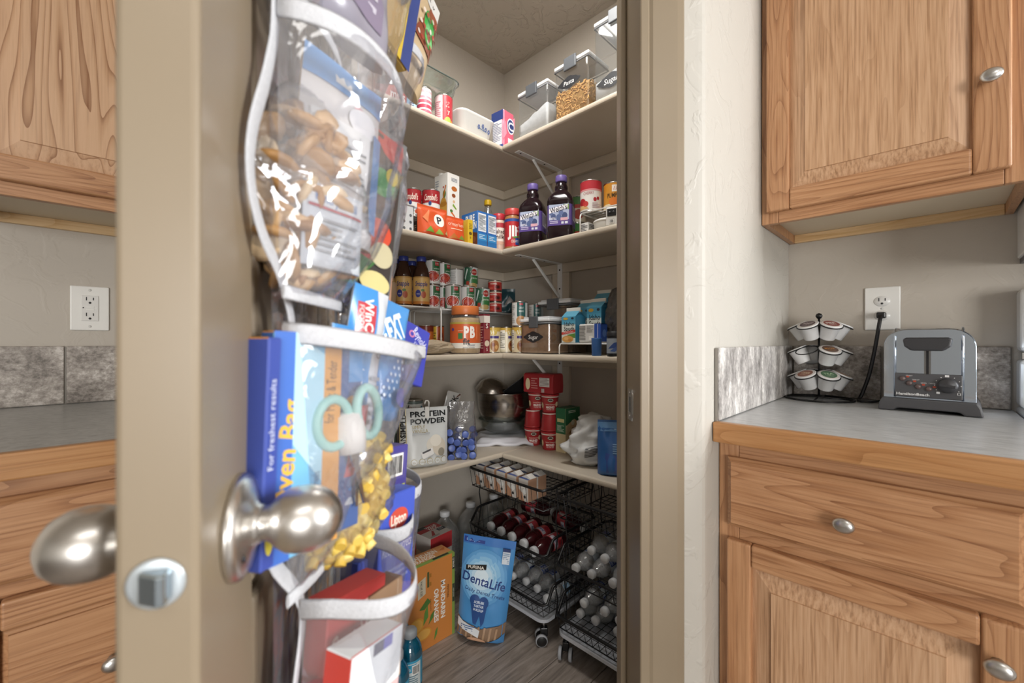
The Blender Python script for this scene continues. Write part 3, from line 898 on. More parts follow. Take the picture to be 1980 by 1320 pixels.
WIREW = paint('e4e4e2', .35)
def wire_rack(label, loc, rz, w, d, h, n=9, group=None):
    """white coated wire riser: looped end legs and a wire deck"""
    c = thing('wire_riser', label, 'shelf riser', loc, rz, group)
    m = MB()
    for x in (-w / 2, w / 2):
        m = MB(); y0, y1 = -d / 2, d / 2
        m.tube([(x, y0, .0), (x, y0, h - .012), (x, y0 + .004, h - .003), (x, y0 + .012, h), (x, y1 - .012, h), (x, y1 - .004, h - .003), (x, y1, h - .012), (x, y1, 0)], .0026, WIREW, 8)
        ob('leg', m, c)
    m = MB()
    for i in range(n + 1):
        y = -d / 2 + .014 + (d - .028) * i / n
        m.tube([(-w / 2, y, h + .0015), (w / 2, y, h + .0015)], .0015, WIREW, 6)
    ob('deck_wires', m, c)
    for y in (-d / 2 + .006, d / 2 - .006):
        m = MB(); m.tube([(-w / 2, y, h - .001), (w / 2, y, h - .001)], .0024, WIREW, 8); ob('rail', m, c)
    return c
# ================================================================== top shelf
boxitem('cocoa_box', 'red and light blue hot cocoa mix box beside pink spice tins', 'box', (.745, 1.315, Z1), (.135, .05, .092), math.radians(-4), 'b33a34',
        sides=dict(T='c9d6e2', R='9dc3e0'),
        prints={'F': [('r', .22, 0, .5, 1, '9cc4e2'), ('p', [(.22, .6), (.34, 1), (.22, 1)], 'd8e8f2'), ('r', .30, .18, .42, .62, '1f3f6e'), *lines(.31, .41, .22, .6, 5, 'cfdbe6', 3),
                      ('p', [(-.1, .82), (.18, .70), (.14, .95)], 'd65a50'), ('t', -.02, .45, .36, 'miss', 'f4f0ea', {'bold': .02, 'w': .40}), ('t', -.03, .14, .13, 'chocolate', 'f0d8d0', {'shear': .2, 'w': .40}), ('e', .40, .08, .07, .1, '5a2c22')]})
can('pink striped white drink tin beside the cocoa box', (.855, 1.305, Z1), .0265, .112, -.55, 'ece6e4', [('r', -1.6, .12, 1.6, .26, 'd2687a'), ('r', -1.6, .32, 1.6, .44, 'c74a60'), ('r', -1.6, .50, 1.6, .60, 'd2687a'), ('r', -1.6, .66, 1.6, .73, 'dd9aa6'), ('r', -1.6, .86, 1.6, .94, 'e4b4bc')])
can('pink and red seasoning tin under the end of the glass dish', (.935, 1.297, Z1), .033, .112, -.65, 'eccfd2', [('r', -.1, 0, 1.8, 1, 'b63842'), ('t', .5, .68, .22, 'S', 'f4e6d8', {'bold': .02}), ('t', .62, .45, .16, 'y', 'f4e6d8'), ('r', .1, 0, 1.2, .16, 'cf9a3c'), ('e', .55, .16, .35, .09, 'a8c25a'), *lines(-1.3, -.3, .2, .8, 8, 'c98f98', 2)])
# glass baking dish lying across the tins
g = MB()
def rrect(w, d, r, n=6):
    out = []
    for cx, cy, a0 in ((w - r, d - r, 0), (-w + r, d - r, 90), (-w + r, -d + r, 180), (w - r, -d + r, 270)):
        for i in range(n + 1):
            a = math.radians(a0 + 90 * i / n)
            out.append((cx + r * math.cos(a), cy + r * math.sin(a)))
    return out
def loft(m, rings, mt, cap0=False, cap1=False, smooth=True):
    n = len(rings[0]); b = len(m.v)
    for r in rings: m.v += [tuple(p) for p in r]
    for j in range(len(rings) - 1):
        for i in range(n):
            k2 = (i + 1) % n
            m.face((b + j * n + i, b + j * n + k2, b + (j + 1) * n + k2, b + (j + 1) * n + i), mt, smooth)
    if cap0: m.face([b + i for i in range(n)][::-1], mt)
    if cap1: m.face([b + (len(rings) - 1) * n + i for i in range(n)], mt)
def ring(w, d, r, z, n=6): return [(x, y, z) for x, y in rrect(w, d, r, n)]
dsh = thing('glass_baking_dish', 'clear glass baking dish resting on the spice tins', 'baking dish', (.845, 1.36, Z1 + .1125))
loft(g, [ring(.105, .075, .02, .0), ring(.125, .095, .025, .012), ring(.134, .104, .03, .05), ring(.142, .112, .032, .053), ring(.142, .112, .032, .056), ring(.131, .101, .03, .053), ring(.122, .092, .025, .016), ring(.10, .07, .02, .005)], GLASSM, True, True)
ob('bowl', g, dsh)
m = MB(); m.tube([(x, y, .0555) for x, y in rrect(.140, .110, .032)], .0022, paint('566460', .15), 6, closed=True); ob('rim', m, dsh)

# white casserole with blue cornflowers
cs = thing('casserole_dish', 'white ceramic casserole dish with small blue flowers at the shelf corner', 'casserole dish', (1.075, 1.345, Z1), 0)
CER = paint('e8e8e6', .18)
m = MB(); loft(m, [ring(.066, .066, .022, 0), ring(.072, .072, .025, .004), ring(.088, .088, .03, .080), ring(.093, .093, .032, .084), ring(.092, .092, .032, .088), ring(.084, .084, .03, .085), ring(.068, .068, .024, .012)], CER, True, True); ob('body', m, cs)
m = MB(); m.prism([(-.088, -.025), (-.115, -.018), (-.120, 0), (-.115, .018), (-.088, .025)], 2, .077, .085, CER); ob('handle', m, cs, bevel=.003, seg=2)
m = MB(); m.prism([(.088, -.025), (.115, -.018), (.120, 0), (.115, .018), (.088, .025)], 2, .077, .085, CER); ob('handle', m, cs, bevel=.003, seg=2)
p = MB()
fl = []
for cx, cy in ((-.13, .52), (.02, .60), (.14, .50), (.26, .46)):
    for q in range(6):
        a = q * PI / 3; fl.append(('e', cx + .032 * math.cos(a), cy + .07 * math.sin(a), .015, .035, '3c5590'))
fl += [('p', [(-.1, .45), (.2, .40), (.2, .42), (-.1, .48)], '46628f'), ('p', [(.03, .55), (.06, .40), (.08, .40), (.05, .55)], '46628f')]
marks(p, fl, lambda x, y, o: (x + .02, -(.072 + .018 * (y / .088) ** 1.0) - o - .0015, y), .13, .088)
ob('flower_print', p, cs, fixn=False)

boxitem('flour_bag', 'pink and navy paper bag standing in the top shelf corner', 'bag', (1.232, 1.285, Z1), (.072, .066, .165), math.radians(4), 'e0667f', sides=dict(L='ece8ea', T='de7d92'),
        prints={'L': [('r', -.5, .72, .5, .96, '2d3f7c'), *lines(-.4, .38, .2, .68, 12, '8d93a8', 5), ('r', -.5, 0, .5, .1, '35508f')],
                'F': [('p', [(-.5, .2), (-.2, .4), (-.3, .7), (-.5, .6)], 'e99aae'), ('p', [(.1, .75), (.5, .9), (.5, .6)], 'ea93a8'), ('e', .15, .62, .32, .2, 'f0eef2'), ('e', .15, .62, .27, .165, '2c3c7a'), ('t', .15, .62, .2, 'C', 'f2f0f4', {'bold': .03}), ('r', -.1, 0, .5, .3, 'f3e6ea'), ('p', [(.0, .05), (.2, .22), (.3, .1)], 'b34a58'), ('r', -.5, 0, .5, .07, '3a539a')]}, bevel=.008)

FLOUR = noise_mat('white_powder', [(0.3, 'dcdcdd'), (0.7, 'ebebec')], 60.0, 4, 0.95, 0.3)
SUGAR = noise_mat('brown_sugar', [(0.3, '9a7352'), (0.7, 'b08a66')], 70.0, 6, 0.9, 0.4)
xf = 1.198
canister('clear canister half full of white flour with a grey latch on the top shelf', (xf + .06, 1.088, Z1), .152, .12, .185, -PI / 2, 'e6e6e7', .075, None, slope=.55, fillmat=FLOUR)
pc = canister('clear canister of macaroni with a chalk label reading Pasta', (xf + .065, .906, Z1), .148, .125, .205, -PI / 2, 'c79a58', .10, 'Pasta', labpos=(.44, .60))
canister('tall clear canister of white sugar with a chalk Sugar label', (xf + .075, .724, Z1), .165, .15, .275, -PI / 2, 'e9e9ea', .085, 'Sugar', slope=.35, labpos=(.40, .20), latchw=.3, fillmat=FLOUR)
# the macaroni themselves: short curved tubes against the canister walls
mm = MB(); r_ = random.Random(3); PASTA = paint('cf9f5a', .55); PASTA2 = paint('bb8a48', .55)
def elbow(pos, rot, mt):
    pts = []
    for i in range(5):
        a = PI * (.0 + .85 * i / 4)
        pts.append(Vector((.0058 * math.cos(a), 0, .0058 * math.sin(a))))
    M_ = Matrix.Translation(pos) @ rot
    mm.tube([M_ @ q for q in pts], .0024, mt, 6)
for face in range(3):
    for i in range(230 if face < 2 else 60):
        u = r_.uniform(-.064, .064); z = r_.uniform(.008, .104)
        rt = Matrix.Rotation(r_.uniform(0, 6.28), 4, 'Y') @ Matrix.Rotation(r_.uniform(-.7, .7), 4, 'X')
        if face == 0: p_ = Vector((u, -.0575, z))
        elif face == 1: p_ = Vector((.0690, u * .85, z)); rt = Matrix.Rotation(PI / 2, 4, 'Z') @ rt
        else: p_ = Vector((u, r_.uniform(-.05, .05), .103)); rt = Matrix.Rotation(PI / 2, 4, 'X') @ rt
        elbow(p_, rt, r_.choice((PASTA, PASTA, PASTA2)))
ob('macaroni', mm, pc, kind='stuff')

# ================================================================== second shelf, left wall side
bk = thing('perforated_basket', 'white perforated plastic basket holding folded zip bags', 'basket', (.69, 1.36, Z2))
WB = paint('d7d9dc', .4)
def basket_wall(m, w, h, cols, rows, fn, dip=0):
    """panel with square-ish round holes left open"""
    cw = w / cols
    for i in range(cols):
        for jx in range(rows):
            x0, x1 = -w / 2 + i * cw, -w / 2 + (i + 1) * cw
            z0, z1 = h * jx / rows, h * (jx + 1) / rows
            if jx == rows - 1:
                m.poly([fn(x0, z0), fn(x1, z0), fn(x1, z1 - dip * (math.cos(2 * x1 / w * 1.57) ** 2)), fn(x0, z1 - dip * (math.cos(2 * x0 / w * 1.57) ** 2))], WB); continue
            cx, cz = (x0 + x1) / 2, (z0 + z1) / 2; rr = min(cw, h / rows) * .24
            q = [(x0, z0), (cx, z0), (x1, z0), (x1, cz), (x1, z1), (cx, z1), (x0, z1), (x0, cz)]
            c8 = [(cx + rr * math.cos(math.radians(a)), cz + rr * math.sin(math.radians(a))) for a in (225, 270, 315, 0, 45, 90, 135, 180)]
            for k2 in range(8):
                n2 = (k2 + 1) % 8
                m.poly([fn(*q[k2]), fn(*q[n2]), fn(*c8[n2]), fn(*c8[k2])], WB)
m = MB(); w_, d_, h_ = .20, .18, .092
basket_wall(m, w_, h_, 8, 4, lambda x, z: (x, -d_ / 2, z), .018)
basket_wall(m, w_, h_, 8, 4, lambda x, z: (x, d_ / 2, z), .018)
basket_wall(m, d_, h_, 7, 4, lambda x, z: (w_ / 2, x, z))
basket_wall(m, d_, h_, 7, 4, lambda x, z: (-w_ / 2, x, z))
m.box(-w_ / 2, w_ / 2, -d_ / 2, d_ / 2, 0, .002, WB)
ob('perforated_wall', m, bk, solid=.0018, fixn=False)
m = MB(); m.tube([(-w_ / 2, -d_ / 2, h_), (w_ / 2, -d_ / 2, h_), (w_ / 2, d_ / 2, h_), (-w_ / 2, d_ / 2, h_)], .003, WB, 6, closed=True); ob('rim', m, bk)
for i in range(3):
    m = MB(); y0 = -.045 + i * .042
    m.grid(lambda u, v: (-.085 + .165 * u, y0 + .007 * math.sin(v * 5 + 7 * u) , .012 + (.094 + .010 * (i % 2)) * v + .010 * u * v), 12, 8, paint(('77818f', '8e98a6', '5f6c7d')[i % 3], .3))
    ob('zip_bag', m, None, (.69, 1.36, Z2), solid=.0012, fixn=False, label='folded grey zip bag tucked upright in the white perforated basket', cat='plastic bag', group='zip bags in the basket')

wire_rack('white wire riser under the soup cans and the broth carton', (.925, 1.425, Z2), 0, .255, .235, .083)
RK = Z2 + .0862
def soup(x, y, rz, label='red and white condensed soup can with script lettering on the wire riser', z=RK):
    return can(label, (x, y, z), .033, .1015, rz, 'e8e6e2', [('r', -PI, .5, PI, 1, 'a3262c'), ('t', 0, .72, .24, 'Campbell\'s', 'efe6d8', {'shear': .3, 'bold': .012, 'w': 1.55}), ('e', -.1, .47, .17, .085, '28427e'), ('t', .1, .28, .075, 'vegetable', '3d5277', {'bold': .01}), ('t', .1, .17, .07, 'soup', '3d5277'), ('e', .75, .14, .35, .1, 'c4553a')], 'soup cans on the riser')
soup(.906, 1.336, -.62, 'red and white condensed soup can touching the tall broth carton'); soup(.850, 1.376, -.68, 'red and white condensed soup can above the perforated basket corner')
soup(.838, 1.448, -.7, 'red and white condensed soup can mostly hidden behind the basket bags'); soup(.915, 1.410, -.4, 'red and white condensed soup can hidden behind two others on the riser')
boxitem('noodle_box', 'dark brown noodle box lying under the wire riser', 'box', (.885, 1.345, Z2), (.10, .05, .062), 0, '4a3026', prints={'F': [('r', -.5, .1, -.1, .9, '8e4a2c'), *lines(-.05, .45, .15, .85, 6, 'a58a72', 4)], 'L': [('r', -.4, .1, .4, .9, '2e2624'), *lines(-.4, .4, .2, .8, 5, 'b89a80', 9)]})

bc = thing('broth_carton', 'tall white broth carton printed with vegetables and a soup mug', 'carton', (1.0, 1.365, RK), math.radians(4))
m = MB(); m.box(-.030, .030, -.040, .040, 0, .192, paint('e6e4df', .35)); ob('body', m, bc, bevel=.0015)
m = MB(); m.lathe([(.0125, 0), (.013, .002), (.0125, .011), (0, .0115)], WHITEP, 20); ob('screw_cap', m, bc, (-.012, .018, .1925))
p = MB()
marks(p, [('e', .05, .70, .24, .05, 'b5662c'), ('e', .0, .56, .16, .04, '8a4a26'), ('e', .02, .44, .1, .03, 'd7b48a'), ('p', [(-.1, .35), (.22, .28), (.25, .31), (-.05, .40)], '7da338'), ('p', [(-.25, .20), (.10, .12), (.12, .15), (-.2, .24)], 'cf6a2e'), ('e', -.2, .24, .12, .03, '4f7a34'), ('e', .2, .06, .2, .025, '4c3a2c'), *lines(-.2, .3, .84, .92, 3, '8a8f9a', 2)], face_map('F', .06, .08, .192), .06, .192)
marks(p, [('e', .18, .30, .26, .22, 'c99a3c'), ('p', [(-.10, .10), (.44, .10), (.44, .38), (-.1, .38)], 'd4a64a'), ('e', .17, .38, .27, .05, 'b98432'), ('e', .25, .58, .12, .08, '5d7c32'), ('p', [(.2, .5), (.4, .74), (.32, .76), (.14, .52)], 'c3702e'), *lines(-.42, -.16, .12, .9, 16, '9aa0aa', 7), ('e', .2, .72, .05, .02, 'b3392f')], face_map('L', .06, .08, .192), .08, .192)
ob('printed_panel', p, bc, fixn=False)

ORG = [('e', .16, .55, .17, .22, 'efece6'), ('t', .16, .55, .24, 'P', '2a2c34', {'bold': .03}), ('p', [(-.35, .1), (-.18, .3), (-.08, .08)], '6f9a3a'), ('p', [(-.05, .06), (.10, .25), (.24, .07)], '95b552'), ('p', [(-.4, .55), (-.12, .9), (-.25, .4)], 'e58a5c'), ('p', [(.3, .12), (.45, .28), (.48, .08)], 'c9c48a')]
pouch('snack_bag', 'orange crinkled snack bag with a round white letter P', 'bag', (.868, 1.273, Z2), .125, .108, .052, 'd9592e', 'd4683c', ORG, 0, crump=.006, seed=2, seal=.12)
pouch('snack_bag', 'orange seasoned snack bag next to the yellow carton', 'bag', (.966, 1.274, Z2), .088, .092, .05, 'd4542c', 'd4683c', [('t', .02, .68, .14, 'crispy hot', 'f3d9c4', {'w': .8}), *lines(-.3, .3, .42, .5, 1, 'efc0a0', 1), ('p', [(-.42, .05), (-.2, .28), (.0, .06)], 'b56a2e'), ('p', [(.0, .06), (.2, .24), (.42, .05)], '7f9a3c')], 0, crump=.004, seed=5, seal=.12)
boxitem('yellow_carton', 'narrow bright yellow carton beside the blue protein boxes', 'box', (1.030, 1.285, Z2), (.024, .06, .092), 0, 'd8b32c', prints={'F': [('e', 0, .42, .3, .07, '5d4a1c'), ('t', 0, .25, .1, '8', '4d3c18'), *lines(-.3, .3, .6, .85, 4, '8d741f', 2)]})
PB_ = {'L': [('t', .05, .82, .19, 'PURE', 'eef2f6', {'bold': .03, 'w': .55}), ('t', .0, .60, .19, 'PROTEIN', 'eef2f6', {'bold': .03, 'w': .88}), ('p', [(-.5, .04), (.5, .04), (.5, .36), (.1, .44), (-.5, .3)], '6b3d28'), ('e', .1, .2, .3, .12, '8a5638'), ('e', -.25, .25, .18, .1, '4c2a1c')],
       'F': [('r', -.42, .42, .42, .94, 'e9ecee'), *lines(-.36, .36, .46, .9, 13, '59616b', 4), ('r', -.5, .0, .5, .36, '3c8cc4'), ('r', -.5, .0, .5, .16, '2f73b0'), *lines(-.34, .34, .2, .34, 3, 'cfe2f0', 6)]}
for i, x in enumerate((1.091, 1.1435)):
    boxitem('protein_bar_box', ('blue protein bar box showing its chocolate bar picture', 'blue protein bar box squeezed against the malted milk jar')[i], 'box', (x, 1.307, Z2), (.0485, .10, .137), 0, '2f6cb4', dict(T='35589a'), PB_, 'blue protein boxes')
OIL = film_mat('pale_oil', 'e8d8a4', .06, .5, .04, .05)
bottle('oil_bottle', 'clear bottle with a yellow cap behind the protein boxes', 'bottle', (1.235, 1.385, Z2), [(.028, 0), (.03, .004), (.03, .14), (.027, .17), (.016, .20), (.0135, .21), (.0135, .222)], CLEAR, ([(.0155, .2215), (.0165, .224), (.0165, .240), (.014, .245), (0, .2455)], paint('d6ad1f', .35)), (.03, .125, .0304, 'd9c25a', [('e', 0, .5, .8, .4, 'efe6c8'), ('t', 0, .5, .2, 'OIL', '6d5a20')]), -.7)
bottle('malted_milk_jar', 'malted milk jar with a red lid and cream label', 'jar', (1.2235, 1.302, Z2), [(.027, 0), (.0295, .004), (.0295, .12), (.026, .132), (.025, .135)], paint('d8b9a6', .3), ([(.0275, .1345), (.0285, .137), (.0285, .158), (.026, .161), (0, .1615)], paint('b5303a', .35)), (.03, .12, .0299, 'e8dccf', [('r', -PI, .78, PI, 1, 'b2353c'), ('t', 0, .60, .2, 'malted', '4a1c20', {'bold': .02, 'w': 1.6}), ('t', .1, .36, .2, 'milk', '4a1c20', {'bold': .02}), ('r', -PI, 0, PI, .14, 'd0a58e')]), -.75)
bottle('peanut_butter_jar', 'peanut butter jar with a red lid and bold white letters', 'jar', (1.236, 1.2325, Z2), [(.032, 0), (.034, .005), (.034, .125), (.031, .138), (.030, .141)], paint('a9774a', .25), ([(.0325, .1405), (.0335, .143), (.0335, .166), (.031, .169), (0, .1695)], paint('c0403c', .35)), (.012, .125, .0344, 'b92a2e', [('r', -PI, .90, PI, 1, '2d4a8f'), ('t', .15, .55, .36, 'JIF', 'f2efe9', {'bold': .04, 'w': 1.5}), ('r', .35, .05, 1.2, .30, '2b4f9c'), ('p', [(.1, .34), (1.2, .42), (1.2, .36), (.1, .28)], '5d9a3c'), ('t', .3, .18, .1, 'CREAMY', 'f0e6d6', {'w': .9})]), -.8)

# ================================================================== second shelf, right wall side
GRAPE = paint('1d1016', .12)
def juice(label, loc, rz):
    c = thing('grape_juice_bottle', label, 'bottle', loc, rz, 'grape juice bottles')
    m = MB()
    R = [(.040, 0, .012), (.046, .004, .015), (.0475, .010, .016), (.0475, .045, .016), (.0462, .050, .016), (.0462, .128, .016), (.0475, .133, .016), (.0475, .145, .018), (.044, .160, .022), (.035, .176, .026), (.026, .186, .0255), (.0235, .191, .0232), (.0245, .196, .0242), (.0245, .205, .0242), (.0205, .213, .0203), (.0195, .222, .0193)]
    loft(m, [ring(a, a, min(r, a - .0002), z, 6) for a, z, r in R], GRAPE, True, True); ob('body', m, c)
    m = MB(); m.lathe([(.0195, .2215), (.0215, .223), (.022, .226), (.022, .243), (.0205, .246), (0, .2465)], paint('6a5a9a', .35), 28); ob('cap', m, c)
    p = MB(); loft(p, [ring(.0466, .0466, .016, .0505, 6), ring(.0466, .0466, .016, .1275, 6)], paint('5d4a8c', .4))
    def mp(x, y, o): return (x, -.0469 - o, .0505 + y)
    marks(p, [('r', -.5, .0, .5, .26, '5b4690'), ('r', -.5, .26, .5, 1, 'a9b2cc'), ('e', -.28, .42, .13, .15, '46557f'), ('e', .0, .38, .14, .16, '52628f'), ('e', .28, .45, .14, .16, '3f4e78'), ('e', .1, .60, .12, .13, '5f6f9b'), ('e', -.4, .62, .10, .13, '5c6b96'), ('p', [(.2, .98), (.5, .98), (.5, .7)], '7d9a5a'),
              ('p', [(-.5, .58), (.42, .80), (.44, .98), (-.5, .80)], 'ece9ee'), ('t', -.03, .79, .26, 'Welch\'s', '1f1d2e', {'bold': .015, 'w': .86, 'rot': 11}), ('t', -.33, .34, .10, '100%', 'f0ecf4', {'bold': .01}), ('r', .08, .22, .44, .36, 'd8a9b4'), *lines(-.46, -.05, .08, .24, 2, 'd6cfe6', 3), ('r', .12, .06, .24, .17, 'd9dde4'), ('r', .30, .06, .44, .17, 'd9dde4')], mp, .074, .077)
    def mr(x, y, o): return (.0469 + o, x, .0505 + y)
    marks(p, [('r', -.5, 0, .5, 1, '6a58a0'), ('r', -.38, .30, .40, .96, 'e6e4ec'), *lines(-.34, .36, .36, .92, 9, '6b6880', 8), ('r', -.2, .06, .2, .2, '453674')], mr, .074, .077)
    ob('label_wrap', p, c, fixn=False)
    return c
juice('grape juice bottle with a purple cap beside the red-lidded peanut butter', (1.2405, 1.124, Z2), math.radians(-64))
juice('grape juice bottle with a purple cap next to the wire riser of pie cans', (1.2545, .992, Z2), math.radians(-62))
for q, z in enumerate((Z2, Z2 + .1105)):
    can(('green and red vegetable can at the back under its twin', 'green and red vegetable can stacked on top of its twin')[q], (1.435, 1.045, z), .033, .11, -1.1, 'd3c9b6', [('r', -PI, .70, PI, 1, '3f7a38'), ('r', -PI, .55, PI, .70, 'b23a30'), ('e', .2, .3, .6, .2, 'a33a2c')])
wire_rack('white wire riser holding the pie filling cans', (1.355, .672, Z2), -PI / 2, .43, .25, .080)
RK2 = Z2 + .0832
can('red and white cherry pie filling can on the wire riser', (1.274, .872, RK2), .0385, .112, -1.15, 'e6e2dd', [('r', -PI, .72, PI, 1, 'b8303a'), ('r', -PI, .66, PI, .72, 'd78f92'), ('t', -.05, .58, .10, 'CHERRY', '9c3038', {'w': 1.0}), ('e', -.75, .30, .42, .13, 'a8242c'), ('e', -.35, .22, .3, .1, 'c23c3c'), ('e', .55, .36, .16, .07, 'b02c34'), ('e', .85, .40, .14, .06, 'b02c34'), ('p', [(-1.2, .05), (.0, .05), (-.3, .16), (-1.1, .2)], 'd8b27a'), *lines(.3, 1.2, .06, .26, 4, 'b89a9c', 4)])
can('orange and brown pumpkin can on the wire riser', (1.318, .803, RK2), .0375, .098, -1.15, 'c98a2e', [('r', -PI, 0, PI, .2, 'e0cfa8'), ('r', -.1, .66, 1.1, .92, 'e6dcd0'), ('t', .5, .79, .14, 'Libby', 'a3242c', {'shear': .2, 'w': .9}), ('t', .2, .52, .17, 'PUMPKIN', '33240f', {'bold': .02, 'w': 1.5}), ('e', .1, .28, .5, .16, 'd0722a'), ('t', .2, .1, .1, '100% PURE', '5a3f1c', {'w': .9})])
bb = thing('lidded_tub', 'low round white plastic tub under the wire riser', 'tub', (1.268, .80, Z2))
m = MB(); m.lathe([(.040, 0), (.043, .003), (.046, .034), (.0465, .036)], paint('d9d9d6', .35), 32); ob('bowl', m, bb)
m = MB(); m.lathe([(.0475, .0345), (.0480, .037), (.0475, .041), (.044, .043), (.0, .0435)], paint('e2e1de', .35), 32); ob('lid', m, bb)
boxitem('recipe_box', 'small white printed box under the wire riser beside the juice', 'box', (1.262, .875, Z2), (.035, .05, .045), -PI / 2, 'd4d4d2', prints={'F': lines(-.4, .4, .1, .9, 7, '4c4c52', 3), 'R': lines(-.4, .4, .1, .9, 7, '4c4c52', 5)})
so = thing('power_adapter', 'small white power adapter with a black two-pin socket', 'adapter', (1.206, .742, Z2), math.radians(-70))
m = MB(); m.box(-.019, .019, -.012, .012, 0, .062, paint('d9d7d2', .4)); ob('body', m, so, bevel=.004, seg=2)
m = MB(); m.box(-.0145, .0145, -.0135, -.0118, .032, .056, BLACKP); sk = ob('socket', m, so, bevel=.003)
for x in (-.006, .006):
    m = MB(); m.lathe([(0, 0), (.0038, 0), (.0034, .0015), (.0012, .002), (0, .001)], paint('3c3c40', .4), 14, Matrix.Rotation(PI / 2, 4, 'X')); ob('pin_hole', m, sk, (x, -.0134, .044))
p = MB(); marks(p, [('r', -.22, .12, .22, .36, 'b9b4aa'), *barcode(-.2, .2, .14, .34, 4)], face_map('F', .038, .0245, .062), .038, .062, off=.0006); ob('rating_label', p, so, fixn=False)
# ================================================================== third shelf
RH = .178
wire_rack('white wire riser carrying the iced tea bottles', (.805, 1.46, Z3), 0, .31, .225, RH)
wire_rack('white wire riser carrying the tomato and bean cans', (1.2025, 1.4825, Z3), 0, .435, .195, RH)
RD = Z3 + RH + .0032
TEA = paint('3a241a', .1)
def tea(x, y, rz, label):
    return bottle('iced_tea_bottle', label, 'bottle', (x, y, RD), [(.028, 0), (.0318, .004), (.0322, .012), (.0322, .118), (.031, .128), (.026, .152), (.0185, .170), (.0165, .176), (.0165, .180)], TEA,
                  ([(.0185, .1795), (.0192, .182), (.0192, .196), (.0175, .199), (0, .1995)], paint('2c3a86', .35)),
                  (.012, .118, .0325, 'cda766', [('r', -PI, .0, PI, .10, 'c07a35'), ('t', .05, .74, .17, 'Snapple', '2a2f74', {'shear': .15, 'bold': .02, 'w': 1.55}), ('e', -.35, .38, .34, .14, '39408c'), ('t', -.35, .38, .07, 'tea', 'd8d4e0'), ('e', .32, .34, .30, .13, 'b0573a'), ('e', .20, .50, .22, .05, '5d7a3a'), ('r', -PI, .95, PI, 1, 'b98f4e')]), rz, 'iced tea bottles')
tea(.922, 1.427, -.62, 'peach iced tea bottle with blue cap touching the tomato cans')
tea(.866, 1.466, -.66, 'peach iced tea bottle with blue cap in the middle of the riser')
tea(.871, 1.5365, -.7, 'peach iced tea bottle with blue cap behind the tan tub')
tea(.803, 1.530, -.7, 'peach iced tea bottle with blue cap at the far end of the riser')
tea(.945, 1.532, -.5, 'peach iced tea bottle with blue cap behind two other tea bottles')
bottle('tan_tub', 'tan plastic tub in front of the iced tea bottles', 'tub', (.797, 1.452, RD), [(.020, 0), (.0225, .003), (.026, .040), (.027, .042), (.0265, .045), (.0275, .05), (.0285, .085), (.027, .088), (0, .089)], paint('b9a084', .4))
boxitem('tea_packet', 'small yellow packet with a barcode beside the tan tub', 'box', (.752, 1.428, RD), (.034, .03, .062), -.3, 'b59a44', prints={'F': [*barcode(-.3, .3, .5, .85, 6), ('r', -.5, .0, .5, .12, '7d6a2e')]})

def veg(x, y, z, kind, rz, label):
    if kind == 'tomato':
        base, pr = 'd8d8d6', [('r', -.2, .35, .95, .97, '2f6a40'), ('r', .15, .78, .72, .95, 'b5303a'), ('t', .42, .87, .07, 'DEL MONTE', 'f0e6da', {'w': .5}), ('t', .40, .66, .08, 'petite cut', 'eef0e8', {'w': .8}), ('t', .40, .54, .08, 'tomatoes', 'eef0e8', {'w': .9}), ('e', -.05, .30, .95, .27, 'e8e4de'), ('e', -.05, .31, .86, .23, 'b03a2e'), ('e', -.3, .33, .2, .07, 'cc5a44'), ('e', .15, .27, .24, .07, 'c44c3a'), ('e', .45, .35, .2, .06, 'd06248'), ('p', [(-1.3, .02), (-.75, .02), (-1.0, .30), (-1.35, .36)], '3c7a52')]
    elif kind == 'green':
        base, pr = 'cfd3cf', [('p', [(-1.2, .2), (-.2, .15), (.3, 1), (-.9, 1)], '35624a'), ('p', [(-.9, .5), (-.5, .95), (-.35, .9), (-.75, .4)], 'd6e2da'), ('r', .0, .22, 1.3, .62, '3f7a44'), ('e', .55, .78, .42, .15, 'a9342f'), ('t', .55, .78, .08, 'DEL MONTE', 'f1e2d2', {'w': .66}), ('t', .6, .5, .09, 'green beans', 'eef2e6', {'w': 1.0}), ('e', .4, .14, .65, .12, 'b59a62'), ('e', -.4, .25, .25, .1, 'b04434')]
    elif kind == 'red':
        base, pr = 'b93a34', [('r', -PI, .9, PI, 1, 'd8c7b2'), ('t', -.15, .70, .17, 'HORMEL', 'f0e2d4', {'bold': .02, 'w': 1.0}), ('e', .45, .35, .4, .26, '7a2420'), ('e', .45, .33, .2, .12, '3a1a18'), ('r', -1.2, .1, -.3, .3, 'd4604e')]
    else:
        base, pr = 'd6d6d3', [('r', -.2, .38, .9, 1, '2c5a58'), ('t', .35, .76, .08, 'GREAT', 'e8ece8', {'w': .6}), ('t', .35, .62, .08, 'BEANS', 'e8ece8', {'w': .6}), ('r', .1, .88, .55, .97, 'b5444a'), ('e', .3, .2, .62, .22, 'b98a5c'), ('e', .1, .22, .15, .06, 'd0a87c'), ('e', .5, .16, .15, .06, 'cfa274'), *lines(-1.4, -.5, .1, .9, 10, 'a9aba9', 3)]
    h = .0485 if kind == 'red' else .102
    return can(label, (x, y, z), .0325 if kind == 'red' else .0332, h, rz, base, pr, 'cans on the wire riser')
HC_ = .1024
veg(1.076, 1.425, RD, 'tomato', -.7, 'white and green diced tomato can directly above the powdered peanut butter jar')
veg(1.148, 1.417, RD, 'tomato', -.62, 'white and green diced tomato can between another tomato can and the green bean can')
veg(1.232, 1.419, RD, 'green', -.75, 'green bean can in the row beside the stack of small red tins')
veg(1.012, 1.484, RD, 'tomato', -.3, 'diced tomato can under another beside the tea bottle')
veg(1.012, 1.484, RD + HC_, 'tomato', -.4, 'diced tomato can stacked highest beside the tea bottle')
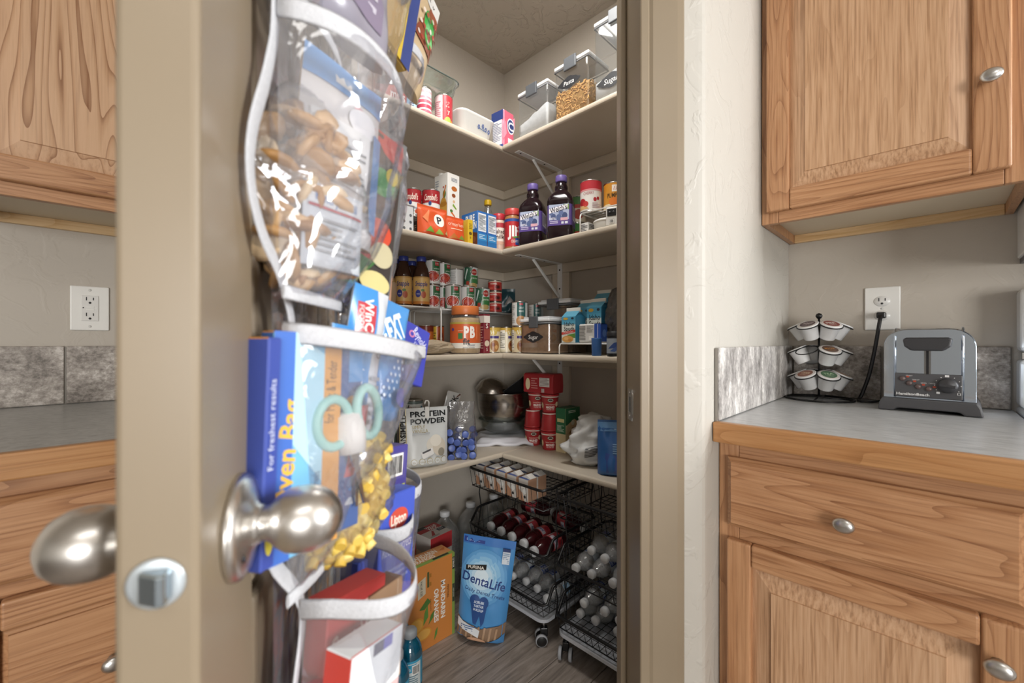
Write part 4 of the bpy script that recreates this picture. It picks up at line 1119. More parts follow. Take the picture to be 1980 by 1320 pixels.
veg(1.082, 1.506, RD, 'tomato', -.4, 'diced tomato can in the back row with one stacked on it')
veg(1.082, 1.506, RD + HC_, 'tomato', -.25, 'diced tomato can turned to show its red picture, on the upper layer')
veg(1.152, 1.503, RD, 'bean', -.5, 'white bean can in the back row under a plain white can')
can('plain white tin can on the upper layer of the riser', (1.152, 1.503, RD + HC_), .031, .084, -.5, 'd9d8d5', lines(-1.2, -.2, .1, .9, 8, 'bdbdbb', 2))
veg(1.230, 1.497, RD, 'green', -.6, 'green bean can in the back row under its twin')
veg(1.230, 1.497, RD + HC_, 'green', -.72, 'green bean can standing highest on the riser next to the red tins')
for i in range(3):
    veg(1.325, 1.437, RD + i * .0489, 'red', -.75, ('lowest of three small red meat tins stacked on the riser', 'middle of three small red meat tins stacked on the riser', 'topmost of three small red meat tins stacked on the riser')[i])
pouch('dark_teal_bag', 'crumpled dark teal and silver bag lying behind the red tins', 'bag', (1.405, 1.475, RD), .13, .12, .07, '24434a', '5d5a58', [('p', [(-.3, .2), (.1, .35), (.05, .45), (-.35, .3)], '8d97a0'), ('p', [(.1, .3), (.45, .5), (.3, .7)], '76706c')], math.radians(-50), crump=.014, seed=7, seal=.2)

# powdered peanut butter jar
pb = thing('peanut_powder_jar', 'large powdered peanut butter jar with an orange lid and label', 'jar', (1.049, 1.311, Z3), math.radians(-41))
PBP = paint('c9ab84', .8)
m = MB(); m.lathe([(.052, 0), (.058, .004), (.060, .012), (.060, .128), (.057, .142), (.052, .150), (.050, .153)], CLEAR, 40); ob('body', m, pb)
m = MB(); m.lathe([(.051, .003), (.057, .008), (.0585, .014), (.0585, .126), (.0555, .139), (.03, .143), (0, .140)], noise_mat('peanut_powder', [(.3, 'bd9c72'), (.7, 'd0b289')], 50, 4, .9, .2), 36); ob('contents', m, pb)
m = MB(); m.lathe([(.0525, .1525), (.0540, .155), (.0540, .182), (.052, .186), (0, .1865)], paint('d0743c', .4), 40); ob('lid', m, pb)
p = MB(); p.lathe([(.0604, .022), (.0604, .122)], paint('cf5f30', .4), 40, cap=False)
marks(p, [('r', -PI, 0, PI, .20, 'e6e0d6'), ('r', -PI, .93, PI, 1, 'b5a24a'), ('e', -.85, .72, .12, .06, '54408c'), ('r', -.42, .36, -.12, .58, '3f7a4a'), ('t', -.27, .68, .05, 'peanut', 'f0d8c8'), ('t', .12, .62, .40, 'P', 'f4ece6', {'bold': .05, 'w': .34}), ('t', .52, .62, .40, 'B', 'f4ece6', {'bold': .05, 'w': .34}), ('t', .12, .26, .22, 'fit', '2c2420', {'bold': .03}), ('t', .45, .12, .08, 'ORGANIC', '3a4a66', {'w': .55}), ('t', .3, .04, .05, 'peanut powder', '5a5a66', {'w': .8}), ('e', .85, .6, .03, .28, 'e08a62')], cyl_map(.0604, .022), .0604, .100)
ob('label_wrap', p, pb, fixn=False)

can('orange picture soup can under the wire risers', (.944, 1.428, Z3), .030, .112, -.6, 'b5642c', [('r', -PI, .8, PI, 1, '6f2c1c'), ('t', 0, .66, .14, 'turkey', 'e8c890', {'shear': .2, 'w': 1.2}), ('e', .1, .35, .6, .2, '8a3c20'), ('r', -PI, 0, PI, .1, 'c9a23c')])
can('yellow and orange picture soup can under the wire risers', (1.008, 1.446, Z3), .030, .112, -.6, 'c9a52e', [('r', .0, .0, 1.4, 1, 'b5562a'), ('e', .6, .5, .45, .3, '7a3420'), ('t', .6, .5, .2, '8', 'e8d9b0'), *lines(-.9, -.1, .4, .9, 5, '6f5c1c', 1)])
def crumple(name, label, cat, loc, w, d, h, col, seed, rz=0, rough=.4, amp=.25, mat=None, lean=0.0, group=None, tip=0.0, freq=3.2, prints=None, rot=None, smooth=False, stripes=None):
    """crumpled bag: a lumpy closed sack resting on its base"""
    off = Vector((seed * 2.3, seed * 5.1, seed))
    m = MB(); mt = mat or paint(col, rough)
    def S(u, v):
        a = 2 * PI * u; z = v
        r = (math.sin(PI * min(max(z * .93 + .05, 0), 1)) ** .55) if z < .75 else max(.03, (math.sin(PI * .7475) ** .55) * (1 - (z - .75) / .25) ** .6 + tip * (z - .75) * 2)
        p = Vector((math.cos(a) * r, math.sin(a) * r, z * 2))
        nz = noise.noise(p * freq * .6 + off) * amp + (1 - abs(noise.noise(p * freq * 1.7 + off))) * amp * .45 - amp * .3
        rr = max(.02, r + nz * min(1, r * 2))
        return (math.cos(a) * rr * w / 2 + lean * z * z * w, math.sin(a) * rr * d / 2, max(0.0005, z * h + (nz * .12 * h if 0 < z < 1 else 0)))
    m.grid(S, 34, 26, mt, smooth, wrap=True)
    n = 34
    m.face(list(range(n))[::-1], mt)
    m.face(list(range(26 * n, 27 * n)), mt)
    o = ob(name, m, None, loc, rot or (0, 0, rz), label=label, cat=cat, group=group)
    if stripes:
        p = MB(); pc_ = Vector((lean * .2 * w, 0, h * .45))
        def mp(x, y, q):
            a = Vector(S(stripes[0] + x, stripes[1] + y)); return a + (a - pc_).normalized() * (q + .0025)
        marks(p, [('p', [(-.5, k_ / 8), (.5, k_ / 8 + .15), (.5, k_ / 8 + .20), (-.5, k_ / 8 + .05)], '3a3a3e') for k_ in range(7)], mp, stripes[2], stripes[3])
        ob('printed_panel', p, o, fixn=False)
    return o
crumple('brown_paper_bag', 'rolled beige paper bag lying in front of the soup cans', 'bag', (.882, 1.296, Z3), .165, .085, .055, 'a8977f', 3, -.15, .7, .3)
boxitem('maroon_box', 'narrow maroon box behind the powdered peanut butter jar', 'box', (1.148, 1.318, Z3), (.032, .05, .160), 0, '7c2430', prints={'F': [('r', -.5, .78, .5, .96, 'e4dcd2'), ('t', 0, .7, .12, 'S', 'eae0d6', {'bold': .02}), ('r', -.5, .35, .5, .62, '9c4a40'), ('e', 0, .25, .4, .08, 'd7c7b0'), ('t', 0, .1, .08, 'S', 'eae0d6')], 'L': [('r', -.5, .78, .5, .96, 'd8cfc4'), *lines(-.4, .4, .1, .7, 9, 'b58a80', 2)]})
def stew(x, y, rz, label, base='d8c8a6', z=Z3):
    return can(label, (x, y, z), .033, .110, rz, base, [('r', -PI, .84, PI, 1, 'c7a44a'), ('e', .1, .80, .5, .12, 'c9b05a'), ('t', .1, .80, .15, 'W', 'f2ecd8', {'shear': .2, 'bold': .03}), ('r', -.3, .56, .9, .66, '463a78'), ('e', .3, .25, .6, .24, '9a6a3c'), ('e', .1, .3, .2, .08, '7a3a26'), ('e', .5, .2, .2, .08, 'c59a66'), ('r', -1.6, .1, -.7, .9, 'e6e2d6'), *lines(-1.55, -.75, .15, .85, 10, '7d7a72', 4)], 'stew cans in the corner')
stew(1.206, 1.322, -.75, 'tan stew can beside the narrow maroon box')
stew(1.276, 1.312, -.2, 'tan stew can turned to its printed panel in the shelf corner', 'd6cdb4')
stew(1.268, 1.222, -.85, 'tan stew can touching the brown sugar canister', 'cdbf9e')
stew(1.308, 1.402, -.75, 'tan stew can hidden under the tall riser in the corner')
veg(1.268, 1.222, Z3 + .1105, 'bean', -.95, 'white bean can with teal band on top of a stew can')
stew(1.395, 1.245, -.9, 'tan stew can under a bean can behind the sugar canister')
veg(1.395, 1.245, Z3 + .1105, 'bean', -.95, 'white bean can with teal band behind the sugar canister lid')
canister('clear canister full of brown sugar with a chalk Sugar label', (1.281, 1.0955, Z3), .150, .125, .142, -PI / 2, 'a57f5c', .112, 'Sugar', fillmat=SUGAR, labpos=(.46, .46), latchw=.30)
canister('clear canister with a grey latch standing behind the potato cartons', (1.418, 1.112, Z3), .17, .125, .222, -PI / 2, '8a6d52', .13, None, fillmat=noise_mat('brown_rice', [(.3, '6d5540'), (.7, '977a5c')], 60, 5, .9, .4))
wire_rack('low white wire riser under the potato cartons', (1.338, .862, Z3), -PI / 2, .232, .225, .0405, 8)
RL = Z3 + .0437
def spuds(label, x, y, h, w=.062, d=.062, rz=-PI / 2, z=RL):
    return carton('potato_flake_carton', label, 'carton', (x, y, z), w, d, h, rz, .030, ('d9dfd8', '3f8fb4', '62abc8'),
                  [('r', -.5, .70, .5, 1, '5aa6c4'), ('r', -.5, .82, .5, 1, '4f9cbc'), ('t', .05, .72, .15, 'Idaho', '23282c', {'bold': .015, 'w': .74}), ('t', .05, .54, .15, 'Spuds', '23282c', {'bold': .015, 'w': .76}), ('p', [(-.5, .30), (.5, .40), (.5, .50), (-.5, .40)], 'c4413a'), ('t', .0, .40, .055, 'POTATOES', 'f0e2dc', {'w': .7, 'rot': 5}), ('p', [(-.1, .3), (.5, .36), (.5, .18), (.1, .2)], '5d8a3c'), ('e', -.05, .14, .42, .13, 'cf9a54'), ('e', -.15, .16, .16, .06, 'dfb070'), ('e', .12, .10, .14, .05, 'bd8440'), ('e', -.2, .92, .18, .05, 'c9a23c'), ('e', .3, .93, .1, .04, '2c3440')], 'potato flake cartons')
spuds('light blue potato flake carton standing at the end of the low riser', 1.264, .942, .125)
spuds('light blue potato flake carton behind the blue and white packet', 1.318, .868, .158)
spuds('light blue potato flake carton wedged behind two others', 1.352, .942, .160, .062, .06)
spuds('light blue potato flake carton furthest back and tallest of the set', 1.413, .905, .200, .062, .05)
boxitem('cream_cheese_packet', 'blue and white printed packet on the low wire riser', 'packet', (1.258, .852, RL), (.092, .045, .066), -PI / 2, 'd6d5d2', sides=dict(R='2f56ad'), prints={'F': [('r', .22, 0, .5, 1, '2f56ad'), ('r', .36, 0, .38, 1, 'dfe6f0'), *lines(-.46, -.18, .12, .9, 10, '7c7a78', 2), *lines(-.12, .18, .55, .92, 6, '8d8b88', 5), ('r', -.02, .12, .16, .36, 'efeeea')], 'R': [('e', 0, .5, .25, .2, '5f83c8')], 'T': [('r', .2, 0, .5, 1, '2f56ad')]}, bevel=.004)
bottle('blue_cup', 'small plain blue plastic cup at the shelf edge', 'cup', (1.2015, .800, Z3), [(.0150, 0), (.0158, .002), (.0172, .058), (.0172, .060), (.016, .060), (.015, .004), (0, .004)], paint('3c6cae', .45))
crumple('grey_snack_bag', 'dark grey foil bag with orange print standing on the low wire riser', 'bag', (1.322, .788, RL), .085, .085, .195, '4a4743', 9, -1.0, .3, .28, tip=.5)
p = pouch('orange_snack_bag', 'orange and blue snack bag leaning behind the dark grey foil bag', 'bag', (1.395, .790, RL), .10, .18, .045, '9a4a38', '7a3a2e', [('e', 0, .6, .3, .15, 'c07a5c'), ('r', -.5, .82, .5, .95, '2d5a8c')], -1.1, crump=.006, seed=4)
bottle('black_jar', 'small black jar with a blue and grey label at the shelf edge', 'jar', (1.2065, .735, Z3), [(.023, 0), (.0245, .003), (.0245, .060), (.023, .064)], paint('1e2024', .3), ([(.0245, .0635), (.025, .066), (.025, .078), (.0235, .080), (0, .0805)], paint('2a2b2e', .4)), (.010, .058, .0248, '9aa2ab', [('p', [(-.8, .3), (.0, .7), (.8, .8), (.2, .35)], '2f4a86'), ('p', [(-.5, .15), (.4, .5), (.9, .4), (.1, .1)], '46619c')]), -1.1)

# ================================================================== lowest shelf
PPW = dict(w=.175, h=.212)
pp = pouch('protein_powder_pouch', 'white and gold vanilla protein powder pouch with bold black lettering', 'pouch', (.862, 1.318, Z4), .176, .212, .062, 'd9dcdc', 'c9b98c',
      [('r', -.5, 0, -.37, 1, 'd8c48a'), ('t', -.435, .36, .085, 'CLEAN', '2a2620', {'rot': 90}), ('t', -.435, .70, .085, 'SIMPLE', '1c1a18', {'rot': 90, 'bold': .03}), ('r', -.48, .88, -.39, .99, '22201e'),
       ('t', .08, .895, .085, 'PROTEIN', '25272a', {'bold': .035, 'w': .74}), ('t', .08, .775, .085, 'POWDER', '25272a', {'bold': .035, 'w': .74}), ('t', -.13, .685, .055, 'SIMPLY', 'a8965c', {'w': .27}), ('t', -.10, .615, .055, 'VANILLA', 'a8965c', {'w': .32}), *lines(-.26, .1, .55, .59, 2, 'b9bcc0', 2),
       ('e', .16, .37, .14, .13, 'e3ddd2'), ('e', .29, .33, .14, .15, 'd9cfbf'), ('e', .22, .44, .12, .10, 'ece6da'), ('e', .33, .24, .07, .07, '9a9384'), ('p', [(-.10, .26), (.14, .33), (.17, .22), (-.06, .15)], 'ecebe9'), ('p', [(-.07, .265), (.10, .315), (.105, .285), (-.065, .235)], '4a4a4c'),
       *[('e', x, .11, .062, .052, 'b8a876') for x in (-.24, -.08, .08, .24, .38)], *[('e', x, .11, .055, .046, 'd9dcdc') for x in (-.24, -.08, .08, .24, .38)], *[('t', x, .11, .022, t_, '9c8d5c') for x, t_ in ((-.24, '20g'), (-.08, '0 SUGAR'), (.08, 'KETO'), (.24, 'GF'))], *lines(-.32, .3, .02, .035, 1, '8d8f92', 1)],
      math.radians(-20), crump=.0028, seed=6, seal=.07)
for q, z in enumerate((Z4, Z4 + .1135)):
    can(('tin can under the chicken can behind the protein pouch', 'chicken can peeking over the top of the protein pouch')[q], (.895, 1.44, z), .036, .113, -.5, '5d6a66', [('r', -PI, .55, PI, .9, 'd6d8d6'), ('t', 0, .74, .14, 'Chicken', 'a3303a', {'w': 1.1}), ('e', .9, .7, .2, .12, '2f7a9c'), ('p', [(-.9, .6), (-.6, .9), (-.5, .85), (-.8, .58)], '3a3a3c')])
cl = thing('bag_clip', 'white plastic bag clip pinched on the protein pouch', 'clip', (.870, 1.3105, Z4 + .185), math.radians(-20))
m = MB(); m.tube([(-.0075, 0, .045), (-.004, 0, .052), (.004, 0, .052), (.0075, 0, .045), (.0075, 0, .020), (-.0075, 0, .020)], .003, WHITEP, 8, closed=True); ob('loop', m, cl)
m = MB(); m.box(-.008, .008, -.006, -.003, -.012, .03, WHITEP); ob('jaw', m, cl, bevel=.002)
m = MB(); m.box(-.008, .008, .003, .006, -.012, .03, WHITEP); ob('jaw', m, cl, bevel=.002)
pouch('silver_snack_bag', 'silver bag with black print folded at its top behind the protein pouch', 'bag', (.992, 1.415, Z4), .06, .255, .04, 'a9a7a3', '6d5a4c', [('t', .0, .82, .09, 'ACK', '2a2826', {'rot': 70, 'bold': .02}), ('p', [(.1, .9), (.5, .98), (.4, 1)], '5a3a2e')], rot=(0, .28, -.3), crump=.008, seed=8)
# clear bag with blue pods
bgx, bgy = 1.038, 1.318
cb = thing('clear_pod_bag', 'clear crinkled bag of blue drink pods on the lowest shelf', 'bag', (bgx, bgy, Z4), math.radians(-38))
m = MB()
def bagS(u, v):
    a = 2 * PI * u; e = 3.5 if v < .6 else 3.5 - 3 * (v - .6)
    cx, sx = math.cos(a), math.sin(a)
    k2 = (abs(cx) ** e + abs(sx) ** e) ** (-1 / e)
    w_, d_ = .060, .042 * (1 if v < .55 else max(.08, 1 - (v - .55) * 2.1))
    nz = noise.noise(Vector((cx * 2, sx * 2, v * 6))) * .007 * (.3 + v)
    return (cx * k2 * (w_ - .012 * v) + nz, sx * k2 * d_ + nz, .001 + v * .215)
m.grid(bagS, 36, 22, BAGM, True, wrap=True); ob('film', m, cb)
POD = paint('33478f', .35); POD2 = paint('5267ac', .35)
pod = MB(); pod.lathe([(.0085, 0), (.0118, .002), (.0125, .020), (.0135, .0215), (.0135, .0235), (.011, .0245), (.0035, .0240), (0, .0245)], POD, 16, mats=[POD] * 4 + [POD2] * 3)
pm = link_mesh('drink_pod', pod)
rz = math.radians(-38)
for lay in range(4):
    for i in range(4):
        for jx in range(2):
            if lay == 3 and (i + jx) % 2: continue
            lx, ly = -.041 + i * .0275, -.0265 + jx * .053 - (.006 if jx == 0 else -.0)
            o = bpy.data.objects.new('drink_pod', pm); COL.objects.link(o)
            lx += RND.uniform(-.003, .003); dzj = RND.uniform(-.002, .002)
            o.location = (bgx + lx * math.cos(rz) - ly * math.sin(rz), bgy + lx * math.sin(rz) + ly * math.cos(rz), Z4 + .0165 + lay * .0275 + dzj)
            o.rotation_euler = ((PI / 2 if jx == 0 else -PI / 2) + RND.uniform(-.35, .35), RND.uniform(-.2, .2), rz + RND.uniform(-.35, .35))
            tag(o, 'small blue drink pod inside the clear crinkled bag', 'pod', 'blue pods in the clear bag')

# bowls: tray, cloth, glass bowl, steel bowl, small bowl, loaf pan
BX, BY = 1.352, 1.408
tr = thing('oven_tray', 'beige baking tray under the folded white cloth', 'tray', (BX - .005, BY - .01, Z4), math.radians(-45))
m = MB(); loft(m, [ring(.115, .085, .02, 0), ring(.125, .095, .022, .010), ring(.121, .091, .02, .009), ring(.112, .082, .02, .002)], paint('b09a84', .4), True, True); ob('pan', m, tr)
cl = MB()
def clothS(u, v):
    x = (u - .5) * .25; y = (v - .5) * .21
    e = max(abs(u - .5), abs(v - .5)) * 2
    z = .030 + .007 * noise.noise(Vector((x * 18, y * 18, 1))) - max(0, e - .82) * .10
    y -= .01 * noise.noise(Vector((x * 9, 3, 0)))
    if v < .12: z -= .012 * (.5 + .5 * math.sin(u * 13)); 
    return (x, y, max(z, .012))
cl.grid(clothS, 34, 28, paint('dcdce2', .85)); ob('dish_cloth', cl, None, (BX - .02, BY - .02, Z4), (0, 0, math.radians(-40)), solid=.012, fixn=False, label='crumpled white cloth under the stacked bowls', cat='cloth')
gb = thing('glass_bowl', 'clear glass bowl between the white cloth and the steel bowl', 'bowl', (BX, BY, Z4 + .043))
m = MB(); m.lathe([(.06, 0), (.08, .004), (.102, .022), (.113, .052), (.117, .056), (.113, .057), (.109, .053), (.097, .024), (.07, .008), (0, .007)], GLASSM, 48); ob('bowl', m, gb)
STB = noise_mat('brushed_steel', [(.3, '9c9791'), (.7, 'b3aea8')], 8, 3, .22, 0, (1, 1, 30), 1.0)
sb = thing('steel_mixing_bowl', 'large stainless steel mixing bowl holding a smaller bowl and loaf pan', 'bowl', (BX, BY, Z4 + .078))
m = MB(); m.lathe([(.055, 0), (.075, .003), (.100, .030), (.113, .062), (.119, .100), (.1215, .142), (.1245, .143), (.1245, .146), (.1195, .145), (.117, .10), (.110, .064), (.096, .033), (.070, .006), (0, .005)], STB, 56); ob('bowl', m, sb)
def axes(loc, xa, za):
    """placement matrix from a local x and an approximate local z direction"""
    xa = Vector(xa).normalized(); za = Vector(za); za = (za - xa * za.dot(xa)).normalized(); ya = za.cross(xa)
    M_ = Matrix((xa, ya, za)).transposed().to_4x4(); M_.translation = Vector(loc)
    return M_
s2 = thing('small_steel_bowl', 'small stainless steel bowl lying upside down inside the big bowl', 'bowl')
s2.matrix_world = axes((BX - .028, BY + .040, Z4 + .222), (.75, -.55, -.30), (.30, .10, -1))
m = MB(); m.lathe([(0, -.056), (.03, -.054), (.056, -.043), (.073, -.022), (.080, .004), (.084, .006), (.084, .009), (.078, .008), (.071, -.020), (.054, -.040), (.03, -.051), (0, -.053)], STB, 48); ob('bowl', m, s2)
lp = thing('loaf_pan', 'black non-stick loaf pan leaning in the steel bowl', 'loaf pan')
lp.matrix_world = axes((BX + .045, BY - .062, Z4 + .198), (.60, -.55, .60), (-.35, .75, .55))
m = MB(); DKM = paint('2b2a2a', .3, .5)
loft(m, [ring(.068, .036, .012, 0), ring(.080, .046, .014, .052), ring(.088, .054, .014, .054), ring(.088, .054, .014, .056), ring(.079, .045, .013, .055), ring(.066, .034, .011, .003)], DKM, True, True); ob('pan', m, lp)

# mashed potato cups
CUPW = paint('d9c2a4', .5)
def cup_at(label, x, y, z, rz, flip=False):
    c = thing('potato_cup', label, 'cup', (x, y, z), rz, 'mashed potato cups', rot=(PI if flip else 0, 0, rz))
    if flip: c.location.z = z + .0775
    m = MB(); m.lathe([(.030, 0), (.031, .002), (.0372, .068), (.0392, .069), (.0395, .072), (.0392, .075), (.0365, .0765), (.0, .0768)], paint('ad2f32', .4), 32); ob('body', m, c)
    p = MB()
    k2 = -1 if flip else 1
    mp = cyl_map(.0312, .002, cone=.0058, h=.066)
    marks(p, [('r', -PI, .93, PI, 1.0, 'd8cfc2'), ('e', .1, .76, .38, .13, '3a2420'), ('e', .1, .76, .32, .10, 'd8cdb8'), ('e', .1, .76, .26, .07, '46302a'), ('t', .1, .50, .09, 'buttery homestyle', 'ecd8c8', {'w': 1.2}), ('t', .1, .32, .14, 'MASHED', 'f2e8e0', {'bold': .03, 'w': 1.1}), ('t', .1, .17, .09, 'POTATOES', 'f2e8e0', {'w': 1.0}), ('e', 1.0, .5, .26, .16, 'e0d0a8'), ('e', -1.1, .4, .24, .2, 'dccaa0')], (lambda x, y, o: mp(-x, .066 - y, o)) if flip else mp, .0312, .066)
    ob('label_wrap', p, c, fixn=False)
    return c
C1, C2 = (1.382, 1.251), (1.374, 1.1475)
cup_at('red mashed potato cup at the base next to the bowls', *C1, Z4, -.85)
cup_at('red mashed potato cup upside down on the base cup next to the bowls', *C1, Z4 + .078, -.85, True)
cup_at('red mashed potato cup at the base beside the green carton', *C2, Z4, -.9)
cup_at('red mashed potato cup upside down beside the green carton top', *C2, Z4 + .078, -.9, True)
cup_at('red mashed potato cup in the third layer above the bowl-side column', C1[0] + .004, C1[1] - .018, Z4 + .156, -.8)
cup_at('red mashed potato cup in the third layer over the green carton', C2[0] + .004, C2[1] + .003, Z4 + .156, -.9)
sl = thing('cup_sleeve_pack', 'red cardboard sleeve pack of potato cups lying on top of the stack', 'carton', (1.378, 1.190, Z4 + .2345), math.radians(-84))
m = MB(); m.prism([(-.040, 0), (.040, 0), (.043, .03), (.040, .075), (.032, .083), (-.032, .083), (-.040, .075), (-.043, .03)], 0, -.074, .078, paint('a32b30', .4)); m.xf(Matrix.Identity(4))
ob('sleeve', m, sl, bevel=.004)
m = MB(); m.box(-.0765, -.0745, -.036, .036, .004, .078, paint('c39a72', .6)); ob('open_flap', m, sl)
p = MB(); marks(p, [('r', .08, .35, .42, .8, 'd9d4ce'), *lines(.10, .40, .38, .78, 6, '8a7a76', 2), ('e', -.32, .45, .08, .3, 'e0cfa8'), ('r', .15, .06, .25, .25, 'b9a9a4'), *lines(-.2, .02, .2, .8, 5, 'c9837e', 3)], lambda x, y, o: (x, -.0425 - o, y), .15, .083, off=.001)
ob('printed_panel', p, sl, fixn=False)
boxitem('green_carton', 'tall green and cream food carton beside the potato cups', 'carton', (1.409, 1.079, Z4), (.096, .050, .180), 0, 'd8c49a', sides=dict(T='2f6a48', L='d8c49a'),
        prints={'F': [('r', -.5, .62, .5, 1, '2c6a45'), ('p', [(-.4, .62), (.1, .74), (.5, .62), (.5, .40), (-.4, .40)], 'cbb088'), ('e', .0, .66, .12, .06, 'd8d2bc'), *lines(-.3, .2, .88, .95, 2, 'd8e0d2', 2), ('p', [(-.3, .42), (.0, .56), (.3, .42)], '8a6a3c')],
                'L': [('r', -.5, .42, .5, 1, '2c6a45'), ('r', -.36, .68, .36, .76, 'cfc58a'), *lines(-.36, .36, .46, .62, 6, 'b9cdb8', 4), ('r', -.5, 0, .5, .42, 'd9c79e'), ('e', 0, .12, .2, .05, 'c9b284')]})
crumple('white_plastic_bag', 'crumpled white plastic bag with black print on the lowest shelf', 'bag', (1.292, .905, Z4), .15, .12, .185, 'd6d7d6', 12, -.9, .35, .5, lean=.22, tip=.6, smooth=True, freq=3.8, stripes=(.77, .22, .09, .24))
pouch('blue_rice_bag', 'glossy blue bag with a rolled top at the shelf end', 'bag', (1.268, .765, Z4), .125, .185, .07, '2f5f9c', '274f88', [('r', -.5, .80, .5, .96, '5f8fc0'), ('t', .1, .88, .08, 'UNC', 'e9eef4', {'bold': .02}), ('p', [(-.5, 0), (.5, 0), (.5, .3), (-.5, .45)], '3a4f90'), *lines(-.1, .35, .4, .6, 5, '7fa6cc', 3), ('r', .05, .62, .4, .68, 'a84a70')], -1.0, crump=.006, seed=10, seal=.15)
pouch('pink_candy_bag', 'small pink and white candy bag behind the glossy blue bag', 'bag', (1.345, .742, Z4), .09, .215, .04, 'd8cfd4', 'c94a84', [('p', [(-.3, .75), (.2, .95), (.3, .8)], 'b0387c')], -1.1, crump=.006, seed=11)
boxitem('peanut_candy_box', 'brown and orange candy box at the end of the lowest shelf', 'box', (.756, 1.40, Z4), (.085, .09, .062), -.35, '6d3420', sides=dict(R='c06a3c', T='8a4a2c'), prints={'F': [('t', -.1, .55, .3, 'PEANUT', 'd88a3c', {'bold': .02, 'w': .7}), ('r', .30, 0, .5, 1, 'c06a3c')]})
boxitem('seasoning_packet', 'dark green seasoning packet with a barcode on the candy box', 'packet', (.758, 1.402, Z4 + .0625), (.07, .05, .075), -.45, '2e3a30', prints={'F': [*barcode(-.1, .35, .3, .7, 3), ('r', -.5, .82, .5, .95, '3f6a5a'), ('r', -.5, 0, -.2, .4, '7a3424')]}, bevel=.005)
crumple('green_produce_bag', 'small green and yellow bag resting on the seasoning packet', 'bag', (.765, 1.405, Z4 + .138), .075, .06, .045, '6d7a3c', 15, 0, .4, .3)
# ================================================================== rolling wire basket carts
BLK = paint('131314', .35)
TRAYW = paint('b9bcc2', .4)
def wire_basket(parent, x0, x1, y0, y1, zt, dpt, front_dip=.0, name='basket'):
    """open wire basket; x0 is its low front. rail is the part, the wire mesh a sub-part"""
    zb = zt - dpt; i_ = .012
    zf = zt - front_dip
    m = MB(); r = .0052
    rail = [(x1 - .02, y1, zt), (x1, y1 - .02, zt), (x1, y0 + .02, zt), (x1 - .02, y0, zt), (x0 + .07, y0, zt), (x0 + .05, y0, zt - .004), (x0 + .018, y0, zf + .004), (x0 + .004, y0 + .010, zf), (x0, y0 + .028, zf), (x0, y1 - .028, zf), (x0 + .004, y1 - .010, zf), (x0 + .018, y1, zf + .004), (x0 + .05, y1, zt - .004), (x0 + .07, y1, zt)]
    m.tube(rail, r, BLK, 8, closed=True)
    b = ob(name, m, parent)
    w = MB(); q = .00135
    a0, a1, b0, b1 = x0 + i_, x1 - i_, y0 + i_, y1 - i_
    def ztop(x, side):
        if side == 'front': return zf
        f = (x - x0) / .05
        return zt if f > 1 else zf + (zt - zf) * max(0, f)
    n = 15
    for i in range(n + 1):          # wires across y -> run front to back under the floor
        y = b0 + (b1 - b0) * i / n; yt = y0 + (y1 - y0) * (.02 + .96 * i / n)
        w.tube([(x0, yt, zf), (a0, y, zb + .004), (a0 + .004, y, zb), (a1 - .004, y, zb), (a1, y, zb + .004), (x1, yt, zt)], q, BLK, 4, smooth=False)
    n = 10
    for i in range(1, n):
        x = a0 + (a1 - a0) * i / n
        w.tube([(x, y0, ztop(x, 's')), (x, b0, zb + .004), (x, b0 + .004, zb), (x, b1 - .004, zb), (x, b1, zb + .004), (x, y1, ztop(x, 's'))], q, BLK, 4, smooth=False)
    w.tube([(a0, b0, zb), (a1, b0, zb), (a1, b1, zb), (a0, b1, zb)], .0022, BLK, 6, closed=True)
    zm = zb + dpt * .5
    w.tube([(x1 - i_ / 2, y0 + i_ / 2, zm), (x1 - i_ / 2, y1 - i_ / 2, zm)], q, BLK, 4)
    for yy in (y0 + i_ / 2, y1 - i_ / 2): w.tube([(x0 + .03, yy, zb + dpt * .35), (x1 - i_ / 2, yy, zm)], q, BLK, 4)
    ob('wire_mesh', w, b)
    return b

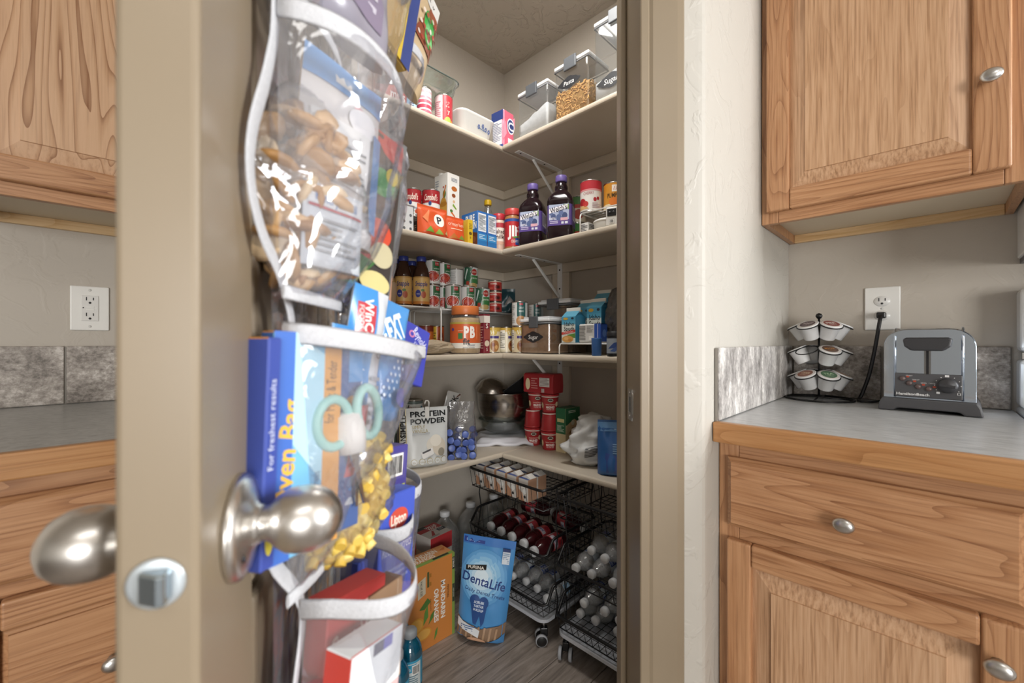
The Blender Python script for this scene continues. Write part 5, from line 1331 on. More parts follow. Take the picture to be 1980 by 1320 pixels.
def cart(label, y0, y1, yaw=0.0):
    x0, x1 = 1.115, 1.442
    c = thing('rolling_wire_cart', label, 'cart', (0, 0, 0), 0)
    specs = ((.205, .100, .055), (.372, .098, .050), (.555, .078, .004))
    for zt, dpt, dip in specs: wire_basket(c, x0, x1, y0, y1, zt, dpt, dip)
    for sy, yy in ((1, y0 - .003), (-1, y1 + .003)):
        for xx in (x0 + .06, x1 - .05):
            m = MB()
            m.tube([(xx, yy, .085), (xx + .01, yy - sy * .002, .15), (xx, yy, .205), (xx - .006, yy, .27), (xx + .012, yy, .372), (xx + .002, yy, .43), (xx + .012, yy, .50), (xx + .010, yy, .548)], .0026, BLK, 6)
            ob('side_hoop', m, c)
    m = MB(); loft(m, [ring((x1 - x0) / 2 - .012, (y1 - y0) / 2 - .01, .03, .078), ring((x1 - x0) / 2, (y1 - y0) / 2, .035, .086), ring((x1 - x0) / 2, (y1 - y0) / 2, .035, .097), ring((x1 - x0) / 2 - .006, (y1 - y0) / 2 - .006, .03, .0975), ring((x1 - x0) / 2 - .010, (y1 - y0) / 2 - .010, .03, .090)], TRAYW, True, True, smooth=False)
    ob('drip_tray', m, c, ((x0 + x1) / 2, (y0 + y1) / 2, 0))
    for xx in (x0 + .028, x1 - .028):
        for yy in (y0 + .024, y1 - .024):
            m = MB(); m.tube([(0, 0, .058), (0, 0, .080)], .004, CHROME, 10); m.box(-.013, .013, -.010, .010, .030, .060, BLK)
            k2 = ob('caster', m, c, (xx, yy, 0), (0, 0, (.5 if yy < .93 else -.75)), bevel=.003)
            for s_ in (-1, 1):
                m = MB(); m.lathe([(0, -.006), (.018, -.006), (.0215, -.004), (.0215, .004), (.018, .006), (0, .006)], paint('9b9da1', .45), 24, Matrix.Rotation(PI / 2, 4, 'X'), mats=[BLK, paint('9b9da1', .45), paint('9b9da1', .45), paint('9b9da1', .45), BLK])
                ob('wheel', m, k2, (-.010, s_ * .0175, .0216))
    return c
LY0, LY1, RY0, RY1 = .958, 1.372, .492, .908
cart('black rolling wire cart against the back with juice bottles in its middle basket', LY0, LY1)
cart('black rolling wire cart of water bottles with an empty top basket', RY0, RY1)

# water bottles lying in the baskets
WATER = film_mat('bottled_water', 'f2f5f6', 0.14, 0.8, 0.10, 0.27, bump=.3, bscale=55)
CAPW = paint('d4d6d8', .4)
def wprof():
    pr = [(.012, .004), (.024, .0), (.0285, .004), (.030, .012)]
    z = .016
    while z < .085:
        pr += [(.0305, z), (.0288, z + .004)]; z += .0085
    pr += [(.0300, .090), (.0300, .125), (.0305, .128), (.0300, .140)]
    for i in range(4): pr += [(.0285 - i * .0035, .147 + i * .0075), (.0262 - i * .0042, .1515 + i * .0075)]
    pr += [(.0122, .183), (.0122, .188)]
    return pr
_wb = {}
def water(label, x, y, z, rot, labc='2b3f86', group='water bottles in the carts'):
    if labc not in _wb:
        c = thing('water_bottle', label, 'bottle', (0, 0, 0), 0, group)
        m = MB(); m.lathe(wprof(), WATER, 24); ob('body', m, c)
        m = MB(); m.lathe([(.0138, .187), (.0145, .189), (.0145, .201), (.013, .203), (0, .2033)], CAPW, 20); ob('cap', m, c)
        m = MB(); m.lathe([(.0304, .090), (.0304, .126)], paint('c3cbd2', .35), 28, cap=False)
        for a in (0, 2.1, 4.2):
            marks(m, [('r', -.55, .06, .55, .94, labc), *lines(-.45, .45, .55, .85, 3, 'c9d3e4', 2), ('t', 0, .3, .28, 'WATER', 'dfe6ee', {'w': .8})], cyl_map(.0304, .090, -PI / 2 + a), .0304, .036)
        ob('label_wrap', m, c, fixn=False)
        _wb[labc] = c
        c.location = (x, y, z); c.rotation_euler = rot
        return c
    return copy_tree(_wb[labc], None, loc=(x, y, z), rot=rot, label=label)
def lay(x, y, z, yaw=0.0, roll=0.0, pitch=0.0):
    """bottle on its side, cap pointing to the open front (-x)"""
    return (x, y, z), Matrix((Matrix.Rotation(yaw, 3, 'Z') @ Matrix.Rotation(-PI / 2 + pitch, 3, 'Y') @ Matrix.Rotation(roll, 3, 'Z'))).to_euler()
LW = 'clear water bottle with blue label lying in the lower basket beside the snack-free tray'
def wset(base_z, ys, xb, label, cols, yaws=None, up=False):
    for i, yv in enumerate(ys):
        l_, r_ = lay(xb[i % len(xb)], yv, base_z + .0315, (yaws or [0])[i % len(yaws or [0])], i * 1.3 - .5)
        water(label, *l_, r_, cols[i % len(cols)])
# left cart, bottom basket
zb1 = .205 - .100 + .0015
wset(zb1, (1.064, 1.127, 1.190, 1.253, 1.316), (1.395, 1.40, 1.39), 'clear water bottle lying in the bottom basket beside the dog treat bag', ('2b3f86', '2b3f86', '2b3f86'), (.0, .0, .0))
l_, r_ = lay(1.372, 1.001 , zb1 + .0315, .02, .4)
_wb_l = water('clear water bottle with a pale blue label lying over the bottom tray', *l_, r_, '86b4d4')
# right cart
wset(zb1, (.865, .797, .729, .661, .593), (1.39, 1.395, 1.40), 'clear water bottle lying in the bottom basket of the cart with the empty top', ('2b3f86',), (.02, -.03, .04))
wset(zb1 + .058, (.831, .763, .695), (1.37, 1.38, 1.375), 'clear water bottle in the upper layer of the bottom basket below the empty-top cart', ('2b3f86',), (.0, .03, -.02))
zb2 = .372 - .098 + .0015
wset(zb2, (.862, .794, .726, .658, .590), (1.36, 1.365, 1.37), 'clear water bottle lying in the middle basket under the empty top basket', ('2b3f86',), (.02, -.02, .03))
wset(zb2 + .058, (.828, .760, .692), (1.40, 1.385, 1.395), 'clear water bottle in the upper layer of the middle basket under the empty one', ('2b3f86',), (.03, .0, .02))
# cranberry juice bottles in the left cart's middle basket
def jbottle():
    c = thing('juice_bottle', 'small dark red juice bottle with white cap lying in the middle basket', 'bottle', (0, 0, 0), 0, 'red juice bottles in the basket')
    JM = paint('3a1216', .12)
    m = MB(); m.lathe([(.012, .002), (.026, 0), (.030, .005), (.031, .012), (.031, .022), (.0295, .026), (.0295, .082), (.031, .086), (.031, .094), (.0295, .098), (.031, .102), (.030, .115), (.026, .130), (.018, .142), (.0155, .147), (.0155, .150)], JM, 28); ob('body', m, c)
    m = MB(); m.lathe([(.0175, .1495), (.0182, .151), (.0182, .164), (.0165, .166), (0, .1663)], CAPW, 22); ob('cap', m, c)
    m = MB(); m.lathe([(.0298, .028), (.0298, .080)], paint('b8444c', .35), 28, cap=False)
    for a in (0, 3.14):
        marks(m, [('r', -.9, .55, .9, .92, 'c9c6cf'), ('t', 0, .73, .2, 'Juicy', '3a3f8c', {'bold': .02, 'w': 1.1}), ('e', -.4, .25, .3, .2, '9a2430'), ('e', .2, .22, .3, .2, 'cf5a54'), ('r', 1.1, .1, 1.45, .9, 'd9d3d0'), *lines(1.13, 1.42, .15, .85, 6, '8d6a6c', 3)], cyl_map(.0298, .028, -PI / 2 + a), .0298, .052)
    ob('label_wrap', m, c, fixn=False)
    return c
jb = jbottle()
spots = [(1.335, 1.318, 0, .1, .3), (1.333, 1.247, 0, .06, .9), (1.330, 1.176, 0, .02, .2), (1.322, 1.105, 0, .03, 1.4), (1.305, 1.030, 0, -.02, .6)]
for i, (x, y, dz, yaw, roll) in enumerate(spots):
    l_, r_ = lay(x, y, zb2 + .032, yaw, roll)
    o = jb if i == 0 else copy_tree(jb)
    o.location = l_; o.rotation_euler = r_
for (x, y, yaw) in ((1.408, 1.25, PI / 2 + .15), (1.405, 1.06, PI / 2 - .1)):
    o = copy_tree(jb, label='dark red juice bottle lying crosswise at the back of the middle basket')
    o.location = (x, y + .08, zb2 + .056); o.rotation_euler = Matrix((Matrix.Rotation(yaw, 3, 'Z') @ Matrix.Rotation(-PI / 2, 3, 'Y') @ Matrix.Rotation(.8, 3, 'Z'))).to_euler()

# little milk cartons in the left cart's top basket
zb3 = .555 - .078 + .0015
mkf = [('r', -.5, 0, .5, 1, 'cfc9c2'), ('p', [(-.5, .0), (.1, .0), (-.1, .35), (-.5, .5)], 'b98a6c'), ('e', .15, .45, .2, .12, 'e9e8e4'), ('e', .15, .2, .12, .07, '2a2a2c'), ('p', [(-.3, .55), (.1, .75), (.3, .5), (.0, .6)], 'e4e2dc')]
first = None
for i in range(5):
    for jx in range(2):
        loc = (1.168 + jx * .056, 1.332 - i * .062, zb3 + .001)
        if first is None:
            c = thing('milk_carton', 'small white and tan drink carton packed in the top wire basket', 'carton', loc, -PI / 2, 'drink cartons in the top basket')
            m = MB(); m.box(-.024, .024, -.024, .024, 0, .082, paint('c4bcb4', .4), dict(R=paint('b08a70', .4), T=paint('d0ccc6', .4))); ob('body', m, c, bevel=.001)
            p = MB(); marks(p, mkf, face_map('F', .048, .048, .082), .048, .082); marks(p, [('e', 0, .5, .3, .3, '3a2a26'), ('p', [(-.5, 0), (.5, 0), (.5, .2), (-.5, .3)], '39508f')], face_map('T', .048, .048, .082), .048, .048)
            ob('printed_panel', p, c, fixn=False)
            m = MB(); m.prism([(-.024, .0825), (.024, .0825), (.0, .094)], 1, -.010, .022, paint('d6d2cc', .4)); ob('top_fold', m, c)
            first = c
        else: copy_tree(first, loc=loc, label=('small white and tan drink carton packed in the top wire basket', 'small white and tan drink carton in the second row of the top basket')[jx])

# ================================================================== on the pantry floor
boxitem('mandarin_orange_box', 'tall orange and green box of mandarin orange cups on the floor', 'box', (.820, 1.292, 0), (.262, .082, .298), 0, 'cf8440', sides=dict(R='7f9a4c', T='c98a54'),
        prints={'F': [('r', .455, 0, .5, 1, '7f9a4c'), ('r', .460, .80, .498, .95, '2a2a28'), ('t', .479, .875, .022, '12 PACK', 'eeeae0', {'rot': -90, 'bold': .02}), ('r', .460, .40, .498, .62, '3c4438'), ('t', .479, .51, .016, '100% JUICE', 'd8d8c8', {'rot': -90}),
                      ('p', [(-.10, .62), (.02, .66), (.02, .86), (-.10, .82)], 'c9bfa8'), ('t', -.045, .74, .024, 'VALUE SIZE', '3a3a34', {'rot': -90, 'bold': .02}), ('r', .045, .72, .075, .90, '4f5a34'), *lines(.08, .11, .7, .9, 2, 'a8702c', 3),
                      ('t', .30, .50, .060, 'MANDARIN', 'efe6da', {'rot': -90, 'bold': .035}), ('t', .19, .46, .060, 'ORANGES', 'efe6da', {'rot': -90, 'bold': .035}), ('t', .385, .56, .028, 'FESTIVAL', '4a2c18', {'rot': -90}), ('t', .10, .50, .016, 'IN 100% JUICE', '7a4a20', {'rot': -90}),
                      ('e', -.12, .33, .12, .09, 'd89a3c'), ('e', -.13, .33, .10, .075, 'dfa950'), ('e', -.02, .20, .13, .07, 'd7953a'), ('e', -.02, .20, .11, .055, 'e0aa54'), ('e', -.2, .12, .12, .07, 'd18c34'), ('p', [(-.08, .50), (.05, .60), (.10, .54), (.0, .48)], '4c7434'), ('p', [(-.02, .30), (.06, .38), (.05, .52), (.0, .44)], '5d8a3e'), ('p', [(.06, .28), (.14, .34), (.16, .42), (.10, .38)], '527c38'), ('p', [(.15, .06), (.20, .12), (.21, .20), (.17, .16)], '5d8a3e')],
                'T': [('r', -.5, .0, .5, .22, '86a04e'), ('t', .12, .68, .30, 'MANDARIN', 'e9dccb', {'bold': .03, 'w': .42}), ('t', .06, .38, .24, 'ORANGES', 'e9dccb', {'bold': .03, 'w': .36}), ('r', .16, .06, .42, .2, '2e3028'), ('p', [(.36, .6), (.48, .75), (.44, .5)], 'b5622c')]})
dl = pouch('dog_treat_bag', 'light blue dog dental treat bag leaning by the wire cart', 'bag', (.998, 1.160, .0095), .172, .36, .07, '4c8cc4', '3f78ac',
      [('r', -.5, .92, .5, 1, '3f74b8'), ('r', -.48, .935, -.08, .985, '2a3f86'), ('t', -.30, .96, .022, 'build your', 'd6e2f0'), ('e', -.04, .62, .46, .27, '5f9ccf'), ('e', -.04, .62, .41, .24, '74addb'), ('e', -.05, .62, .35, .20, '8cbfe2'), ('e', -.06, .62, .28, .16, 'a8d0ea'), ('e', -.07, .62, .21, .12, 'c3dff0'), ('e', -.08, .62, .14, .08, 'dcedf6'), 
       ('p', [(-.40, .665), (.0, .70), (.0, .75), (-.40, .715)], '23211f'), ('t', -.2, .708, .028, 'PURINA', 'ece6da', {'rot': 4, 'bold': .02, 'w': .32}),
       ('t', -.02, .585, .088, 'DentaLife', '28407e', {'bold': .012, 'w': .86, 'rot': -8}), ('t', .02, .475, .034, 'Daily Dental Treats', '2a447e', {'w': .80, 'rot': -8}),
       ('e', -.16, .40, .10, .055, '2f4f88'), ('e', .02, .385, .10, .055, '2f4f88'), ('p', [(-.25, .40), (.10, .38), (.06, .20), (.01, .16), (-.04, .26), (-.10, .17), (-.16, .18)], '2f4f88'), *[('t', -.07, .385 - k_ * .035, .022, t_, 'dbe6f2', {'bold': .02, 'w': .20, 'rot': -6}) for k_, t_ in enumerate(('SCRUBS', 'TARTAR', 'BUILDUP'))],
       ('p', [(-.5, .20), (.0, .14), (.5, .20), (.5, .02), (-.5, .02)], '8a6f58'), *[('p', [(-.4 + k_ * .12, .16), (-.36 + k_ * .12, .16), (-.38 + k_ * .12, .04), (-.42 + k_ * .12, .04)], 'a98a6e') for k_ in range(7)], ('p', [(-.48, .20), (.0, .13), (-.02, .06), (-.48, .12)], 'dfe3e6'), *lines(-.4, -.1, .10, .16, 3, '4a6a9c', 5), ('e', -.05, .03, .2, .03, 'c59a7c'), ('p', [(.05, .0), (.5, .09), (.5, .0)], '4a86bc'),
       ('r', .28, .78, .42, .90, 'd6dde6'), *lines(.29, .41, .79, .89, 6, '7d96b4', 3), ('r', .28, .90, .42, .93, '2d3d6c')], rot=(0, .10, math.radians(-52)), crump=.0035, seed=13, seal=.05, taper=-.12)
p = boxitem('value_pack_box', 'white and red value pack box behind the dog treats', 'box', (.972, 1.425, 0), (.11, .11, .315), .1, 'cdc9c4', sides=dict(F='d2cec8'), prints={'T': [('r', -.5, .55, .5, 1, 'ad3236'), ('r', -.5, .80, .0, 1, '222224'), ('t', .15, .80, .14, 'VALUE', 'f0e8e2', {'bold': .03, 'w': .5}), ('t', .15, .64, .14, 'PACK', 'f0e8e2', {'bold': .03, 'w': .4}), ('r', .15, .30, .5, .50, '2a2c3a'), ('t', .32, .4, .1, '577', 'e8e4de'), ('p', [(-.3, .15), (-.05, .5), (.0, .45), (-.15, .15)], 'a9343a'), *lines(-.4, .0, .06, .14, 2, '8a8682', 2)], 'F': [('r', -.5, .8, .5, 1, 'ad3236'), *lines(-.4, .4, .4, .75, 5, '9a9692', 3)]})
boxitem('shipping_carton', 'plain brown carton under the red plaid tin', 'box', (.835, 1.415, 0), (.12, .12, .272), 0, '9a7a58', prints={'F': lines(-.3, .3, .4, .6, 3, '6d5238', 1)})
can('red plaid picture tin with a barcode standing on a brown carton', (.836, 1.405, .2725), .041, .118, -.6, 'a93a34', [('r', -.7, .35, .9, .9, 'd9cbb2'), ('e', .2, .62, .6, .2, '8a3a2c'), ('e', .2, .62, .4, .13, 'c59a5c'), ('r', -PI, .42, -.8, .5, '7a2420'), ('r', 1.0, .42, PI, .5, '7a2420'), *barcode(-.3, .5, .05, .3, 5), ('r', -PI, .7, -.8, .76, '7a2420'), ('r', 1.0, .7, PI, .76, '7a2420')])
JUG = film_mat('jug_plastic', 'eff3f3', .12, .8, .08, .20, bump=.3, bscale=30)
for i, x in enumerate((1.093, 1.238, 1.383)):
    pr = [(.05, 0), (.062, .004), (.066, .015)]
    z = .03
    while z < .21: pr += [(.0665, z), (.0625, z + .008)]; z += .018
    pr += [(.066, .222), (.062, .245), (.050, .270), (.034, .290), (.022, .302), (.0185, .308), (.0185, .316)]
    bottle('water_jug', ('large clear ribbed water jug beside the value pack box', 'large clear ribbed water jug between two others behind the cart', 'large clear ribbed water jug in the floor corner behind the cart')[i], 'jug', (x, 1.508, 0), pr, JUG, ([(.0205, .3155), (.0215, .317), (.0215, .333), (.0195, .336), (0, .3365)], CAPW), group='large water jugs along the wall')
BLU = film_mat('blue_drink', '3fb0cf', .08, .6, .05, .30, '1f8fb4')
for i, (x, y) in enumerate(((.676, 1.107), (.600, 1.056), (.688, 1.188))):
    bottle('sports_drink_bottle', ('turquoise sports drink bottle with grey cap nearest the orange box corner', 'turquoise sports drink bottle with grey cap under the hanging pocket', 'turquoise sports drink bottle with grey cap against the orange box')[i], 'bottle', (x, y, 0), [(.026, 0), (.034, .004), (.0355, .012), (.0355, .045), (.033, .050), (.0355, .056), (.0355, .150), (.033, .165), (.026, .180), (.019, .190), (.0175, .196)], BLU,
           ([(.0195, .1955), (.0205, .197), (.0205, .212), (.0185, .215), (0, .2155)], paint('8f9499', .45)), (.062, .142, .0358, '3d9cc0', [('r', -1.2, .0, .9, .92, 'cfd8da'), ('r', -1.1, .6, .5, .88, '2f9cc0'), *lines(-.9, .6, .12, .5, 5, '5a7a88', 2), *barcode(.1, .7, .5, .85, 7), ('t', -.4, .74, .14, 'blue', 'e6eef0', {'w': .8}), ('e', -.8, .2, .12, .08, '2a3a44')]), -.5 + .2 * i, 'sports drink bottles')
# ================================================================== hanging door organizer with clear pockets
ORG_A = math.radians(90 + 11 - 45)
ORG_D = Vector((math.cos(ORG_A), math.sin(ORG_A), 0)); ORG_N = Vector((math.sin(ORG_A), -math.cos(ORG_A), 0))
def inO(t, n, z): return Vector((DP[0], DP[1], 0)) + ORG_D * t + ORG_N * n + Vector((0, 0, z))
og = thing('hanging_organizer', 'clear plastic hanging organizer with white fabric bindings on the pantry door', 'organizer', (*DP, 0), ORG_A)
BIND = noise_mat('white_binding', [(.3, 'b4b5b9'), (.7, 'c0c1c5')], 300, 3, .8, .25)
FILM = film_mat('pocket_film', 'f2f2f5', .11, .48, .09, .11, 'e6e7ee', bump=.35, bscale=26)
def L(t, n, z): return (t, -n, z)
# back sheet and bindings
m = MB(); m.grid(lambda u, v: L(.105 + .385 * u, -.004 + .003 * math.sin(9 * u + 5 * v), .45 + 1.30 * v), 12, 20, FILM); ob('back_sheet', m, og, fixn=False)
def strap(pts, wdt=.0075):
    m = MB()
    P = [Vector(L(*p)) for p in pts]
    out = []
    for i in range(len(P) - 1):
        for k2 in range(5):
            f = k2 / 5
            p0 = P[max(i - 1, 0)]; p1 = P[i]; p2 = P[i + 1]; p3 = P[min(i + 2, len(P) - 1)]
            out.append(.5 * ((2 * p1) + (p2 - p0) * f + (2 * p0 - 5 * p1 + 4 * p2 - p3) * f * f + (3 * p1 - p0 - 3 * p2 + p3) * f ** 3))
    out.append(P[-1])
    m.tube(out, .0013, BIND, 8, sx=wdt / .0013, up=(0, 1, 0))
    return ob('binding_strap', m, og)
strap([(.098, 0, 1.75), (.098, 0, 1.45), (.100, .002, 1.32), (.092, 0, 1.27), (.070, -.002, 1.215), (.068, -.002, 1.18), (.082, 0, 1.15), (.108, .003, 1.125), (.132, .004, 1.085), (.110, .002, 1.04), (.094, 0, .97), (.096, 0, .92), (.128, .012, .865), (.122, .010, .81), (.112, .004, .75), (.11, 0, .45)])
strap([(.255, .010, 1.75), (.255, .012, 1.12), (.262, .016, 1.075), (.25, .012, .864), (.245, .010, .45)], .005)
strap([(.372, .016, 1.75), (.372, .018, 1.1), (.365, .018, .864), (.365, .014, .45)], .005)
strap([(.492, .020, 1.75), (.492, .022, 1.1), (.490, .030, .864), (.488, .02, .45)], .006)

def pocket(t0, t1, zr, zb, nr, nb=.010, zs=0.0, b0=.004, b1=.010, sk=0.0, seed=1, belly=.0, wr=.0022, bot=True, pw=.75, band=.0082, tk=.12):
    """clear pocket: a white bound rim arching out from the back, film tapering to the bottom seam"""
    ct, hw = (t0 + t1) / 2, (t1 - t0) / 2
    off = Vector((seed * 3.7, seed, 0))
    def rim(u):
        ph = PI * u; s_ = math.sin(ph)
        return ct - hw * math.cos(ph) * (1 - .0 * s_) - sk * s_, b0 + (b1 - b0) * u + nr * max(s_, 0) ** pw, zr + zs * u - .006 * s_
    def F_(u, v):
        t, n, z = rim(u)
        base = b0 + (b1 - b0) * u; s_ = max(math.sin(PI * u), 0)
        k2 = (1 - v)
        nn = base + (n - base) * (k2 ** .8) + nb * v * s_ + belly * math.sin(PI * v) * s_
        t2 = t + (ct - t) * tk * v + sk * s_ * v
        rg_ = 1 - abs(noise.noise(Vector((t2 * 38 + v * 1.5, v * 2.2, 7)) + off)) * 2
        fold = rg_ * wr * 1.3 + noise.noise(Vector((t2 * 70, z * 2 - v * .9, 0)) + off) * wr * 1.6 + noise.noise(Vector((t2 * 25 + v * 3, v * 5, 3)) + off) * wr * 2
        return L(t2, nn + fold * s_ * (1 if v > .02 else 0), z + (zb - z) * v)
    m = MB(); m.grid(F_, 44, 36, FILM); p = ob('pocket', m, og, fixn=False)
    m = MB(); pts = [L(*rim(i / 30)) for i in range(31)]
    m.tube([(a, b, c - .004) for a, b, c in pts], band, BIND, 8, sx=.16, up=(0, 0, 1)); ob('rim_binding', m, p)
    if bot:
        m = MB(); m.tube([L(t0 + (t1 - t0) * i / 8, b0 + (b1 - b0) * i / 8 + .004 + nb * math.sin(PI * i / 8) * .9, zb - .004 * math.sin(PI * i / 8)) for i in range(9)], .0055, BIND, 8, sx=.25, up=(0, 0, 1)); ob('seam_binding', m, p)
    return p
# four rows of three pockets, as far as they hang into view
pocket(.100, .256, 1.56, 1.345, .085, .02, seed=1)
pocket(.256, .372, 1.55, 1.345, .080, .02, b0=.012, b1=.018, seed=2)
pocket(.372, .490, 1.515, 1.345, .082, .02, b0=.018, b1=.024, seed=3)
pocket(.098, .262, 1.325, 1.112, .080, .022, -.01, seed=4, belly=.014, wr=.0035, tk=.05)
pocket(.262, .374, 1.318, 1.100, .070, .020, b0=.012, b1=.018, seed=5, belly=.010)
pocket(.374, .490, 1.315, 1.100, .055, .018, b0=.018, b1=.024, seed=6)
pocket(.108, .262, 1.086, .878, .094, .012, -.028, seed=7, sk=-.022, wr=.003)
pocket(.262, .374, 1.075, .878, .092, .012, -.008, b0=.012, b1=.018, seed=8)
pocket(.374, .490, 1.070, .878, .060, .012, b0=.018, b1=.024, seed=9)
pocket(.120, .246, .868, .58, .088, .012, b0=.014, b1=.012, seed=10, tk=.2, sk=.030, pw=.6)
pocket(.246, .366, .868, .58, .078, .03, b0=.012, b1=.018, seed=11, sk=.025, pw=.6)
pocket(.366, .490, .868, .58, .076, .03, b0=.018, b1=.030, seed=12, sk=.025, pw=.6)

# things in the pockets. yaw turns them from the door plane towards the viewer
def put(o, t, n, z, yaw=0, roll=0, pitch=0):
    o.location = inO(t, n, z)
    o.rotation_euler = (Matrix.Rotation(ORG_A + math.radians(yaw), 3, 'Z') @ Matrix.Rotation(math.radians(roll), 3, 'Y') @ Matrix.Rotation(math.radians(pitch), 3, 'X')).to_euler()
    return o
def fill_bag(o, w, d, h, n, kind, cols, seed):
    """loose pieces inside a clear bag, packed from the base up"""
    r_ = random.Random(seed); m = MB(); mts = [paint(c_, .5) for c_ in cols]
    for i in range(n):
        f = i / n; z = (.05 + .82 * f) * h
        wz = math.sin(PI * min(.93 * z / h + .05, 1)) ** .55 * .82
        a = r_.uniform(0, 2 * PI); q = r_.uniform(.25, 1) ** .5
        M_ = Matrix.Translation((math.cos(a) * q * w / 2 * wz, math.sin(a) * q * d / 2 * wz, z)) @ Matrix.Rotation(r_.uniform(0, 6.3), 4, 'Z') @ Matrix.Rotation(r_.uniform(-1.6, 1.6), 4, 'X')
        mt = r_.choice(mts)
        if kind == 'disc': m.lathe([(0, -.003), (.011, -.0025), (.0135, 0), (.011, .003), (.006, .004), (0, .0035)], mt, 10, M_ @ Matrix.Scale(r_.uniform(.8, 1.5), 4))
        elif kind == 'corn': m.lathe([(0, -.006), (.0045, -.004), (.0065, .0), (.005, .004), (0, .0058)], mt, 8, M_)
        else: m.tube([M_ @ Vector((.004, 0, -.011)), M_ @ Vector((0, 0, -.004)), M_ @ Vector((0, 0, .004)), M_ @ Vector((.004, 0, .011))], .0052, mt, 8)
    ob('loose_pieces', m, o, kind='stuff')
o = crumple('cracker_bag', 'clear bag of tan crackers in the big upper pocket', 'bag', (0, 0, 0), .118, .046, .175, 'b98c58', 21, 0, .5, .22, mat=BAGM, smooth=True); put(o, .148, .010, 1.118, -36, 4)
fill_bag(o, .118, .046, .170, 110, 'disc', ('b98f5c', 'c9a476', 'a67c4a', 'd6bb94', '9a6f42'), 5)
o = pouch('nut_bag', 'tan nut bag with a white and blue ingredient label in the upper pocket', 'bag', (0, 0, 0), .085, .160, .022, 'c6c3c2', 'b39468', [('r', -.5, .84, .5, 1, '5f90c6'), ('r', -.15, .88, .15, .97, 'dfe2e6'), ('p', [(.1, .82), (.4, .76), (.4, .70), (.05, .74)], 'b8606a'), ('e', -.2, .15, .3, .12, 'c2a478'), ('e', .2, .72, .2, .08, 'd9d9dc'), ('r', -.42, .30, .30, .66, 'd3d4d4'), ('t', -.1, .60, .05, 'INGREDIENTS', '3a3c40', {'w': .55}), *lines(-.38, .25, .34, .55, 6, '77797c', 3), ('r', .34, .1, .5, .7, '5a86bc')], crump=.006, seed=22, rough=.15); put(o, .164, .028, 1.165, -40, 5)
o = pouch('vegetable_snack_packet', 'grey-edged snack packet pictured with red and green vegetables', 'packet', (0, 0, 0), .082, .185, .014, '6d6f70', '7c7e7e', [('r', -.42, .03, .42, .97, '3a3432'), ('p', [(-.2, .97), (.42, .97), (.42, .80), (.1, .85)], 'b93830'), ('e', .12, .68, .2, .08, '3f8a46'), ('e', .26, .74, .1, .05, 'c9b23a'), ('p', [(-.2, .5), (-.05, .68), (.05, .64), (.0, .46)], 'b8702e'), ('e', -.1, .33, .32, .13, 'a8352c'), ('e', .12, .38, .2, .08, 'c24a34'), ('e', .2, .26, .2, .07, 'b9b090'), ('p', [(-.42, .05), (-.2, .05), (.1, .2), (-.3, .24)], '3f6a38'), ('e', .15, .10, .26, .06, 'c9bd84'), ('p', [(-.42, .3), (-.28, .55), (-.2, .5), (-.34, .22)], '4f7a3c')], crump=.003, seed=23, rough=.25); put(o, .200, .043, 1.118, -40, 9)
o = pouch('trail_mix_bag', 'small zip bag with pale blue print in the upper pocket', 'bag', (0, 0, 0), .058, .068, .012, 'b9bec4', 'a9adb2', [('r', -.45, .74, .45, .95, 'c9ccd0'), ('t', 0, .84, .12, 'Pantry Trail', '5a7aae', {'w': .7}), ('r', -.45, .70, .45, .73, 'a84a52'), *lines(-.35, .35, .15, .6, 6, '8d9094', 4)], crump=.003, seed=24, rough=.2); put(o, .140, .032, 1.135, -40, 3)
o = crumple('corn_nut_bag', 'bag of yellow corn nuts with a red and tan label', 'bag', (0, 0, 0), .090, .045, .150, 'd0a84e', 25, 0, .4, .2, mat=BAGM, smooth=True); put(o, .318, .022, 1.108, -30, 6)
fill_bag(o, .090, .045, .145, 130, 'corn', ('c9a048', 'd6b462', 'b98c38'), 6)
p = MB(); marks(p, [('r', -.45, .0, .45, .50, 'b08468'), ('r', -.45, .02, -.20, .46, 'a82f34'), ('t', -.32, .24, .10, 'CORN', 'ece2d8', {'rot': 80, 'w': .3}), ('t', .1, .3, .06, 'BEST BY', '3c2c24', {'rot': 80, 'w': .3})], lambda x, y, q: (x, -.0215 - q - .004 * math.cos(x * 30), y + .004), .085, .14)
ob('printed_panel', p, o, fixn=False)
# top row
o = pouch('crispy_snack_bag', 'clear snack bag with green herb picture sticking out of a top pocket', 'bag', (0, 0, 0), .105, .215, .03, 'c3ab88', 'b9a07c', [('r', -.5, .86, .5, 1, 'd4d2ce'), ('t', .25, .93, .045, '210', '2c2c2e', {'bold': .02}), *lines(-.1, .15, .88, .98, 3, '77757a', 2), ('p', [(-.1, .4), (.5, .4), (.5, .85), (.25, .86)], '8a4a34'), ('e', .25, .66, .17, .12, '3fa04a'), ('e', .3, .55, .14, .08, '58b45c'), *[('e', .02 + .09 * (k_ % 6), .45 + .055 * (k_ // 3), .035, .018, ('d9c9bc', 'a8453a', '6d2a20')[k_ % 3]) for k_ in range(18)], ('p', [(-.5, 0), (-.1, 0), (-.3, .3), (-.5, .3)], '8a4a38'), ('p', [(-.4, .1), (-.15, .35), (-.1, .3), (-.3, .06)], '3c4a2c')], crump=.004, seed=26, rough=.2); put(o, .418, .068, 1.475, -30, 20)
o = boxitem('yellow_pasta_pack', 'yellow and navy dry food pack sticking out of a top pocket', 'packet', (0, 0, 0), (.075, .018, .25), 0, 'c9a452', None, {'F': [('r', .22, 0, .5, 1, '33427c'), ('r', .12, 0, .22, 1, 'cdb03c'), ('p', [(-.2, .6), (.05, .75), (.0, .68)], '3c3428'), ('e', -.2, .8, .2, .06, 'b98844')]}, bevel=.004); put(o, .345, .058, 1.462, -30, 14)
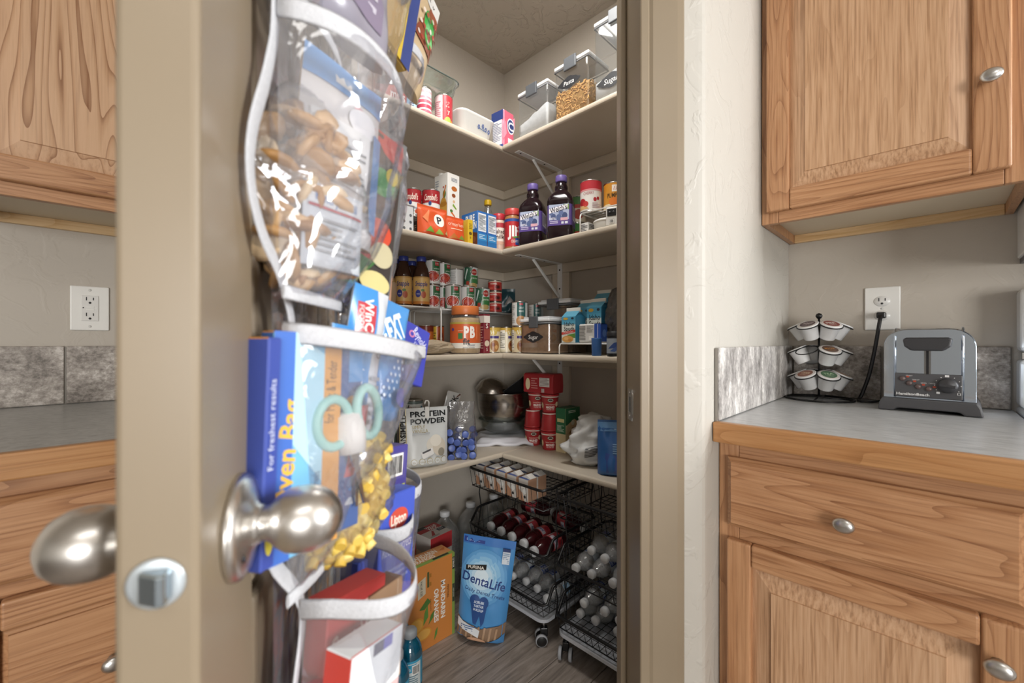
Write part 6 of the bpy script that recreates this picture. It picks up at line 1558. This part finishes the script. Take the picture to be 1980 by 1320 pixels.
o = pouch('purple_snack_bag', 'grey and purple bag in the top pocket above the crackers', 'bag', (0, 0, 0), .105, .19, .04, '8d8a96', '8d8a96', [('r', -.4, .1, .3, .8, '7d7488'), ('r', -.3, .5, .2, .75, '5a6a9c'), *lines(-.3, .2, .15, .45, 5, 'b4b0bc', 3)], crump=.008, seed=27, rough=.25); put(o, .165, .035, 1.35, -36, 5)
# middle row
o = boxitem('foil_box', 'narrow dark blue wrap box with white lettering beside the organizer strap', 'box', (0, 0, 0), (.013, .030, .160), 0, '3a4c9c', dict(T='c98a3c'), {'F': [('t', -.1, .62, .035, 'For freshest results', 'd3d9ea', {'rot': 90}), ('e', .0, .12, .3, .06, 'cfc24a')]}); put(o, .084, -.010, .918, -20, 3)
o = boxitem('oven_bag_box', 'light blue and orange oven bag box with yellow lettering', 'box', (0, 0, 0), (.060, .016, .170), 0, '6fb0d6', dict(T='c98a3c', L='3f6cb4'), {'F': [('r', -.5, 0, -.22, 1, '3a66b8'), ('t', -.30, .46, .085, 'Oven Bag', 'dcae3c', {'rot': 86, 'bold': .02, 'shear': .15}), ('r', .22, 0, .5, 1, 'd0933f'), ('p', [(-.22, .5), (.22, .3), (.22, .9), (-.22, 1)], 'a8d0e0'), ('t', .33, .72, 0.055, 'for Moist & Tender', '4a3418', {'rot': 88, 'w': .85}), ('t', .12, .22, 0.039, 'Cooks delicious meals', '3a5a7c', {'rot': 88, 'w': .75})]}); put(o, .118, .012, .912, -38, 2)
o = boxitem('slider_bag_box', 'navy storage bag box with orange oval pictures', 'box', (0, 0, 0), (.040, .016, .170), 0, '3f5688', dict(T='4a5f90'), {'F': [('r', -.5, .55, -.2, 1, '8a3a5c'), ('t', -.34, .80, 0.055, 'NESTLE', 'e2c0cc', {'rot': 90, 'w': .7}), ('e', .2, .62, .2, .06, 'd39a3c'), ('e', .2, .45, .2, .06, 'cf8f38'), ('r', .1, .75, .5, 1, '4a86bc'), ('t', -.25, .25, 0.050, 'SLIDER', 'aab6cc', {'rot': 90, 'w': .7})]}); put(o, .150, .032, .912, -38, 2)
def wbag(label, t, n, z, roll, seed, txt='Extra'):
    o = pouch('gum_bag', label, 'bag', (0, 0, 0), .046, .165, .028, 'c2c6cc', 'b9bdc4', [('r', -.5, 0, .12, 1, '3f86c4'), ('p', [(-.38, .72), (.06, .72), (.06, .90), (-.38, .90)], 'b03a42'), ('t', -.10, .81, .055, 'WinCo', 'f0eae6', {'rot': -86, 'bold': .02}), ('t', -.28, .81, .030, 'FOODS', 'f0dcd8', {'rot': -86}), ('t', -.17, .52, .105, txt, 'eef2f6', {'rot': -86, 'bold': .02}), ('t', .32, .62, .05, 'U', '3c3e44'), *lines(.16, .46, .2, .5, 6, '9aa0a8', 3), ('p', [(-.5, .18), (.1, .2), (.1, .32), (-.5, .30)], 'b5444c')], crump=.005, seed=seed, rough=.2); put(o, t, n, z, -38, roll)
wbag('light blue and silver gum bag with a red store badge standing up from the pocket', .172, .036, .965, 12, 28)
wbag('light blue and silver gum bag deeper in the middle pocket', .158, .028, .925, 8, 29, 'Gum')
o = pouch('blue_mint_bag', 'blue speckled bag behind the gum bag in the middle pocket', 'bag', (0, 0, 0), .045, .125, .03, '4a86c0', '4a86c0', [('t', .0, .78, .2, 'EXT', 'dfe8f0', {'bold': .03, 'rot': 30, 'w': .6}), *[('e', -.35 + .1 * (k_ % 8), .2 + .06 * (k_ % 9), .03, .015, 'cfdff0') for k_ in range(26)], ('e', .2, .2, .2, .08, '5a5aa0')], crump=.005, seed=30, rough=.2); put(o, .214, .058, .995, -38, 14)
o = boxitem('wrap_box', 'violet blue wrap box with white script sticking out of the pocket', 'box', (0, 0, 0), (.055, .036, .075), 0, '3a40a0', dict(T='8a84b4', R='3c3f98'), {'F': [('e', -.25, .82, .12, .06, 'c47a9c'), ('e', -.25, .82, .07, .035, '3a40a0'), ('t', .1, .80, .15, 'Reynolds', 'dfe0f2', {'shear': .2, 'w': .66, 'rot': -30}), ('t', .1, .6, .09, 'KITCHENS', 'c9cbe8', {'w': .5, 'rot': -30})], 'R': [('t', 0, .82, .15, 'Reynolds', 'dfe0f2', {'shear': .2, 'w': .8}), ('t', 0, .66, .1, 'KITCHENS', 'c9cbe8', {'w': .6})], 'T': [('p', [(-.4, .2), (.3, .3), (.1, .8)], 'a59ac4')]}); put(o, .318, .074, 1.022, -32, 16)
o = crumple('pasta_bag', 'clear bag of yellow pasta at the bottom of the middle pocket', 'bag', (0, 0, 0), .118, .050, .128, 'd2b456', 31, 0, .4, .22, mat=BAGM, smooth=True); put(o, .178, .030, .874, -38, 8)
fill_bag(o, .118, .050, .125, 300, 'tube', ('d2b456', 'dcc474', 'c4a242'), 7)
sc = thing('kitchen_scissors', 'kitchen scissors with pale teal loop handles in the clear pocket', 'scissors'); put(sc, .150, .050, .975, -38, -8)
TEAL = paint('9cc9c0', .45)
for q, (cx, w_, h_) in enumerate(((-.017, .0165, .020), (.017, .0125, .022))):
    m = MB(); m.tube([(cx + w_ * math.cos(a), -.004 * (q - .5), .035 + h_ * math.sin(a)) for a in [2 * PI * i / 24 for i in range(24)]], .0042, TEAL, 8, closed=True); ob('handle_loop', m, sc)
    m = MB(); m.prism([(-.004 + cx * .25, .016), (.004 + cx * .25, .016), (.001 - cx * .2, -.045), (-.001 - cx * .2, -.045)], 1, -.001 + q * .0025, .001 + q * .0025, STEEL); ob('blade', m, sc)
m = MB(); m.lathe([(.0, -.012), (.0135, -.010), (.015, .0), (.0125, .012), (0, .014)], paint('dcd8d2', .6), 20, Matrix.Scale(1.5, 4, (0, 0, 1))); ob('grip_cushion', m, sc, (0, .006, .02))
# lower row
def sbox(name, label, t, n, z, dims, yaw, roll, side, sides, prints, pitch=0):
    o = boxitem(name, label, 'box', (0, 0, 0), dims, 0, side, sides, prints); put(o, t, n, z, yaw, roll, pitch); return o
sbox('purple_tea_box', 'tall purple box with a barcode and yellow-green band in the lower pocket', .338, .046, .735, (.058, .030, .20), -30, 6, '4a4490', dict(T='5c5690', R='4f4a96'), {'F': [('r', -.42, .78, .42, .96, '565090'), *barcode(-.3, .3, .80, .95, 8), ('r', -.4, .62, .4, .74, 'b9c24a'), ('r', -.3, .64, .0, .72, '2c3020'), *lines(-.4, .4, .2, .55, 9, '6d68ac', 3)]})
sbox('blue_soup_mix_box', 'bright blue onion soup mix box with a red oval badge', .268, .062, .765, (.062, .026, .135), -34, 5, '3f55b4', dict(T='4a60bc', R='3848a0'), {'F': [('e', 0, .78, .28, .09, 'c04a3a'), ('t', 0, .78, .085, 'Lipton', 'f2ead8', {'bold': .02, 'w': .44}), ('t', 0, .55, .085, 'Recipe Secrets', 'dbe0f0', {'shear': .25, 'w': .85}), *lines(-.35, .35, .25, .4, 3, '8d9ad0', 4)]})
sbox('blue_soup_mix_box', 'blue soup mix box half hidden behind the cup soup box', .262, .040, .70, (.062, .026, .135), -34, 4, '4656b0', dict(T='4a60bc'), {'F': lines(-.35, .35, .2, .8, 6, '7d88c4', 2)})
sbox('cup_soup_box', 'red instant cup soup box with white script in the near lower pocket', .165, .032, .715, (.070, .026, .135), -36, 6, 'b03a38', dict(T='c04844', R='9c3230'), {'F': [('t', -.02, .72, .15, 'Cup-a-Soup', 'f0dcd4', {'shear': .25, 'bold': .012, 'w': .82, 'rot': 6}), ('e', .0, .40, .45, .14, 'c9a070'), ('e', .0, .38, .36, .10, 'a8743c'), *lines(-.3, .2, .86, .92, 1, 'e0b0a8', 3)]})
sbox('cardboard_flap_box', 'plain brown cardboard box with an open flap in the near pocket', .196, .062, .735, (.046, .022, .100), -36, 2, '9a7c60', dict(T='7a5f48'), {'F': [('r', .3, 0, .33, 1, 'b39a80')]})
sbox('red_cup_soup_box', 'red cup soup box standing behind the white-topped tea box', .128, .026, .660, (.05, .022, .135), -36, 3, 'b84440', None, {'F': [('t', .2, .72, .13, 'Soup', 'f0dcd4', {'rot': 80, 'shear': .2})]})
sbox('tea_box', 'red and white tea box with a yellow-rimmed badge in the near pocket', .120, .050, .694, (.060, .028, .135), -36, 8, 'c9453c', dict(T='d9dde0', R='b53a34'), {'F': [('r', -.5, .68, .5, 1, 'd9dde0'), ('r', -.5, .60, .5, .68, 'c9a8a8'), ('r', -.1, .92, .28, .99, '4a4a60'), ('r', .1, .92, .28, .99, '5a5aa8'), ('e', .0, .34, .46, .17, 'd0523c'), ('e', .0, .34, .40, .13, 'bb342e'), ('t', .0, .36, .17, 'Lipton', 'f2e6dc', {'bold': .025, 'w': .62})]})
o = pouch('foil_sachet', 'small blue and silver sachet in the furthest lower pocket', 'sachet', (0, 0, 0), .06, .12, .012, '7d86bc', '8d8f98', [('p', [(-.4, .2), (.0, .9), (.1, .4)], 'c9c0b8'), ('p', [(.0, .5), (.4, .8), (.3, .3)], '5a74b8'), ('e', .2, .4, .1, .1, '8fc4c0')], crump=.004, seed=33, rough=.2); put(o, .405, .060, .735, -30, 10)
# ================================================================== right-hand counter
CTZ = .9140
# coffee pod carousel
kx, ky = 1.438, .226
kc = thing('pod_carousel', 'black wire coffee pod carousel with a ball finial', 'pod holder', (kx, ky, CTZ))
WB_ = paint('1b1a1a', .35, .3)
m = MB(); m.tube([(.078 * math.cos(a), .078 * math.sin(a), .0026) for a in [2 * PI * i / 40 for i in range(40)]], .0026, WB_, 8, closed=True); ob('base_ring', m, kc)
m = MB()
for a in (0, PI / 2): m.tube([(-.078 * math.cos(a), -.078 * math.sin(a), .003), (0, 0, .008), (.078 * math.cos(a), .078 * math.sin(a), .003)], .002, WB_, 6)
ob('base_spokes', m, kc)
m = MB(); m.tube([(0, 0, .006), (0, 0, .226)], .0028, WB_, 8); ob('stem', m, kc)
m = MB(); m.lathe([(0, -.0085), (.005, -.007), (.0085, 0), (.006, .006), (0, .0085)], WB_, 20); ob('finial', m, kc, (0, 0, .232))
tiers = (.072, .140, .208); NP = 6
PODW = paint('d8d8d8', .35)
podm = MB(); podm.lathe([(0, -.043), (.0165, -.043), (.0175, -.041), (.0222, -.004), (.0252, -.002), (.0254, .0), (.0235, .001)], PODW, 24, cap=False)
lidc = [('4a6a50', 'TEA', 'b9cfae'), ('c9b4a0', 'CAFE', '8a4a30'), ('5c463c', 'MOCHA', 'c98a3c'), ('5a4a4e', 'ROAST', 'cfc4c4'), ('7a3a34', 'PIER', 'd8cfc8'), ('8a5a4a', 'CIDER', 'd8c0a0')]
lidn = ('green', 'cream', 'dark brown', 'grey plum', 'red', 'russet')
angs = [math.radians(-135 + 60 * i - 12) for i in range(NP)]
pod_mesh = link_mesh('coffee_pod', podm)
for ti, zt in enumerate(tiers):
    for i, a in enumerate(angs):
        a2 = a + ti * .06
        R_ = .052; ti_ = math.radians(26)
        pos = Vector((kx + R_ * math.cos(a2), ky + R_ * math.sin(a2), CTZ + zt))
        Mt = Matrix.Rotation(a2, 4, 'Z') @ Matrix.Rotation(ti_, 4, 'Y')
        m = MB(); m.tube([Mt @ Vector((.0262 * math.cos(b), .0262 * math.sin(b), -.0035)) + Vector((R_ * math.cos(a2), R_ * math.sin(a2), zt)) for b in [2 * PI * q / 24 for q in range(24)]], .0015, WB_, 6, closed=True)
        m.tube([(0, 0, zt + .008), (R_ * .5 * math.cos(a2), R_ * .5 * math.sin(a2), zt + .009)], .0015, WB_, 6)
        ob('pod_ring', m, kc)
        if ti == 1 and i == 5: continue
        col, txt, tc = lidc[(i + ti * 2) % 6]
        empty_lid = (ti == 1 and i == 1)
        c = thing('coffee_pod', 'white coffee pod with a %s lid in the %s ring of the carousel' % ('blank pale' if empty_lid else lidn[(i + ti * 2) % 6], ('bottom', 'middle', 'top')[ti]), 'coffee pod', pos, 0, 'coffee pods in the carousel', Mt.to_euler())
        o = bpy.data.objects.new('cup', pod_mesh); COL.objects.link(o); o.parent = c
        m = MB(); m.lathe([(.0238, .0005), (.0225, .0012), (0, .0012)], paint('cfcac6', .3), 24)
        marks(m, [('e', 0, 0, .85, .85, 'd5d0cb' if empty_lid else col), *([] if empty_lid else [('t', 0, .15, .4, txt, tc, {'bold': .02, 'w': 1.1}), ('t', 0, -.35, .2, 'coffee', tc, {'w': .8})])], lambda x, y, q: (y * -1, x, .0012 + q), .0215, .0215)
        ob('foil_lid', m, c, fixn=False)

# toaster
CHROME = paint('c0ccdc', .07, 1.0)  # blue tint: bluish window reflection put into the chrome colour
tx, ty = 1.425, .006
ts = thing('toaster', 'chrome two-slice toaster with grey control panel and dial', 'toaster', (tx, ty, CTZ), -PI / 2 - .04)
TG = paint('4a4a4d', .45); TGD = paint('333336', .4)
w_, d_, h_ = .150, .175, .190
m = MB()
base = [(-.085, 0), (-.058, 0), (-.050, .007), (.050, .007), (.058, 0), (.085, 0), (.082, .018), (.076, .030), (-.076, .030), (-.082, .018)]
m.prism(base, 1, -d_ / 2 - .010, d_ / 2 + .002, TG); ob('base', m, ts, bevel=.003)
def tprof(n=10):
    r = .040; out = [(-w_ / 2, .0305)]
    for i in range(n + 1):
        a = PI - PI / 2 * i / n; out.append((-w_ / 2 + r + r * math.cos(a), h_ - r + r * math.sin(a)))
    for i in range(n + 1):
        a = PI / 2 - PI / 2 * i / n; out.append((w_ / 2 - r + r * math.cos(a), h_ - r + r * math.sin(a)))
    out.append((w_ / 2, .0305)); return out
m = MB(); pf = tprof()
b = len(m.v)
for yv, k_ in ((-d_ / 2 - .002, .985), (-d_ / 2 + .004, 1.0), (d_ / 2 - .004, 1.0), (d_ / 2, .985)):
    m.v += [(x * k_, yv, .0305 + (z - .0305) * k_) for x, z in pf]
n_ = len(pf)
for jx in range(3):
    for i in range(n_ - 1):
        m.face((b + jx * n_ + i, b + jx * n_ + i + 1, b + (jx + 1) * n_ + i + 1, b + (jx + 1) * n_ + i), CHROME, True)
m.face(range(b, b + n_), CHROME); m.face(range(b + 4 * n_ - 1, b + 3 * n_ - 1, -1), CHROME)
ob('shell', m, ts)
for x in (-.0545, .0545):
    m = MB()
    pts = [(x, -d_ / 2 - .0035, .032), (x, -d_ / 2 - .0035, h_ - .020), (x, -d_ / 2 + .006, h_ - .002), (x, -d_ / 2 + .02, h_ + .0015), (x, d_ / 2 - .02, h_ + .0015), (x, d_ / 2 - .002, h_ - .01)]
    m.tube(pts, .0022, CHROME, 8); ob('trim_rib', m, ts)
for x in (-.024, .024):
    m = MB(); m.box(x - .011, x + .011, -.062, .062, h_ - .002, h_ + .0008, BLACKP); ob('bread_slot', m, ts)
m = MB(); m.box(-.055, .055, -d_ / 2 - .0065, -d_ / 2 - .0015, .033, .088, TG); pn = ob('control_panel', m, ts, bevel=.004, seg=3)
m = MB(); m.box(-.0055, .0055, -d_ / 2 - .0050, -d_ / 2 - .0015, .085, .150, paint('8d8e90', .2, 1.0)); m.box(-.0022, .0022, -d_ / 2 - .0056, -d_ / 2 - .0049, .080, .148, BLACKP); ob('lever_track', m, ts)
m = MB(); m.prism([(-.040, .010), (-.037, -.006), (-.026, -.016), (.026, -.016), (.037, -.006), (.040, .010), (.034, .014), (-.034, .014)], 1, -.022, 0, TGD); ob('lever_handle', m, ts, (0, -d_ / 2 - .004, .156), bevel=.004, seg=3)
m = MB(); m.lathe([(.0165, 0), (.0165, .004), (.0145, .012), (0, .0125)], TGD, 28, Matrix.Rotation(PI / 2, 4, 'X')); dl_ = ob('dial', m, ts, (.032, -d_ / 2 - .0065, .064))
m = MB(); m.box(-.013, .013, -.0165, -.012, -.003, .003, TGD); ob('dial_grip', m, dl_, rot=(0, .15, 0), bevel=.001)
for i, (x, z) in enumerate(((-.041, .0755), (-.0295, .0655), (-.015, .0585), (.0025, .0545))):
    m = MB(); m.lathe([(.0055, 0), (.0055, .003), (.0045, .005), (0, .0055)], paint('5a4a48', .35), 18, Matrix.Rotation(PI / 2, 4, 'X')); bt = ob('button', m, ts, (x, -d_ / 2 - .0065, z))
    m = MB(); m.box(.0062, .0112, -.0008, .0, .003, .0065, paint('b0452c', .35)); ob('indicator', m, bt)
p = MB()
marks(p, [('t', -.22, .14, .10, 'HamiltonBeach', 'e8e8e8', {'bold': .02, 'w': .50}), ('t', -.27, .90, .045, 'REHEAT', 'd0d0d0', {'w': .1}), ('t', -.17, .74, .045, 'DEFROST', 'd0d0d0', {'w': .11}), ('t', -.05, .62, .045, 'BAGEL', 'd0d0d0', {'w': .09}), ('t', .07, .62, .045, 'CANCEL', 'd0d0d0', {'w': .1}), *[('e', .29 + .185 * math.cos(a), .56 + .37 * math.sin(a), .008, .016, 'e6e6e6') for a in [math.radians(x) for x in (-35, 0, 30, 60, 120, 150, 180, 210)]], ('r', .25, .90, .31, .98, 'dcdcdc'), ('r', .42, .2, .47, .29, 'dcdcdc'), ('r', .43, .21, .46, .28, '4a4a4d'), ('r', .13, .22, .18, .3, 'dcdcdc')], lambda x, y, q: (x, -d_ / 2 - .0066 - q, .033 + y), .11, .055)
ob('printed_lettering', p, ts, fixn=False)
# cord and plug belong to the toaster
oy, oz = .099, 1.165
TI = (Matrix.Translation(ts.location) @ ts.rotation_euler.to_matrix().to_4x4()).inverted()
def sm(P, k_=6):
    P = [Vector(q) for q in P]; out = []
    for i in range(len(P) - 1):
        p0, p1, p2, p3 = P[max(i - 1, 0)], P[i], P[i + 1], P[min(i + 2, len(P) - 1)]
        for q in range(k_):
            f = q / k_
            out.append(.5 * ((2 * p1) + (p2 - p0) * f + (2 * p0 - 5 * p1 + 4 * p2 - p3) * f * f + (3 * p1 - p0 - 3 * p2 + p3) * f ** 3))
    return out + [P[-1]]
pts = [(1.488, .099, 1.145), (1.478, .102, 1.12), (1.482, .110, 1.06), (1.487, .122, .99), (1.488, .134, .945), (1.482, .141, .923), (1.470, .143, .9185), (1.450, .140, .918), (1.435, .130, .918), (1.440, .112, .918), (1.465, .100, .919), (1.475, .088, .922)]
m = MB(); m.tube([TI @ Vector(q) for q in sm(pts)], .0030, BLACKP, 8, sx=1.5)
cd = ob('cord', m, ts, label='black rubber power cord')
m = MB(); m.box(WX - .042, WX - .0105, oy - .0095, oy + .0095, oz - .0275, oz - .0115, BLACKP); m.xf(TI); ob('plug', m, cd, bevel=.003, seg=2)
# ================================================================== housings of the two ceiling lamps; the pantry one is an added fill
for nm, lb, x, y, w_, d_ in (('ceiling_light', 'square white housing of the added fill lamp on the pantry ceiling', .80, .80, .40, .40), ('ceiling_light', 'long white flush ceiling light of the kitchen', -.6, -.9, 1.26, .56)):
    f = thing(nm, lb, 'ceiling light', (x, y, HC - .055))
    m = MB(); m.box(-w_ / 2, w_ / 2, -d_ / 2, d_ / 2, .030, .0545, WHITEP); ob('base_plate', m, f, bevel=.004)
    for a0, a1, b0, b1 in ((-w_ / 2, w_ / 2, -d_ / 2, -d_ / 2 + .012), (-w_ / 2, w_ / 2, d_ / 2 - .012, d_ / 2), (-w_ / 2, -w_ / 2 + .012, -d_ / 2 + .0125, d_ / 2 - .0125), (w_ / 2 - .012, w_ / 2, -d_ / 2 + .0125, d_ / 2 - .0125)):
        m = MB(); m.box(a0, a1, b0, b1, .004, .0295, WHITEP); ob('rim', m, f, bevel=.003)
